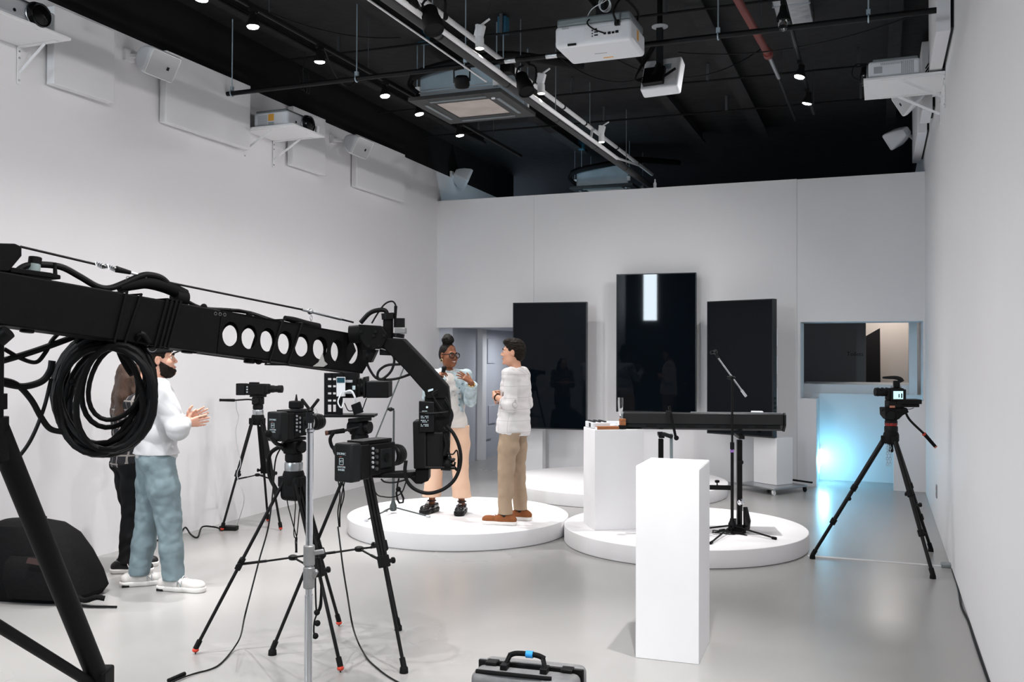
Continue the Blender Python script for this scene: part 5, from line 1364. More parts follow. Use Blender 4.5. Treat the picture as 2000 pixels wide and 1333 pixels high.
runs = thing('cable_runs', 'loose thick black cables running from the coil to the crane mast', 'cable', onD(40, 760, 3.4))
RO = onD(40, 760, 3.4)
for pts, r_ in (([(-20, 712), (30, 698), (80, 682), (140, 660), (165, 650)], .012), ([(8, 682), (40, 700), (70, 708), (88, 690), (102, 665), (118, 648)], .008),
                ([(-15, 742), (20, 752), (50, 755), (82, 745), (98, 725), (102, 705)], .013), ([(-10, 740), (30, 750), (60, 780), (80, 815), (98, 838), (125, 845)], .011),
                ([(100, 740), (85, 800), (60, 860), (32, 898), (10, 915)], .007)):
    MB().tube([onD(x, y, 3.42 + x * .0012) - RO for x, y in pts], r_, 10, smooth=7).build('cable_run', 'cable', runs)
# ---- bags and case on the floor
bp_ = onZ(66, 1150, 0)
bag = thing('rucksack', 'black rucksack slumped on the floor at the left wall', 'bag', (-5.47, 4.98, 0), R(12))
def blob(secs, name, m, par, n=24):
    """stack of rounded-rectangle sections (z, cx, cy, w, d, p)"""
    vs, fs = [], []
    for z, cx, cy, w, d, p in secs:
        for k in range(n):
            a_ = 2 * PI * k / n; c_, s_ = math.cos(a_), math.sin(a_)
            vs.append(Vector((cx + w / 2 * math.copysign(abs(c_) ** p, c_), cy + d / 2 * math.copysign(abs(s_) ** p, s_), z)))
    for j in range(len(secs) - 1):
        fs += [(j * n + k, j * n + (k + 1) % n, (j + 1) * n + (k + 1) % n, (j + 1) * n + k) for k in range(n)]
    fs += [tuple(range(n - 1, -1, -1)), tuple(range((len(secs) - 1) * n, len(secs) * n))]
    return MB().add(vs, fs).build(name, m, par)
M['nylon'] = mat('black nylon', (.005, .005, .0055), .8, spec=.12, bump=.5, bscale=30)
blob([(.002, 0, 0, .78, .46, .55), (.05, 0, 0, .84, .50, .5), (.16, -.02, 0, .82, .48, .55), (.30, -.05, .01, .72, .44, .6), (.42, -.09, .02, .62, .38, .65), (.49, -.13, .02, .50, .30, .7), (.515, -.15, .02, .34, .18, .8)], 'body', 'nylon', bag)
blob([(.04, .12, -.235, .40, .10, .5), (.16, .10, -.245, .42, .12, .5), (.27, .06, -.225, .36, .10, .6), (.31, .04, -.2, .28, .06, .7)], 'front_pocket', 'nylon', bag)
MB().tube([(.34, -.15, .05), (.45, -.2, .03), (.55, -.22, .06), (.60, -.2, .05)], .018, 8, smooth=5).build('strap', 'nylon', bag)
MB().tube([(.3, -.22, .015), (.5, -.27, .012), (.72, -.25, .012)], .008, 6, smooth=5).build('strap_tail', 'nylon', bag)
MB().tube([(.02, -.1, .51), (.0, -.02, .55), (-.06, .1, .52)], .012, 8, smooth=5).build('grab_handle', 'nylon', bag)
MB().box((-.30, -.245, .09), (.10, .012, .045), (0, .2, .1)).build('label_patch', 'greyplastic', bag, bev=.004)
MB().box((.16, -.30, .30), (.13, .006, .04), (-.5, .1, 0)).build('red_strip', M.setdefault('darkred', mat('dark red webbing', (.02, .006, .005), .8)), bag)
# hard case standing upright at the bottom edge
CT = .395
c0, c1 = onZ(938, 1291, CT), onZ(1138, 1311, CT)
cx = (c0 + c1) / 2; crz = math.atan2((c1 - c0).y, (c1 - c0).x)
case = thing('hard_case', 'grey hard transport case with a black handle and blue tape at the bottom edge', 'case', (cx.x, cx.y, 0), crz)
cw = (c1 - c0).length
M['casegrey'] = mat('scuffed grey case shell', (.20, .20, .205), .5, noise=.35, nscale=14, bump=.15, bscale=90)
MB().box((0, -.075, CT / 2 + .002), (cw, .13, CT - .012)).build('shell', 'casegrey', case, bev=.03, seg=4)
MB().box((0, .055, CT / 2 + .002), (cw, .10, CT - .010)).build('lid', 'casegrey', case, bev=.03, seg=4)
MB().box((0, -.004, CT / 2 + .002), (cw + .012, .012, CT + .012)).build('seam_rim', 'black', case, bev=.006)
MB().box((0, .012, CT / 2 + .002), (cw + .012, .012, CT + .012)).build('seam_rim', 'casegrey', case, bev=.006)
for s in (-1, 1):
    br = MB().box((s * .085 - .01, -.055, CT + .008), (.03, .06, .022)).bar((s * .085 - .01, -.05, CT + .01), (s * .07 - .01, -.03, CT + .048), .018, .014).build('handle_bracket', 'black', case, bev=.003)
MB().tube([(-.085, -.03, CT + .044), (-.05, -.028, CT + .055), (.03, -.028, CT + .055), (.068, -.03, CT + .044)], [.011, .014, .014, .011], 12, smooth=4).build('handle', 'rubber', case)
MB().cyl((-.012, -.028, CT + .0555), (.018, -.028, CT + .0555), .0148, n=16).build('blue_tape', M.setdefault('bluetape', mat('blue tape', (.03, .32, .75), .5)), case)
for s in (-1, 1): MB().box((s * (cw / 2 - .06), -.02, CT + .006), (.05, .05, .012)).build('latch', 'black', case, bev=.003)
MB().tube([(-.2, -.12, CT - .004), (-.1, -.132, CT + .0), (.05, -.132, CT + .0), (.12, -.12, CT - .004)], .009, 8, smooth=4).build('front_grip', 'rubber', case)
# ---- floor cable protector and lead at the right wall
M['tape'] = mat('pale grey cable cover', (.55, .56, .57), .5)
a, b = onZ(1578, 1086.5, 0), onZ(1842, 1107, 0)
t = thing('cable_cover', 'thin pale cable cover strip crossing the floor under the right tripod', 'cable cover', a)
MB().prism([Vector((0, -.018, .0008)), Vector((0, -.008, .007)), Vector((0, .008, .007)), Vector((0, .018, .0008))], b - a).build('strip', 'tape', t)
MB().box(b - a + Vector((.045, 0, .014)), (.12, .11, .026)).build('end_box', 'greymetal', t, bev=.004)
tag(MB().tube([onZ(1860, 1112, .008), onZ(1872, 1150, .008), onZ(1878, 1185, .008), onZ(1892, 1215, .008), onZ(1903, 1250, .008), onZ(1920, 1300, .008), onZ(1945, 1370, .008)], .008, 8, smooth=7).build('floor_cable', 'cable'), 'dark cable lying along the foot of the right wall', 'cable')
def outlet(lab, x, y, z, sgn, plug=False):
    t = thing('wall_outlet', lab, 'outlet', (x, y, z))
    MB().box((sgn * .005, 0, 0), (.010, .085, .13)).build('plate', 'whiteplastic' if plug else 'alu', t, bev=.003)
    for z_ in (-.03, .03): MB().box((sgn * .0105, 0, z_), (.002, .04, .035)).build('socket', 'greyplastic' if plug else 'brown', t)
    if plug: MB().cyl((.01, 0, .03), (.055, 0, .03), .018, n=14).build('plug', 'black', t)
outlet('wall outlet with a black plug between the two onlookers', XL(6.45), 6.47, .32, 1, True)
outlet('small grey wall outlet low on the right wall', XR, 10.28, .35, -1)
# ================================================================== PEOPLE (implicit surfaces meshed with surface nets)
class Vox:
    def __init__(s, lo, hi, h):
        s.h = h; s.o = np.array(lo, float); s.n = np.ceil((np.array(hi, float) - s.o) / h).astype(int) + 1
        s.d = np.full(s.n, .2, np.float32)
    def _sub(s, lo, hi):
        i0 = np.maximum(np.floor((lo - s.o) / s.h).astype(int), 0); i1 = np.minimum(np.ceil((hi - s.o) / s.h).astype(int) + 1, s.n)
        if np.any(i1 <= i0): return None
        ax = [np.arange(i0[k], i1[k], dtype=np.float32) * s.h + s.o[k] for k in range(3)]
        return (slice(i0[0], i1[0]), slice(i0[1], i1[1]), slice(i0[2], i1[2])), ax
    def _mix(s, sl, v, k):
        a = s.d[sl]
        if k > 0:
            hh = np.maximum(k - np.abs(a - v), 0) / k; s.d[sl] = np.minimum(a, v) - hh * hh * k * .25
        else: s.d[sl] = np.minimum(a, v)
    def rc(s, p, q, r0, r1=None, k=.02):
        p = np.array(p, float); q = np.array(q, float); r1 = r0 if r1 is None else r1
        m = max(r0, r1) + k + 3 * s.h; w = s._sub(np.minimum(p, q) - m, np.maximum(p, q) + m)
        if w is None: return s
        sl, (X, Y, Z) = w; X = X[:, None, None] - p[0]; Y = Y[None, :, None] - p[1]; Z = Z[None, None, :] - p[2]
        d = q - p; L2 = max(d @ d, 1e-9)
        t = np.clip((X * d[0] + Y * d[1] + Z * d[2]) / L2, 0, 1)
        v = np.sqrt((X - t * d[0]) ** 2 + (Y - t * d[1]) ** 2 + (Z - t * d[2]) ** 2) - (r0 + (r1 - r0) * t)
        s._mix(sl, v.astype(np.float32), k); return s
    def chain(s, pts, rs, k=.02):
        for i in range(len(pts) - 1): s.rc(pts[i], pts[i + 1], rs[i], rs[i + 1], k)
        return s
    def _ell(s, c, r, A, pad):
        c = np.array(c, float); r = np.array(r, float); A = np.eye(3) if A is None else np.array(A, float)   # columns = axes
        m = max(r) + pad; w = s._sub(c - m, c + m)
        if w is None: return None
        sl, (X, Y, Z) = w; X = X[:, None, None] - c[0]; Y = Y[None, :, None] - c[1]; Z = Z[None, None, :] - c[2]
        u = [(X * A[0, j] + Y * A[1, j] + Z * A[2, j]) for j in range(3)]
        k0 = np.sqrt(sum((u[j] / r[j]) ** 2 for j in range(3))); k1 = np.sqrt(sum((u[j] / r[j] ** 2) ** 2 for j in range(3))) + 1e-6
        return sl, (k0 * (k0 - 1) / k1).astype(np.float32)
    def ell(s, c, r, A=None, k=.02):
        w = s._ell(c, r, A, k + 3 * s.h)
        if w: s._mix(w[0], w[1], k)
        return s
    def sub_ell(s, c, r, A=None, k=.01):
        w = s._ell(c, r, A, k + 3 * s.h)
        if w:
            a = s.d[w[0]]; v = -w[1]; hh = np.maximum(k - np.abs(a - v), 0) / k
            s.d[w[0]] = np.maximum(a, v) + hh * hh * k * .25
        return s
    def cut(s, p, n):
        """remove everything on the side n points to"""
        p = np.array(p, float); n = np.array(n, float); n = n / np.linalg.norm(n)
        X, Y, Z = [np.arange(s.n[k], dtype=np.float32) * s.h + s.o[k] - p[k] for k in range(3)]
        np.maximum(s.d, (X[:, None, None] * n[0] + Y[None, :, None] * n[1] + Z[None, None, :] * n[2]).astype(np.float32), out=s.d); return s
    def wrinkle(s, amp, f, seed=0, stretch=(1, 1, 1)):
        rg = np.random.RandomState(seed)
        ix = np.argwhere(np.abs(s.d) < .02)
        if not len(ix): return s
        P = ix * s.h + s.o; v = np.zeros(len(ix))
        for k in range(6):
            w = rg.normal(size=3) * f * np.array(stretch); a_ = P @ w + rg.uniform(0, 6) + 1.6 * np.sin(P @ (rg.normal(size=3) * f * .45)); v += np.sin(a_) if k % 2 else 1.15 - 1.9 * np.abs(np.sin(a_ * .5))
        s.d[ix[:, 0], ix[:, 1], ix[:, 2]] += (amp * v / 2.5).astype(np.float32); return s
    def mesh(s, name, m, parent):
        d = s.d; S = d < 0; n = s.n
        c = S[:-1, :-1, :-1].astype(np.uint8)
        tot = np.zeros(np.array(n) - 1, np.uint8)
        for a in (0, 1):
            for b in (0, 1):
                for e in (0, 1): tot += S[a:n[0] - 1 + a, b:n[1] - 1 + b, e:n[2] - 1 + e]
        act = (tot > 0) & (tot < 8)
        ix = np.argwhere(act); N = len(ix)
        idm = np.full(act.shape, -1, np.int32); idm[act] = np.arange(N)
        acc = np.zeros((N, 3)); cnt = np.zeros(N)
        cor = {(a, b, e): d[ix[:, 0] + a, ix[:, 1] + b, ix[:, 2] + e] for a in (0, 1) for b in (0, 1) for e in (0, 1)}
        for A in cor:
            for ax in range(3):
                if A[ax]: continue
                B = list(A); B[ax] = 1; B = tuple(B)
                da, db = cor[A], cor[B]; cr = (da < 0) != (db < 0)
                t = da[cr] / (da[cr] - db[cr])
                p = np.tile(np.array(A, float), (cr.sum(), 1)); p[:, ax] += t
                acc[cr] += p; cnt[cr] += 1
        V = (ix + acc / cnt[:, None]) * s.h + s.o
        F = []
        for ax in range(3):
            o = [0, 1, 2]; o.remove(ax); u, v = o
            sl0 = [slice(None)] * 3; sl1 = [slice(None)] * 3; sl0[ax] = slice(0, n[ax] - 1); sl1[ax] = slice(1, n[ax])
            ch = S[tuple(sl0)] != S[tuple(sl1)]
            e = np.argwhere(ch); e = e[(e[:, u] > 0) & (e[:, v] > 0) & (e[:, u] < n[u] - 1) & (e[:, v] < n[v] - 1)]
            inside = S[e[:, 0], e[:, 1], e[:, 2]]
            q = []
            for du, dv in ((-1, -1), (0, -1), (0, 0), (-1, 0)):
                t = e.copy(); t[:, u] += du; t[:, v] += dv; q.append(idm[t[:, 0], t[:, 1], t[:, 2]])
            q = np.stack(q, 1)
            flip = inside if ax != 1 else ~inside
            q[~flip] = q[~flip][:, ::-1]
            F.append(q)
        F = np.concatenate(F)
        F = F[(F >= 0).all(1)]
        inv = np.array(parent_matrix(parent).inverted()) if parent is not None else np.eye(4)
        V = V @ inv[:3, :3].T + inv[:3, 3]
        me = bpy.data.meshes.new(name)
        me.vertices.add(len(V)); me.vertices.foreach_set('co', V.astype(np.float32).ravel())
        me.loops.add(F.size); me.loops.foreach_set('vertex_index', F.astype(np.int32).ravel())
        me.polygons.add(len(F)); me.polygons.foreach_set('loop_start', np.arange(0, F.size, 4, dtype=np.int32))
        me.update(calc_edges=True); me.validate()
        me.polygons.foreach_set('use_smooth', [True] * len(me.polygons))
        me.materials.append(M[m] if isinstance(m, str) else m)
        ob = bpy.data.objects.new(name, me); COL.objects.link(ob); ob.parent = parent
        return ob
V3 = lambda *a: np.array(a, float)
def nrm(v): v = np.array(v, float); return v / np.linalg.norm(v)
class Fig:
    """joints of a standing figure in world space"""
    def __init__(s, H, fl, fr, face, head=None, lean=0., z0=0., hipw=1., shift=(0, 0)):
        s.H = H; s.z0 = z0
        s.f = nrm((face[0], face[1], 0)); s.r = V3(s.f[1], -s.f[0], 0); s.u = V3(0, 0, 1)
        hd = face if head is None else head
        s.hf = nrm((hd[0], hd[1], hd[2] if len(hd) > 2 else 0)); s.hr = nrm(np.cross(s.hf, s.u)); s.hu = np.cross(s.hr, s.hf)
        fl, fr = V3(*fl, z0) if len(fl) == 2 else V3(*fl), V3(*fr, z0) if len(fr) == 2 else V3(*fr)
        c = (fl + fr) / 2 + V3(shift[0], shift[1], 0)
        P = lambda f_, r_, z_: c + s.f * f_ + s.r * r_ + s.u * (z_ * H)
        s.P = P
        s.fl, s.fr = fl, fr
        s.pel = P(0, 0, .535); s.hl = P(0, -.052 * H * hipw, .515); s.hrj = P(0, .052 * H * hipw, .515)
        s.kl = (s.hl + fl) / 2 * 1.0; s.kl[2] = z0 + .285 * H; s.kl += s.f * .015
        s.kr = (s.hrj + fr) / 2; s.kr[2] = z0 + .285 * H; s.kr += s.f * .015
        s.al, s.ar = fl + s.u * .05 * H, fr + s.u * .05 * H
        s.wai = P(lean * .3 - .005, 0, .62); s.che = P(lean * .7 - .005, 0, .735); s.nb = P(lean - .015, 0, .825)
        s.sl, s.sr = P(lean - .015, -.108 * H, .808), P(lean - .015, .108 * H, .808)
        s.hc = P(lean + .015, 0, .926)
        s.A = np.stack([s.r, s.f, s.u], 1); s.HA = np.stack([s.hr, s.hf, s.hu], 1)
    def h(s, x, y, z): return s.hc + (s.hr * x + s.hf * y + s.hu * z) * s.H / 1.72
def hand(v, w, d, n, side, curl, spread=.0, k=.006, sc=1., thumb=(.5, .75, .25)):
    """palm and five bent fingers; w wrist, d direction of the hand, n palm normal, side = sign of the thumb side along d x n"""
    d = nrm(d); n = nrm(np.array(n) - d * np.dot(n, d)); l = np.cross(d, n) * side
    for x in (-.026, -.009, .009, .026): v.rc(w + d * .012 + l * x * .55 * sc, w + d * .082 * sc + l * x * sc, .014 * sc, .0125 * sc, .012)
    tips = []
    for i, (x, L) in enumerate(((.030, .070), (.010, .079), (-.011, .073), (-.030, .057))):
        p = w + d * (.086 - abs(x) * .25) * sc + l * x * sc; a = 0.; dd = nrm(d + l * x * spread * 22)
        rr_ = .0085 if i < 3 else .0075
        for q, sg in enumerate((.42, .32, .26)):
            a += curl[i] * (.8, 1.1, .8)[q]
            e = p + (dd * math.cos(a) + n * math.sin(a)) * L * sg * 1.15 * sc
            v.rc(p, e, rr_ * sc, (rr_ - .0006) * sc, k); p = e; rr_ -= .0006
        tips.append(p)
    t0 = w + d * .022 * sc + l * .022 * sc; td = nrm(d * thumb[0] + l * thumb[1] + n * thumb[2]); t1 = t0 + td * .042 * sc; t2 = t1 + nrm(td + d * .4) * .030 * sc; t3 = t2 + nrm(td * .6 + d * .7) * .024 * sc
    v.rc(t0, t1, .014 * sc, .011 * sc, .010); v.rc(t1, t2, .0105 * sc, .0095 * sc, k); v.rc(t2, t3, .0095 * sc, .008 * sc, k)
    return tips
def head_sdf(v, g, fat=1., nose=1.):
    A = g.HA; q = g.H / 1.72; h = g.h; S = lambda *a: np.array(a) * q
    v.ell(h(0, -.014, .030), S(.074, .094, .092), A, .02)
    v.ell(h(0, .028, -.035), S(.057 * fat, .062, .084), A, .03)
    v.ell(h(0, .045, -.085), S(.040 * fat, .040, .030), A, .025)
    v.ell(h(0, .086, -.100), S(.017, .014, .015), A, .02)
    for x in (-1, 1):
        v.ell(h(x * .038, .055, -.028), S(.027 * fat, .030, .028), A, .025)
        v.ell(h(x * .046, .022, -.075), S(.022 * fat, .035, .026), A, .03)
    v.ell(h(0, .082, .026), S(.050, .012, .010), A, .02)
    for x in (-1, 1): v.sub_ell(h(x * .031, .101, .008), S(.017, .014, .011), A, .012)
    v.rc(h(0, .089, .012), h(0, .108, -.022), .007 * q, .0105 * q * nose, .012)
    for x in (-1, 1): v.ell(h(x * .010 * nose, .100, -.028), S(.008, .009, .007), A, .008)
    v.ell(h(0, .089, -.056), S(.022, .010, .007), A, .010); v.ell(h(0, .087, -.067), S(.019, .010, .007), A, .010)
    for x in (-1, 1):
        v.ell(h(x * .076, -.008, -.004), S(.009, .019, .031), A, .008)
        v.sub_ell(h(x * .085, -.004, .0), S(.006, .009, .016), A, .004)
def face_parts(g, t, skin_lip, brow='hairblack', eyes=True, open_smile=False):
    q = g.H / 1.72
    for x in (-1, 1):
        o = g.h(x * .031, .076, .0075)
        e = MB().ball((0, 0, 0), .0105 * q, 14, 10)
        e.v = [Vector(v) + Vector(o) for v in e.v]; eo = e.build('eye', 'eyewhite', t, world=True)
        o2 = g.h(x * .031, .0832, .0075); e = MB().ball((0, 0, 0), .0055 * q, 12, 8); e.v = [Vector(v) + Vector(o2) for v in e.v]; e.build('iris', 'iris', eo, world=True)
        pts = [g.h(x * a, b, c_) for a, b, c_ in ((.014, .0955, .026), (.030, .0945, .032), (.046, .082, .027))]
        MB().tube([Vector(p) for p in pts], .0042 * q, 6, smooth=4).build('eyebrow', brow, t, world=True)
    pts = [g.h(a, b, c_) for a, b, c_ in ((-.022, .088, -.0585), (-.010, .0975, -.061), (0, .099, -.0615), (.010, .0975, -.061), (.022, .088, -.0585))]
    MB().tube([Vector(p) for p in pts], [.003 * q, .0055 * q, .0055 * q, .0055 * q, .003 * q], 8).build('lips', skin_lip, t, world=True)
    if open_smile:
        pts = [g.h(a, b, c_) for a, b, c_ in ((-.017, .094, -.058), (0, .1035, -.0605), (.017, .094, -.058))]
        MB().tube([Vector(p) for p in pts], .0032 * q, 6, smooth=4).build('teeth', 'whiteplastic', t, world=True)
def body_sdf(v, g, thin=0., arm=None, female=False):
    """whole body under the clothes"""
    q = g.H / 1.72; A = g.A; S = lambda *a: np.array(a) * q
    v.ell(g.che, S(.145 - thin, .092 - thin, .165), A, .05); v.ell(g.wai, S(.125 - thin, .085 - thin, .13), A, .05); v.ell(g.pel, S(.145 - thin, .095 - thin, .11), A, .05)
    v.rc(g.sl, g.sr, .042 * q, .042 * q, .05)
    v.chain([g.nb - g.u * .02, g.hc - g.hu * .055 * q - g.hf * .012], [(.056 if not female else .049) * q, (.053 if not female else .046) * q], .03)
    for hp_, kn, an, ft in ((g.hl, g.kl, g.al, g.fl), (g.hrj, g.kr, g.ar, g.fr)):
        v.chain([hp_, kn, an], [.066 * q, .040 * q, .032 * q], .03)
        cv = kn * .68 + an * .32 - g.f * .01; v.rc(kn, cv, .038 * q, .040 * q, .03)
    for sh, el, wr in arm: v.chain([sh, el, wr], [.045 * q, .038 * q, .026 * q], .025)
def shoe(t, foot, d, L, m_up, m_sole, w=.045, sole=.022, high=.085, name='shoe', chunk=1.):
    d = nrm((d[0], d[1], 0)); l = V3(-d[1], d[0], 0); z0 = foot[2]
    lo, hi = foot - .24 - V3(0, 0, .0), foot + .24
    lo[2] = z0 - .01; hi[2] = z0 + .16
    c = foot + d * L * .22
    heel, toe = foot - d * L * .26, foot + d * L * .62
    v = Vox(lo, hi, .004); zs = z0 + sole
    v.chain([heel + V3(0, 0, sole + .02), foot + d * L * .15 + V3(0, 0, sole + .018), toe + V3(0, 0, sole + .008)], [w * .86, w * .95, w * .82], .02)
    v.rc(foot - d * L * .12 + V3(0, 0, high), foot + d * L * .08 + V3(0, 0, sole + .035), w * .80, w * .85, .03)
    v.ell(toe - d * .02 + V3(0, 0, sole + .012), (L * .20, w * .95, .034), np.stack([d, l, V3(0, 0, 1)], 1), .02)
    v.cut(V3(0, 0, zs), (0, 0, -1)); v.cut(V3(0, 0, z0 + high + .01), (0, 0, 1))
    up = v.mesh(name, m_up, t)
    b = Vox(lo, hi, .004)
    b.chain([heel + V3(0, 0, .03), foot + d * L * .15 + V3(0, 0, .03), toe + V3(0, 0, .03)], [w * .98 * chunk, w * 1.0 * chunk, w * .92 * chunk], .02)
    b.ell(toe - d * .02 + V3(0, 0, .02), (L * .21, w * 1.04 * chunk, .06), np.stack([d, l, V3(0, 0, 1)], 1), .02)
    b.cut(V3(0, 0, z0 + .0015), (0, 0, -1)); b.cut(V3(0, 0, zs + .004), (0, 0, 1))
    so = b.mesh('sole', m_sole, up)
    lc_ = MB()
    for k in range(4):
        p = foot + d * L * (.16 + .085 * k) + V3(0, 0, sole + .088 - .0125 * k)
        lc_.tube([Vector(p - l * w * .5 - V3(0, 0, .012)), Vector(p), Vector(p + l * w * .5 - V3(0, 0, .012))], .0028, 6, smooth=3)
    lc_.build('laces', 'whiteplastic' if name != 'chunky_shoe' else 'black', up, world=True)
    return up
def box_of(pts, m): P = np.array(pts); return P.min(0) - m, P.max(0) + m
def legs_cloth(t, name, g, m, up, hem, r, seed, amp=.004, waist_r=None, A=None, belly=(.155, .115, .11), f=38, cuff=0.):
    """trousers; up = waist height fraction, hem = height above the foot, r = radii hip, thigh, knee, calf, hem"""
    q = g.H / 1.72
    lo, hi = box_of([g.pel, g.hl, g.hrj, g.fl, g.fr], .2); hi[2] = g.z0 + g.H * .66
    lo[2] = g.z0
    v = Vox(lo, hi, .0055)
    v.ell(g.pel, np.array(belly) * q, g.A, .05); v.ell(g.pel + V3(0, 0, .06 * g.H), np.array((belly[0] * .93, belly[1] * .95, .11)) * q, g.A, .05)
    for s_, hp_, kn, an, ft in ((-1, g.hl, g.kl, g.al, g.fl), (1, g.hrj, g.kr, g.ar, g.fr)):
        th = hp_ * .55 + kn * .45; cv = kn * .5 + an * .5
        end = an * .4 + ft * .6; end = V3(ft[0], ft[1], g.z0 + hem - .02); end[:2] = an[:2]
        v.chain([hp_ - g.f * .005, th, kn, cv, end], [x * q for x in r], .025)
        v.ell(hp_ - g.f * .055 * q + g.u * .005, (.075 * q, .062 * q, .085 * q), g.A, .05)
    v.wrinkle(amp, f, seed, (1, 1, .8))
    v.cut(V3(0, 0, g.z0 + hem), (0, 0, -1)); v.cut(V3(0, 0, g.z0 + g.H * up), (0, 0, 1))
    return v.mesh(name, m, t)
def top_cloth(t, name, g, m, hem, arms, infl, seed, amp=.004, cuff=.9, neck=.068, belly=(.150, .105), chest=(.165, .112), f=34, res=.0055, hemdrop=0., sleeve_r=(.064, .056, .046), open_front=None, hemflare=0., shoulder=.052):
    """arms: list of (shoulder, elbow, wrist); cuff: how far along the forearm the sleeve ends"""
    q = g.H / 1.72
    pts = [g.pel, g.nb, g.sl, g.sr] + [p for a in arms for p in a]
    lo, hi = box_of(pts, .2); hi[2] = g.nb[2] + .1; lo[2] = g.z0 + g.H * hem - .06
    v = Vox(lo, hi, res)
    v.ell(g.che, (chest[0] * q + infl, chest[1] * q + infl, .18 * q), g.A, .06)
    v.ell(g.wai, (belly[0] * q + infl, belly[1] * q + infl, .15 * q), g.A, .06)
    v.ell(g.pel + V3(0, 0, .01), ((belly[0] + .005 + hemflare) * q + infl, (belly[1] + .003 + hemflare) * q + infl, .14 * q), g.A, .06)
    v.ell(g.pel - V3(0, 0, .07 * q), ((belly[0] + .005 + hemflare) * q + infl, (belly[1] + .003 + hemflare) * q + infl, .17 * q), g.A, .06)
    v.rc(g.sl, g.sr, shoulder * q + infl * .4, None, .06)
    v.rc(g.nb - g.u * .03 * q, g.nb + g.u * .012 * q, neck * q, neck * q * .93, .05)
    for sh, el, wr in arms:
        e = el + (wr - el) * cuff
        v.chain([sh, el, e], [x * q for x in sleeve_r], .03)
    v.wrinkle(amp, f, seed)
    fn = nrm(-g.u + g.f * hemdrop); v.cut(V3(g.pel[0], g.pel[1], g.z0 + g.H * hem), fn)
    for sh, el, wr in arms:
        dirn = nrm(wr - el); e = el + (wr - el) * cuff
        w = v._sub(e - .09, e + .11)
        if w:
            sl, (X, Y, Z) = w; pl_ = ((X[:, None, None] - e[0]) * dirn[0] + (Y[None, :, None] - e[1]) * dirn[1] + (Z[None, None, :] - e[2]) * dirn[2])
            near = ((X[:, None, None] - e[0]) ** 2 + (Y[None, :, None] - e[1]) ** 2 + (Z[None, None, :] - e[2]) ** 2) < .085 ** 2
            v.d[sl] = np.where(near, np.maximum(v.d[sl], pl_), v.d[sl])
    w = g.nb + g.u * .018 * q
    ww = v._sub(g.nb - .13, g.nb + .16)
    if ww:
        sl, (X, Y, Z) = ww; X = X[:, None, None] - g.nb[0]; Y = Y[None, :, None] - g.nb[1]; Z = Z[None, None, :] - g.nb[2] - .02 * q
        nn = nrm(g.u + g.f * .35); pl_ = X * nn[0] + Y * nn[1] + Z * nn[2]
        v.d[sl] = np.where((X ** 2 + Y ** 2 < (neck * q * 1.12) ** 2) & (Z > -.06), np.maximum(v.d[sl], pl_), v.d[sl])
    if open_front: open_front(v)
    return v.mesh(name, m, t)
# ---- skin, hair and cloth
def skin(name, col, r=.5):
    m = mat(name, col, r, spec=.35, noise=.06, nscale=12); m.node_tree.nodes['Principled BSDF'].inputs['Subsurface Weight'].default_value = .08; m.node_tree.nodes['Principled BSDF'].inputs['Subsurface Radius'].default_value = (.01, .004, .002); return m
M['skin_light'] = skin('light skin', (.56, .30, .20)); M['skin_pale'] = skin('pale skin', (.60, .33, .24)); M['skin_dark'] = skin('dark brown skin', (.19, .068, .030))
M['lip_light'] = mat('lips', (.42, .17, .13), .5); M['lip_dark'] = mat('dark lips', (.22, .06, .05), .4)
M['eyewhite'] = mat('eye white', (.75, .73, .70), .3); M['iris'] = mat('dark iris', (.03, .018, .012), .2)
M['hairblack'] = mat('black hair', (.006, .005, .0045), .6, spec=.15, bump=.6, bscale=160); M['hairdark'] = mat('dark brown hair', (.010, .007, .005), .6, spec=.15, bump=.6, bscale=160)
M['hairbrown'] = mat('long brown hair', (.055, .026, .014), .45, noise=.4, nscale=6, bump=.8, bscale=60, stretch=(6, 6, .4))
def check_mat(name, base, line, period, lw, rot=0., rough=.8, second=None):
    m = mat(name, base, rough, spec=.2, bump=.15, bscale=350); nt = m.node_tree; b = nt.nodes['Principled BSDF']
    tc = nt.nodes.new('ShaderNodeTexCoord'); mp = nt.nodes.new('ShaderNodeMapping'); mp.inputs['Rotation'].default_value = (0, 0, rot); nt.links.new(tc.outputs['Object'], mp.inputs['Vector'])
    sx = nt.nodes.new('ShaderNodeSeparateXYZ'); nt.links.new(mp.outputs['Vector'], sx.inputs[0])
    fac = None
    for ax in ('X', 'Z'):
        a = nt.nodes.new('ShaderNodeMath'); a.operation = 'PINGPONG'; a.inputs[1].default_value = period / 2; nt.links.new(sx.outputs[ax], a.inputs[0])
        l = nt.nodes.new('ShaderNodeMath'); l.operation = 'LESS_THAN'; l.inputs[1].default_value = lw; nt.links.new(a.outputs[0], l.inputs[0])
        if fac is None: fac = l
        else:
            mx = nt.nodes.new('ShaderNodeMath'); mx.operation = 'MAXIMUM'; nt.links.new(fac.outputs[0], mx.inputs[0]); nt.links.new(l.outputs[0], mx.inputs[1]); fac = mx
    mix = nt.nodes.new('ShaderNodeMix'); mix.data_type = 'RGBA'; mix.inputs['A'].default_value = (*base, 1); mix.inputs['B'].default_value = (*line, 1)
    nt.links.new(fac.outputs[0], mix.inputs['Factor']); nt.links.new(mix.outputs['Result'], b.inputs['Base Color'])
    return m
M['shirtcheck'] = check_mat('white shirt with thin grey check', (.68, .655, .65), (.47, .455, .455), .105, .0018, .5)
M['plaid'] = check_mat('dark plaid flannel', (.030, .030, .034), (.30, .27, .25), .07, .006, .4)
M['khaki'] = mat('khaki cotton', (.36, .265, .185), .8, spec=.2, noise=.08, nscale=9, bump=.15, bscale=250)
M['peach'] = mat('peach trousers', (.70, .47, .34), .75, spec=.2, noise=.03, nscale=6)
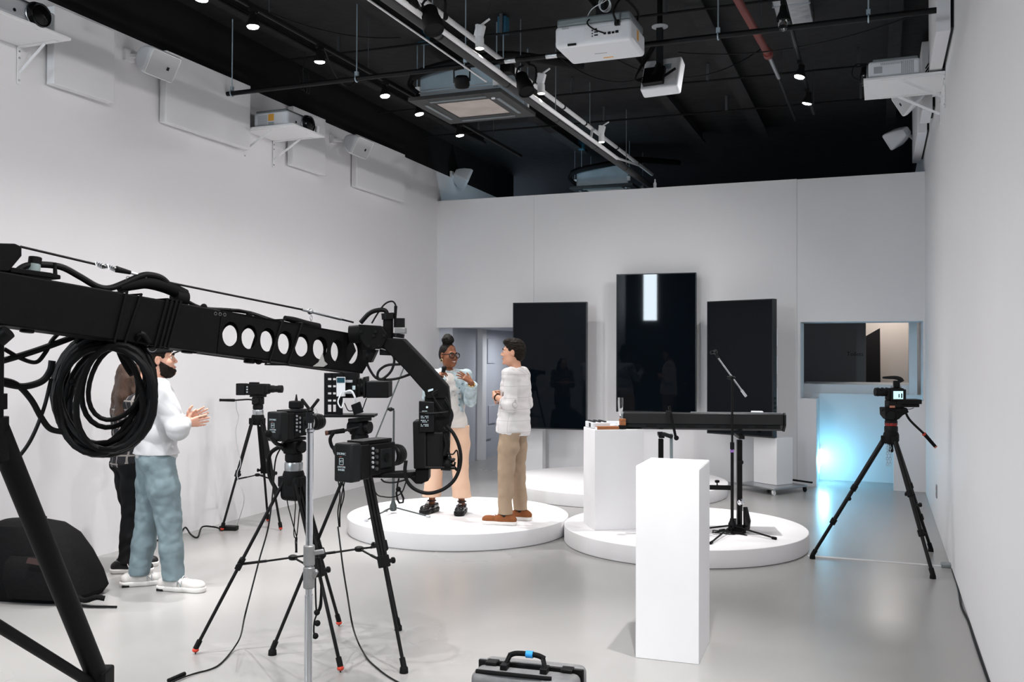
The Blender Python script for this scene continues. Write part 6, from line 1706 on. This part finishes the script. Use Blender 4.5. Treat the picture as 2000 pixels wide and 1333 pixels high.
M['jeans'] = mat('light blue denim', (.185, .245, .27), .85, spec=.15, noise=.32, nscale=7, bump=.15, bscale=300)
M['denimjacket'] = mat('bleached denim', (.38, .46, .49), .85, spec=.15, noise=.5, nscale=14, bump=.2, bscale=200)
M['denimdark'] = mat('dark denim seam', (.12, .17, .19), .85)
M['sweat'] = mat('white sweatshirt jersey', (.54, .545, .56), .9, spec=.1, noise=.03, nscale=8, bump=.1, bscale=300)
M['tshirt'] = mat('off white jersey', (.62, .59, .565), .9, spec=.1)
M['blackcloth'] = mat('black trousers cloth', (.010, .010, .011), .85, spec=.15)
M['suede'] = mat('brown suede', (.23, .085, .035), .85, spec=.1, noise=.15, nscale=25)
M['shoewhite'] = mat('white shoe leather', (.60, .575, .555), .6, noise=.08, nscale=18); M['solewhite'] = mat('white rubber sole', (.76, .74, .72), .6)
M['patent'] = mat('black patent leather', (.010, .010, .011), .16, spec=.6); M['gold'] = mat('gold', (.75, .52, .22), .25, metal=1)
M['blackshoe'] = mat('black shoe leather', (.012, .012, .013), .45, spec=.3)
M['sock'] = mat('black sock', (.012, .012, .013), .9)
W3 = lambda p: np.array(p, float)
Dp = lambda x, y, d: W3(onD(x, y, d))

# ================= 1. man in the checked white shirt, on the platform, seen from behind his left side
g = Fig(1.69, (-3.165, 7.95), (-3.12, 8.24), (-.995, -.02), head=(-.97, -.22, .02), z0=PH, lean=-.01, shift=(.0, 0))
t = thing('person', 'person in a white checked shirt and khaki trousers, hands joined, back half turned to us', 'person', ((g.fl + g.fr) / 2))
wr_l = Dp(961, 779, 8.58); wr_r = wr_l + g.f * .01 + g.r * .05 + V3(0, 0, .01)
el_l = g.sl + V3(.03, -.03, -.275); el_r = g.sr + V3(.02, .02, -.275) + g.r * .04
wr_l = el_l + nrm(g.f * .75 + g.r * .42 + V3(0, 0, .28)) * .235; wr_r = el_r + nrm(g.f * .72 - g.r * .48 + V3(0, 0, .28)) * .235
arms = [(g.sl, el_l, wr_l), (g.sr, el_r, wr_r)]
lo, hi = box_of([g.fl, g.fr, g.sl, g.sr, el_l, el_r, wr_l, wr_r, g.hc + V3(0, 0, .12)], .17); lo[2] = g.z0 + .01
v = Vox(lo, hi, .0048); body_sdf(v, g, .012, arms); head_sdf(v, g, nose=1.1)
hand(v, wr_l, g.f * .5 + g.r * .8 + V3(0, 0, .1), g.r * .3 - g.f * .9, 1, (.5, .55, .6, .65)); hand(v, wr_r, g.f * .4 - g.r * .85 + V3(0, 0, .12), -g.f * .9 - g.r * .2, -1, (.5, .55, .6, .65))
v.mesh('body', 'skin_light', t)
face_parts(g, t, 'lip_light', 'hairdark')
v = Vox(g.hc - .2, g.hc + .22, .0045); q = g.H / 1.72
v.ell(g.h(0, -.020, .045), np.array((.082, .100, .090)) * q, g.HA, .02); v.ell(g.h(0, .045, .098), np.array((.058, .050, .034)) * q, g.HA, .03); v.ell(g.h(0, -.055, -.005), np.array((.072, .060, .080)) * q, g.HA, .03)
v.sub_ell(g.h(0, .10, -.015), np.array((.12, .075, .085)) * q, g.HA, .012)
for x in (-1, 1): v.sub_ell(g.h(x * .085, .0, -.022), np.array((.03, .030, .045)) * q, g.HA, .008)
v.wrinkle(.003, 130, 5); v.mesh('hair', 'hairdark', t)
top_cloth(t, 'shirt', g, 'shirtcheck', .485, arms, .016, 11, .0045, cuff=.42, hemdrop=.12, neck=.066, sleeve_r=(.064, .058, .054), belly=(.162, .128), chest=(.162, .115))
MB().torus(Vector(g.nb + g.u * .016), (0, 0, 1), .062, .010, 24, 8).build('collar', 'shirtcheck', t, world=True)
legs_cloth(t, 'trousers', g, 'khaki', .495, .098, (.095, .094, .074, .068, .062), 21, .0045, belly=(.152, .108, .115))
for el, wr in ((el_l, wr_l), (el_r, wr_r)):
    e = el + (wr - el) * .40; MB().torus(Vector(e), Vector(wr - el), .050, .010, 22, 8).build('rolled_cuff', 'shirtcheck', t, world=True)
p = wr_l + (el_l - wr_l) * .12
wb_ = MB().torus(Vector(p), Vector(wr_l - el_l), .030, .006, 22, 8).build('watch', 'black', t, world=True)
for ft, d in ((g.fl, (-.99, -.08)), (g.fr, (-.98, .05))):
    shoe(t, ft, d, .285, 'suede', 'solewhite', .043, .03)
    v = Vox(ft + V3(-.09, -.09, .05), ft + V3(.09, .09, .16), .005); v.rc(ft + V3(0, 0, .06), ft + V3(0, 0, .13), .042, .040, .01); v.mesh('sock', 'sock', t)

# ================= 2. woman in the denim jacket holding a microphone
g = Fig(1.66, (-3.785, 8.37), (-4.08, 8.31), (.55, -.83), head=(.86, -.46, -.06), z0=PH, hipw=1.15, shift=(.01, .0))
# her left is on the right of the picture
t = thing('person', 'person in a pale denim jacket and peach trousers speaking into a microphone', 'person', ((g.fl + g.fr) / 2))
D0 = 9.2
wr_r = Dp(852, 742, 8.98); el_r = Dp(836, 776, 9.18); 
wr_l = Dp(921, 748, 8.92); el_l = Dp(919, 783, 9.10)
arms = [(g.sl, el_l, wr_l), (g.sr, el_r, wr_r)]
lo, hi = box_of([g.fl, g.fr, g.sl, g.sr, el_l, el_r, wr_l, wr_r, g.hc + V3(0, 0, .12)], .17); lo[2] = g.z0 + .01
v = Vox(lo, hi, .0048); body_sdf(v, g, .0, arms, True); head_sdf(v, g, 1.1, 1.15)
tips = hand(v, wr_r, (.50, -.25, .55), (.6, .3, -.5), 1, (.75, .75, .75, .75), sc=.95)
hand(v, wr_l, (-.62, -.28, .52), (-.55, .35, -.6), -1, (.12, .16, .2, .25), spread=.35, sc=.97, thumb=(.5, .7, .1))
v.mesh('body', 'skin_dark', t)
face_parts(g, t, 'lip_dark', 'hairblack', open_smile=True)
v = Vox(g.hc - .2, g.hc + V3(.22, .22, .30), .0048); q = g.H / 1.72
v.ell(g.h(0, -.022, .036), np.array((.079, .095, .092)) * q, g.HA, .02); v.ell(g.h(0, -.05, -.01), np.array((.070, .058, .07)) * q, g.HA, .03)
v.sub_ell(g.h(0, .098, -.02), np.array((.125, .078, .092)) * q, g.HA, .012)
for x in (-1, 1): v.sub_ell(g.h(x * .085, .012, -.03), np.array((.03, .040, .050)) * q, g.HA, .008)
v.mesh('hair', 'hairblack', t)
v = Vox(g.hc + V3(-.14, -.14, .04), g.hc + V3(.14, .14, .30), .0048)
c_ = g.h(0, -.020, .152); v.ell(c_, np.array((.060, .060, .048)) * q, g.HA, .01)
rg = np.random.RandomState(2)
for k in range(16):
    dd = nrm(rg.normal(size=3)); v.ell(c_ + dd * .040 * q, np.array((.026, .026, .024)) * q, None, .012)
v.wrinkle(.004, 150, 3); v.mesh('hair_bun', 'hairblack', t)
MB().torus(Vector(g.h(0, -.018, .112)), Vector(g.hu), .036, .007, 20, 8).build('hair_tie', 'black', t, world=True)
# glasses
gl = bpy.data.objects.new('glasses', None); COL.objects.link(gl); gl.parent = t; gl.empty_display_size = .03
for x in (-1, 1):
    pts = []
    for k in range(20):
        a_ = 2 * PI * k / 20; c1, s1 = math.cos(a_), math.sin(a_)
        pts.append(Vector(g.h(x * .034 + .027 * math.copysign(abs(c1) ** .75, c1), .108 - .006 * abs(x * .034 + .027 * c1) / .06, .003 + .024 * math.copysign(abs(s1) ** .75, s1))))
    MB().tube(pts, .0042, 8, closed=True).build('rim', 'blackgloss', gl, world=True)
    MB().tube([Vector(g.h(x * .062, .102, .012)), Vector(g.h(x * .078, .05, .012)), Vector(g.h(x * .081, -.005, .010))], .004, 8, smooth=3).build('temple', 'blackgloss', gl, world=True)
MB().tube([Vector(g.h(-.008, .110, .008)), Vector(g.h(.008, .110, .008))], .004, 8).build('bridge', 'blackgloss', gl, world=True)
for x in (-1, 1):
    e = g.h(x * .082, -.006, -.055); MB().torus(Vector(e), Vector(g.hr), .018, .0025, 20, 6).build('earring', 'gold', t, world=True)
top_cloth(t, 'top', g, 'tshirt', .492, [(g.sl, g.sl + (el_l - g.sl) * .35, g.sl + (el_l - g.sl) * .7), (g.sr, g.sr + (el_r - g.sr) * .35, g.sr + (el_r - g.sr) * .7)], .006, 31, .004, cuff=.6, hemdrop=.15, neck=.060, belly=(.168, .128), chest=(.158, .125), sleeve_r=(.056, .05, .05), hemflare=.012, shoulder=.044)
def opening(v):
    # the jacket hangs open: take a wedge out of the front
    P0 = g.che + g.f * .16
    for dz, w_ in ((.10, .040), (.04, .055), (-.02, .070), (-.08, .082), (-.14, .092), (-.20, .100), (-.26, .108)):
        v.sub_ell(P0 + V3(0, 0, dz) - g.r * .005, (w_, .17, .055), g.A, .006)
top_cloth(t, 'denim_jacket', g, 'denimjacket', .575, arms, .012, 33, .005, cuff=.90, neck=.066, belly=(.162, .122), chest=(.166, .122), sleeve_r=(.060, .058, .056), open_front=opening, shoulder=.05)
# pocket flaps, buttons and cuffs of the jacket
fp = lambda x, z, o=.0: g.che + g.r * x + V3(0, 0, z) + g.f * (.142 - abs(x) * .45 + o)
for x in (-.10,):
    MB().tube([Vector(fp(x - .04, .045)), Vector(fp(x, .030, .004)), Vector(fp(x + .04, .045))], .006, 6, smooth=3).build('pocket_flap', 'denimdark', t, world=True)
for k in range(4):
    p = fp(-.095, .0 - .055 * k, .012); MB().ball(Vector(p), .008, 10, 8).build('button', 'denimdark', t, world=True)
for el, wr, m_ in ((el_l, wr_l, 'denimjacket'), (el_r, wr_r, 'denimjacket')):
    e = el + (wr - el) * .84; MB().torus(Vector(e), Vector(wr - el), .052, .011, 22, 8).build('jacket_cuff', m_, t, world=True)
e = wr_l + (el_l - wr_l) * .08; MB().torus(Vector(e), Vector(wr_l - el_l), .030, .006, 20, 8).build('bracelet', 'gold', t, world=True)
# faded print on the top
pr_ = MB()
rg = random.Random(5)
for k in range(26):
    x, z = rg.uniform(-.055, .06), rg.uniform(-.10, -.02); s_ = rg.uniform(.004, .012)
    p = g.che + g.r * x + V3(0, 0, z) + g.f * (.135 - x * x * 3.2)
    pr_.ball(Vector(p), (s_, s_, s_ * .5), 8, 6)
o = pr_.build('faded_print', 'greyplastic', t, world=True); o['kind'] = 'stuff'
legs_cloth(t, 'trousers', g, 'peach', .512, .155, (.112, .110, .082, .084, .098), 41, .003, belly=(.185, .148, .13), f=24)
for ft, d in ((g.fl, (.25, -.95)), (g.fr, (-.05, -1))):
    up = shoe(t, ft, d, .25, 'patent', 'black', .046, .042, .075, 'chunky_shoe', 1.06)
    p = ft + V3(0, 0, .115); MB().torus(Vector(p), (0, 0, 1), .040, .006, 20, 8).build('ankle_strap', 'patent', t, world=True)
    dd = nrm((d[0], d[1], 0)); p = ft + dd * .075 + V3(0, 0, .10); MB().ball(Vector(p), (.016, .016, .010), 12, 8).build('buckle', 'chrome', t, world=True)
# handheld microphone
mic = thing('microphone', 'black handheld microphone at the mouth of the denim jacket wearer', 'microphone', wr_r)
gr = wr_r + nrm((.50, -.25, .55)) * .075 + nrm((.6, .3, -.5)) * .028
ax_ = nrm(V3(.30, -.05, .95)); o = Vector(wr_r)
MB().cyl(Vector(gr - ax_ * .12) - o, Vector(gr + ax_ * .05) - o, .011, .016, n=14).build('handle', 'black', mic)
MB().cyl(Vector(gr + ax_ * .045) - o, Vector(gr + ax_ * .058) - o, .020, n=16).build('collar_ring', 'darkgrey', mic)
MB().ball(Vector(gr + ax_ * .078) - o, .024, 16, 12).build('grille', 'blackmat', mic)

# ================= 3. man in the white sweatshirt at the left
g = Fig(1.78, (-5.04, 5.43), (-4.70, 5.41), (.62, .78), head=(.80, .58, .10), z0=0., shift=(-.02, .02))
t = thing('person', 'person in a white sweatshirt and pale jeans clapping, at the left', 'person', ((g.fl + g.fr) / 2))
el_r = Dp(346, 838, 6.62); el_l = g.sl + g.f * .10 + V3(0, 0, -.27) - g.r * .03
wr_r = Dp(362, 828, 6.84); wr_l = wr_r + g.f * .012 - g.r * .035 + V3(0, 0, .012)
arms = [(g.sl, el_l, wr_l), (g.sr, el_r, wr_r)]
lo, hi = box_of([g.fl, g.fr, g.sl, g.sr, el_l, el_r, wr_l, wr_r, g.hc + V3(0, 0, .12)], .17); lo[2] = .01
v = Vox(lo, hi, .0048); body_sdf(v, g, .012, arms); head_sdf(v, g)
hd = W3(CR) * .75 + W3(CF) * .35
hand(v, wr_r, hd + V3(0, 0, .12), -g.r, 1, (.10, .12, .15, .2), spread=.12); hand(v, wr_l, hd + V3(0, 0, .42), g.r, -1, (.08, .1, .12, .16), spread=.12)
v.mesh('body', 'skin_pale', t)
face_parts(g, t, 'lip_light', 'hairdark')
q = g.H / 1.72
v = Vox(g.hc - .22, g.hc + .24, .0045)
v.ell(g.h(0, -.020, .035), np.array((.081, .098, .088)) * q, g.HA, .02); v.ell(g.h(0, -.055, -.02), np.array((.070, .055, .075)) * q, g.HA, .03)
v.sub_ell(g.h(0, .10, -.02), np.array((.12, .075, .088)) * q, g.HA, .012)
for x in (-1, 1): v.sub_ell(g.h(x * .085, .002, -.015), np.array((.03, .028, .045)) * q, g.HA, .008)
v.wrinkle(.002, 150, 8); v.mesh('hair', 'hairdark', t)
v = Vox(g.hc - .2, g.hc + .2, .0042)
v.ell(g.h(0, .030, -.045), np.array((.065, .069, .080)) * q, g.HA, .02); v.ell(g.h(0, .048, -.09), np.array((.049, .052, .042)) * q, g.HA, .025)
for x in (-1, 1): v.ell(g.h(x * .052, .020, -.055), np.array((.028, .036, .060)) * q, g.HA, .02)
v.cut(g.h(0, .05, -.040), nrm(g.hu * .8 + g.hf * .6)); v.sub_ell(g.h(0, .105, -.060), np.array((.020, .03, .010)) * q, g.HA, .005)
v.cut(g.h(0, .0, 0), -g.hf + g.hu * .0); v.wrinkle(.0015, 200, 9); v.mesh('beard', 'hairdark', t)
v = Vox(g.hc - .2, g.hc + .26, .005)
v.ell(g.h(0, -.012, .055), np.array((.088, .106, .085)) * q, g.HA, .02); v.cut(g.h(0, 0, .048), -g.hu); v.wrinkle(.001, 60, 4)
cp = v.mesh('cap', 'blackcloth', t)
pts = [g.h(x, .085 + .075 * math.cos(x / .075 * 1.45), .052 - .018 * (x / .075) ** 2) for x in np.linspace(-.075, .075, 13)]
MB().prism([Vector(p) for p in pts], Vector(g.hu) * .006).build('cap_brim', 'blackcloth', cp, world=True)
top_cloth(t, 'sweatshirt', g, 'sweat', .545, arms, .026, 51, .007, cuff=.93, neck=.066, belly=(.162, .118), chest=(.172, .122), sleeve_r=(.078, .072, .050), f=26, shoulder=.056)
v = Vox(*(lambda a: (a[0], a[1]))(box_of([g.pel], .26)), .006)
v.ell(g.pel + V3(0, 0, .02), (.180 * q, .138 * q, .30 * q), g.A, .02); v.cut(V3(0, 0, g.z0 + g.H * .560), (0, 0, 1)); v.cut(V3(0, 0, g.z0 + g.H * .528), (0, 0, -1)); v.mesh('hem_rib', 'sweat', t)
MB().torus(Vector(g.nb + g.u * .022 + g.f * .005), Vector(g.u + g.f * .25 * 0), .060, .009, 24, 8).build('neck_rib', 'sweat', t, world=True)
for el, wr in ((el_l, wr_l), (el_r, wr_r)):
    e = el + (wr - el) * .90; MB().torus(Vector(e), Vector(wr - el), .038, .011, 22, 8).build('cuff_rib', 'sweat', t, world=True)
legs_cloth(t, 'jeans', g, 'jeans', .55, .080, (.108, .108, .086, .078, .072), 61, .003, belly=(.168, .128, .12), f=46)
def logo(up, ft, d, side, m, letter=None, swoosh=False, off=.046):
    d = nrm((d[0], d[1], 0)); l = V3(d[1], -d[0], 0) * side
    p = ft + d * .075 + l * off + V3(0, 0, .062)
    if letter: text_mesh('side_mark', letter, .06, m, up, Vector(p) - up.parent.location, Vector(d * side * 1.) , Vector(nrm(V3(0, 0, 1) - l * .25)), .001)
    if swoosh: MB().tube([Vector(p + d * a + V3(0, 0, b) + l * .002) for a, b in ((-.05, .02), (-.035, -.012), (.0, -.014), (.06, .012))], [.003, .010, .008, .003], 8, smooth=4).build('side_mark', m, up, world=True)
for ft, d in ((g.fl, (.75, .66)), (g.fr, (.98, .18))):
    up = shoe(t, ft, d, .315, 'shoewhite', 'solewhite', .048, .032, .085)
    logo(up, ft, d, 1, 'greymetal', letter='N', off=.058)
    dd = nrm((d[0], d[1], 0)); MB().box(Vector(ft - dd * .085 + V3(0, 0, .010)), (.05, .09, .016), (0, 0, math.atan2(dd[1], dd[0]))).build('heel_pad', 'darkgrey', up, world=True)

# ================= 4. woman in black behind the cable coil
g = Fig(1.63, (-5.52, 5.86), (-5.42, 5.70), (.45, .89), head=(.5, .86, 0), z0=0., shift=(.0, .0))
t = thing('person', 'person with long brown hair in black trousers, half hidden behind the cable coil', 'person', ((g.fl + g.fr) / 2))
el_r = g.sr + g.r * .03 + V3(0, 0, -.26) + g.f * .03; wr_r = el_r + nrm(g.f * .75 - g.r * .45 + V3(0, 0, .2)) * .22
el_l = g.sl - g.r * .03 + V3(0, 0, -.26) + g.f * .03; wr_l = el_l + nrm(g.f * .75 + g.r * .45 + V3(0, 0, .2)) * .22
arms = [(g.sl, el_l, wr_l), (g.sr, el_r, wr_r)]
lo, hi = box_of([g.fl, g.fr, g.sl, g.sr, el_l, el_r, wr_l, wr_r, g.hc + V3(0, 0, .12)], .17); lo[2] = .01
v = Vox(lo, hi, .0055); body_sdf(v, g, .014, arms, True); head_sdf(v, g)
hand(v, wr_r, g.f * .6 - g.r * .7, -g.f, 1, (.5, .5, .5, .5), sc=.95); hand(v, wr_l, g.f * .6 + g.r * .7, -g.f, -1, (.5, .5, .5, .5), sc=.95)
v.mesh('body', 'skin_pale', t)
face_parts(g, t, 'lip_light', 'hairbrown')
q = g.H / 1.72
v = Vox(g.hc - V3(.22, .22, .5), g.hc + .2, .0055)
v.ell(g.h(0, -.022, .030), np.array((.086, .102, .098)) * q, g.HA, .02)
for x in (-.055, -.02, .02, .055): v.chain([g.h(x, -.06, -.02), g.h(x * 1.35, -.085, -.16), g.h(x * 1.4, -.10, -.30), g.h(x * 1.25, -.105, -.40)], [.05, .045, .04, .022], .03)
for x in (-1, 1): v.chain([g.h(x * .07, .0, .0), g.h(x * .085, .0, -.12), g.h(x * .09, -.02, -.25)], [.03, .03, .02], .03)
v.sub_ell(g.h(0, .12, -.03), np.array((.085, .09, .13)) * q, g.HA, .012); v.wrinkle(.004, 60, 12, (1, 1, .15)); v.mesh('hair', 'hairbrown', t)
top_cloth(t, 'plaid_shirt', g, 'plaid', .50, arms, .020, 71, .006, cuff=.95, neck=.06, belly=(.145, .105), chest=(.152, .11), sleeve_r=(.062, .058, .045), shoulder=.046)
legs_cloth(t, 'trousers', g, 'blackcloth', .52, .075, (.092, .090, .066, .060, .058), 81, .005, belly=(.155, .118, .115))
for ft, d in ((g.fl, (.72, .69)), (g.fr, (.86, .5))):
    up = shoe(t, ft, d, .27, 'blackshoe', 'solewhite', .044, .032, .085)
    logo(up, ft, d, 1, 'shoewhite', swoosh=True, off=.047)
bpy.context.view_layer.update()
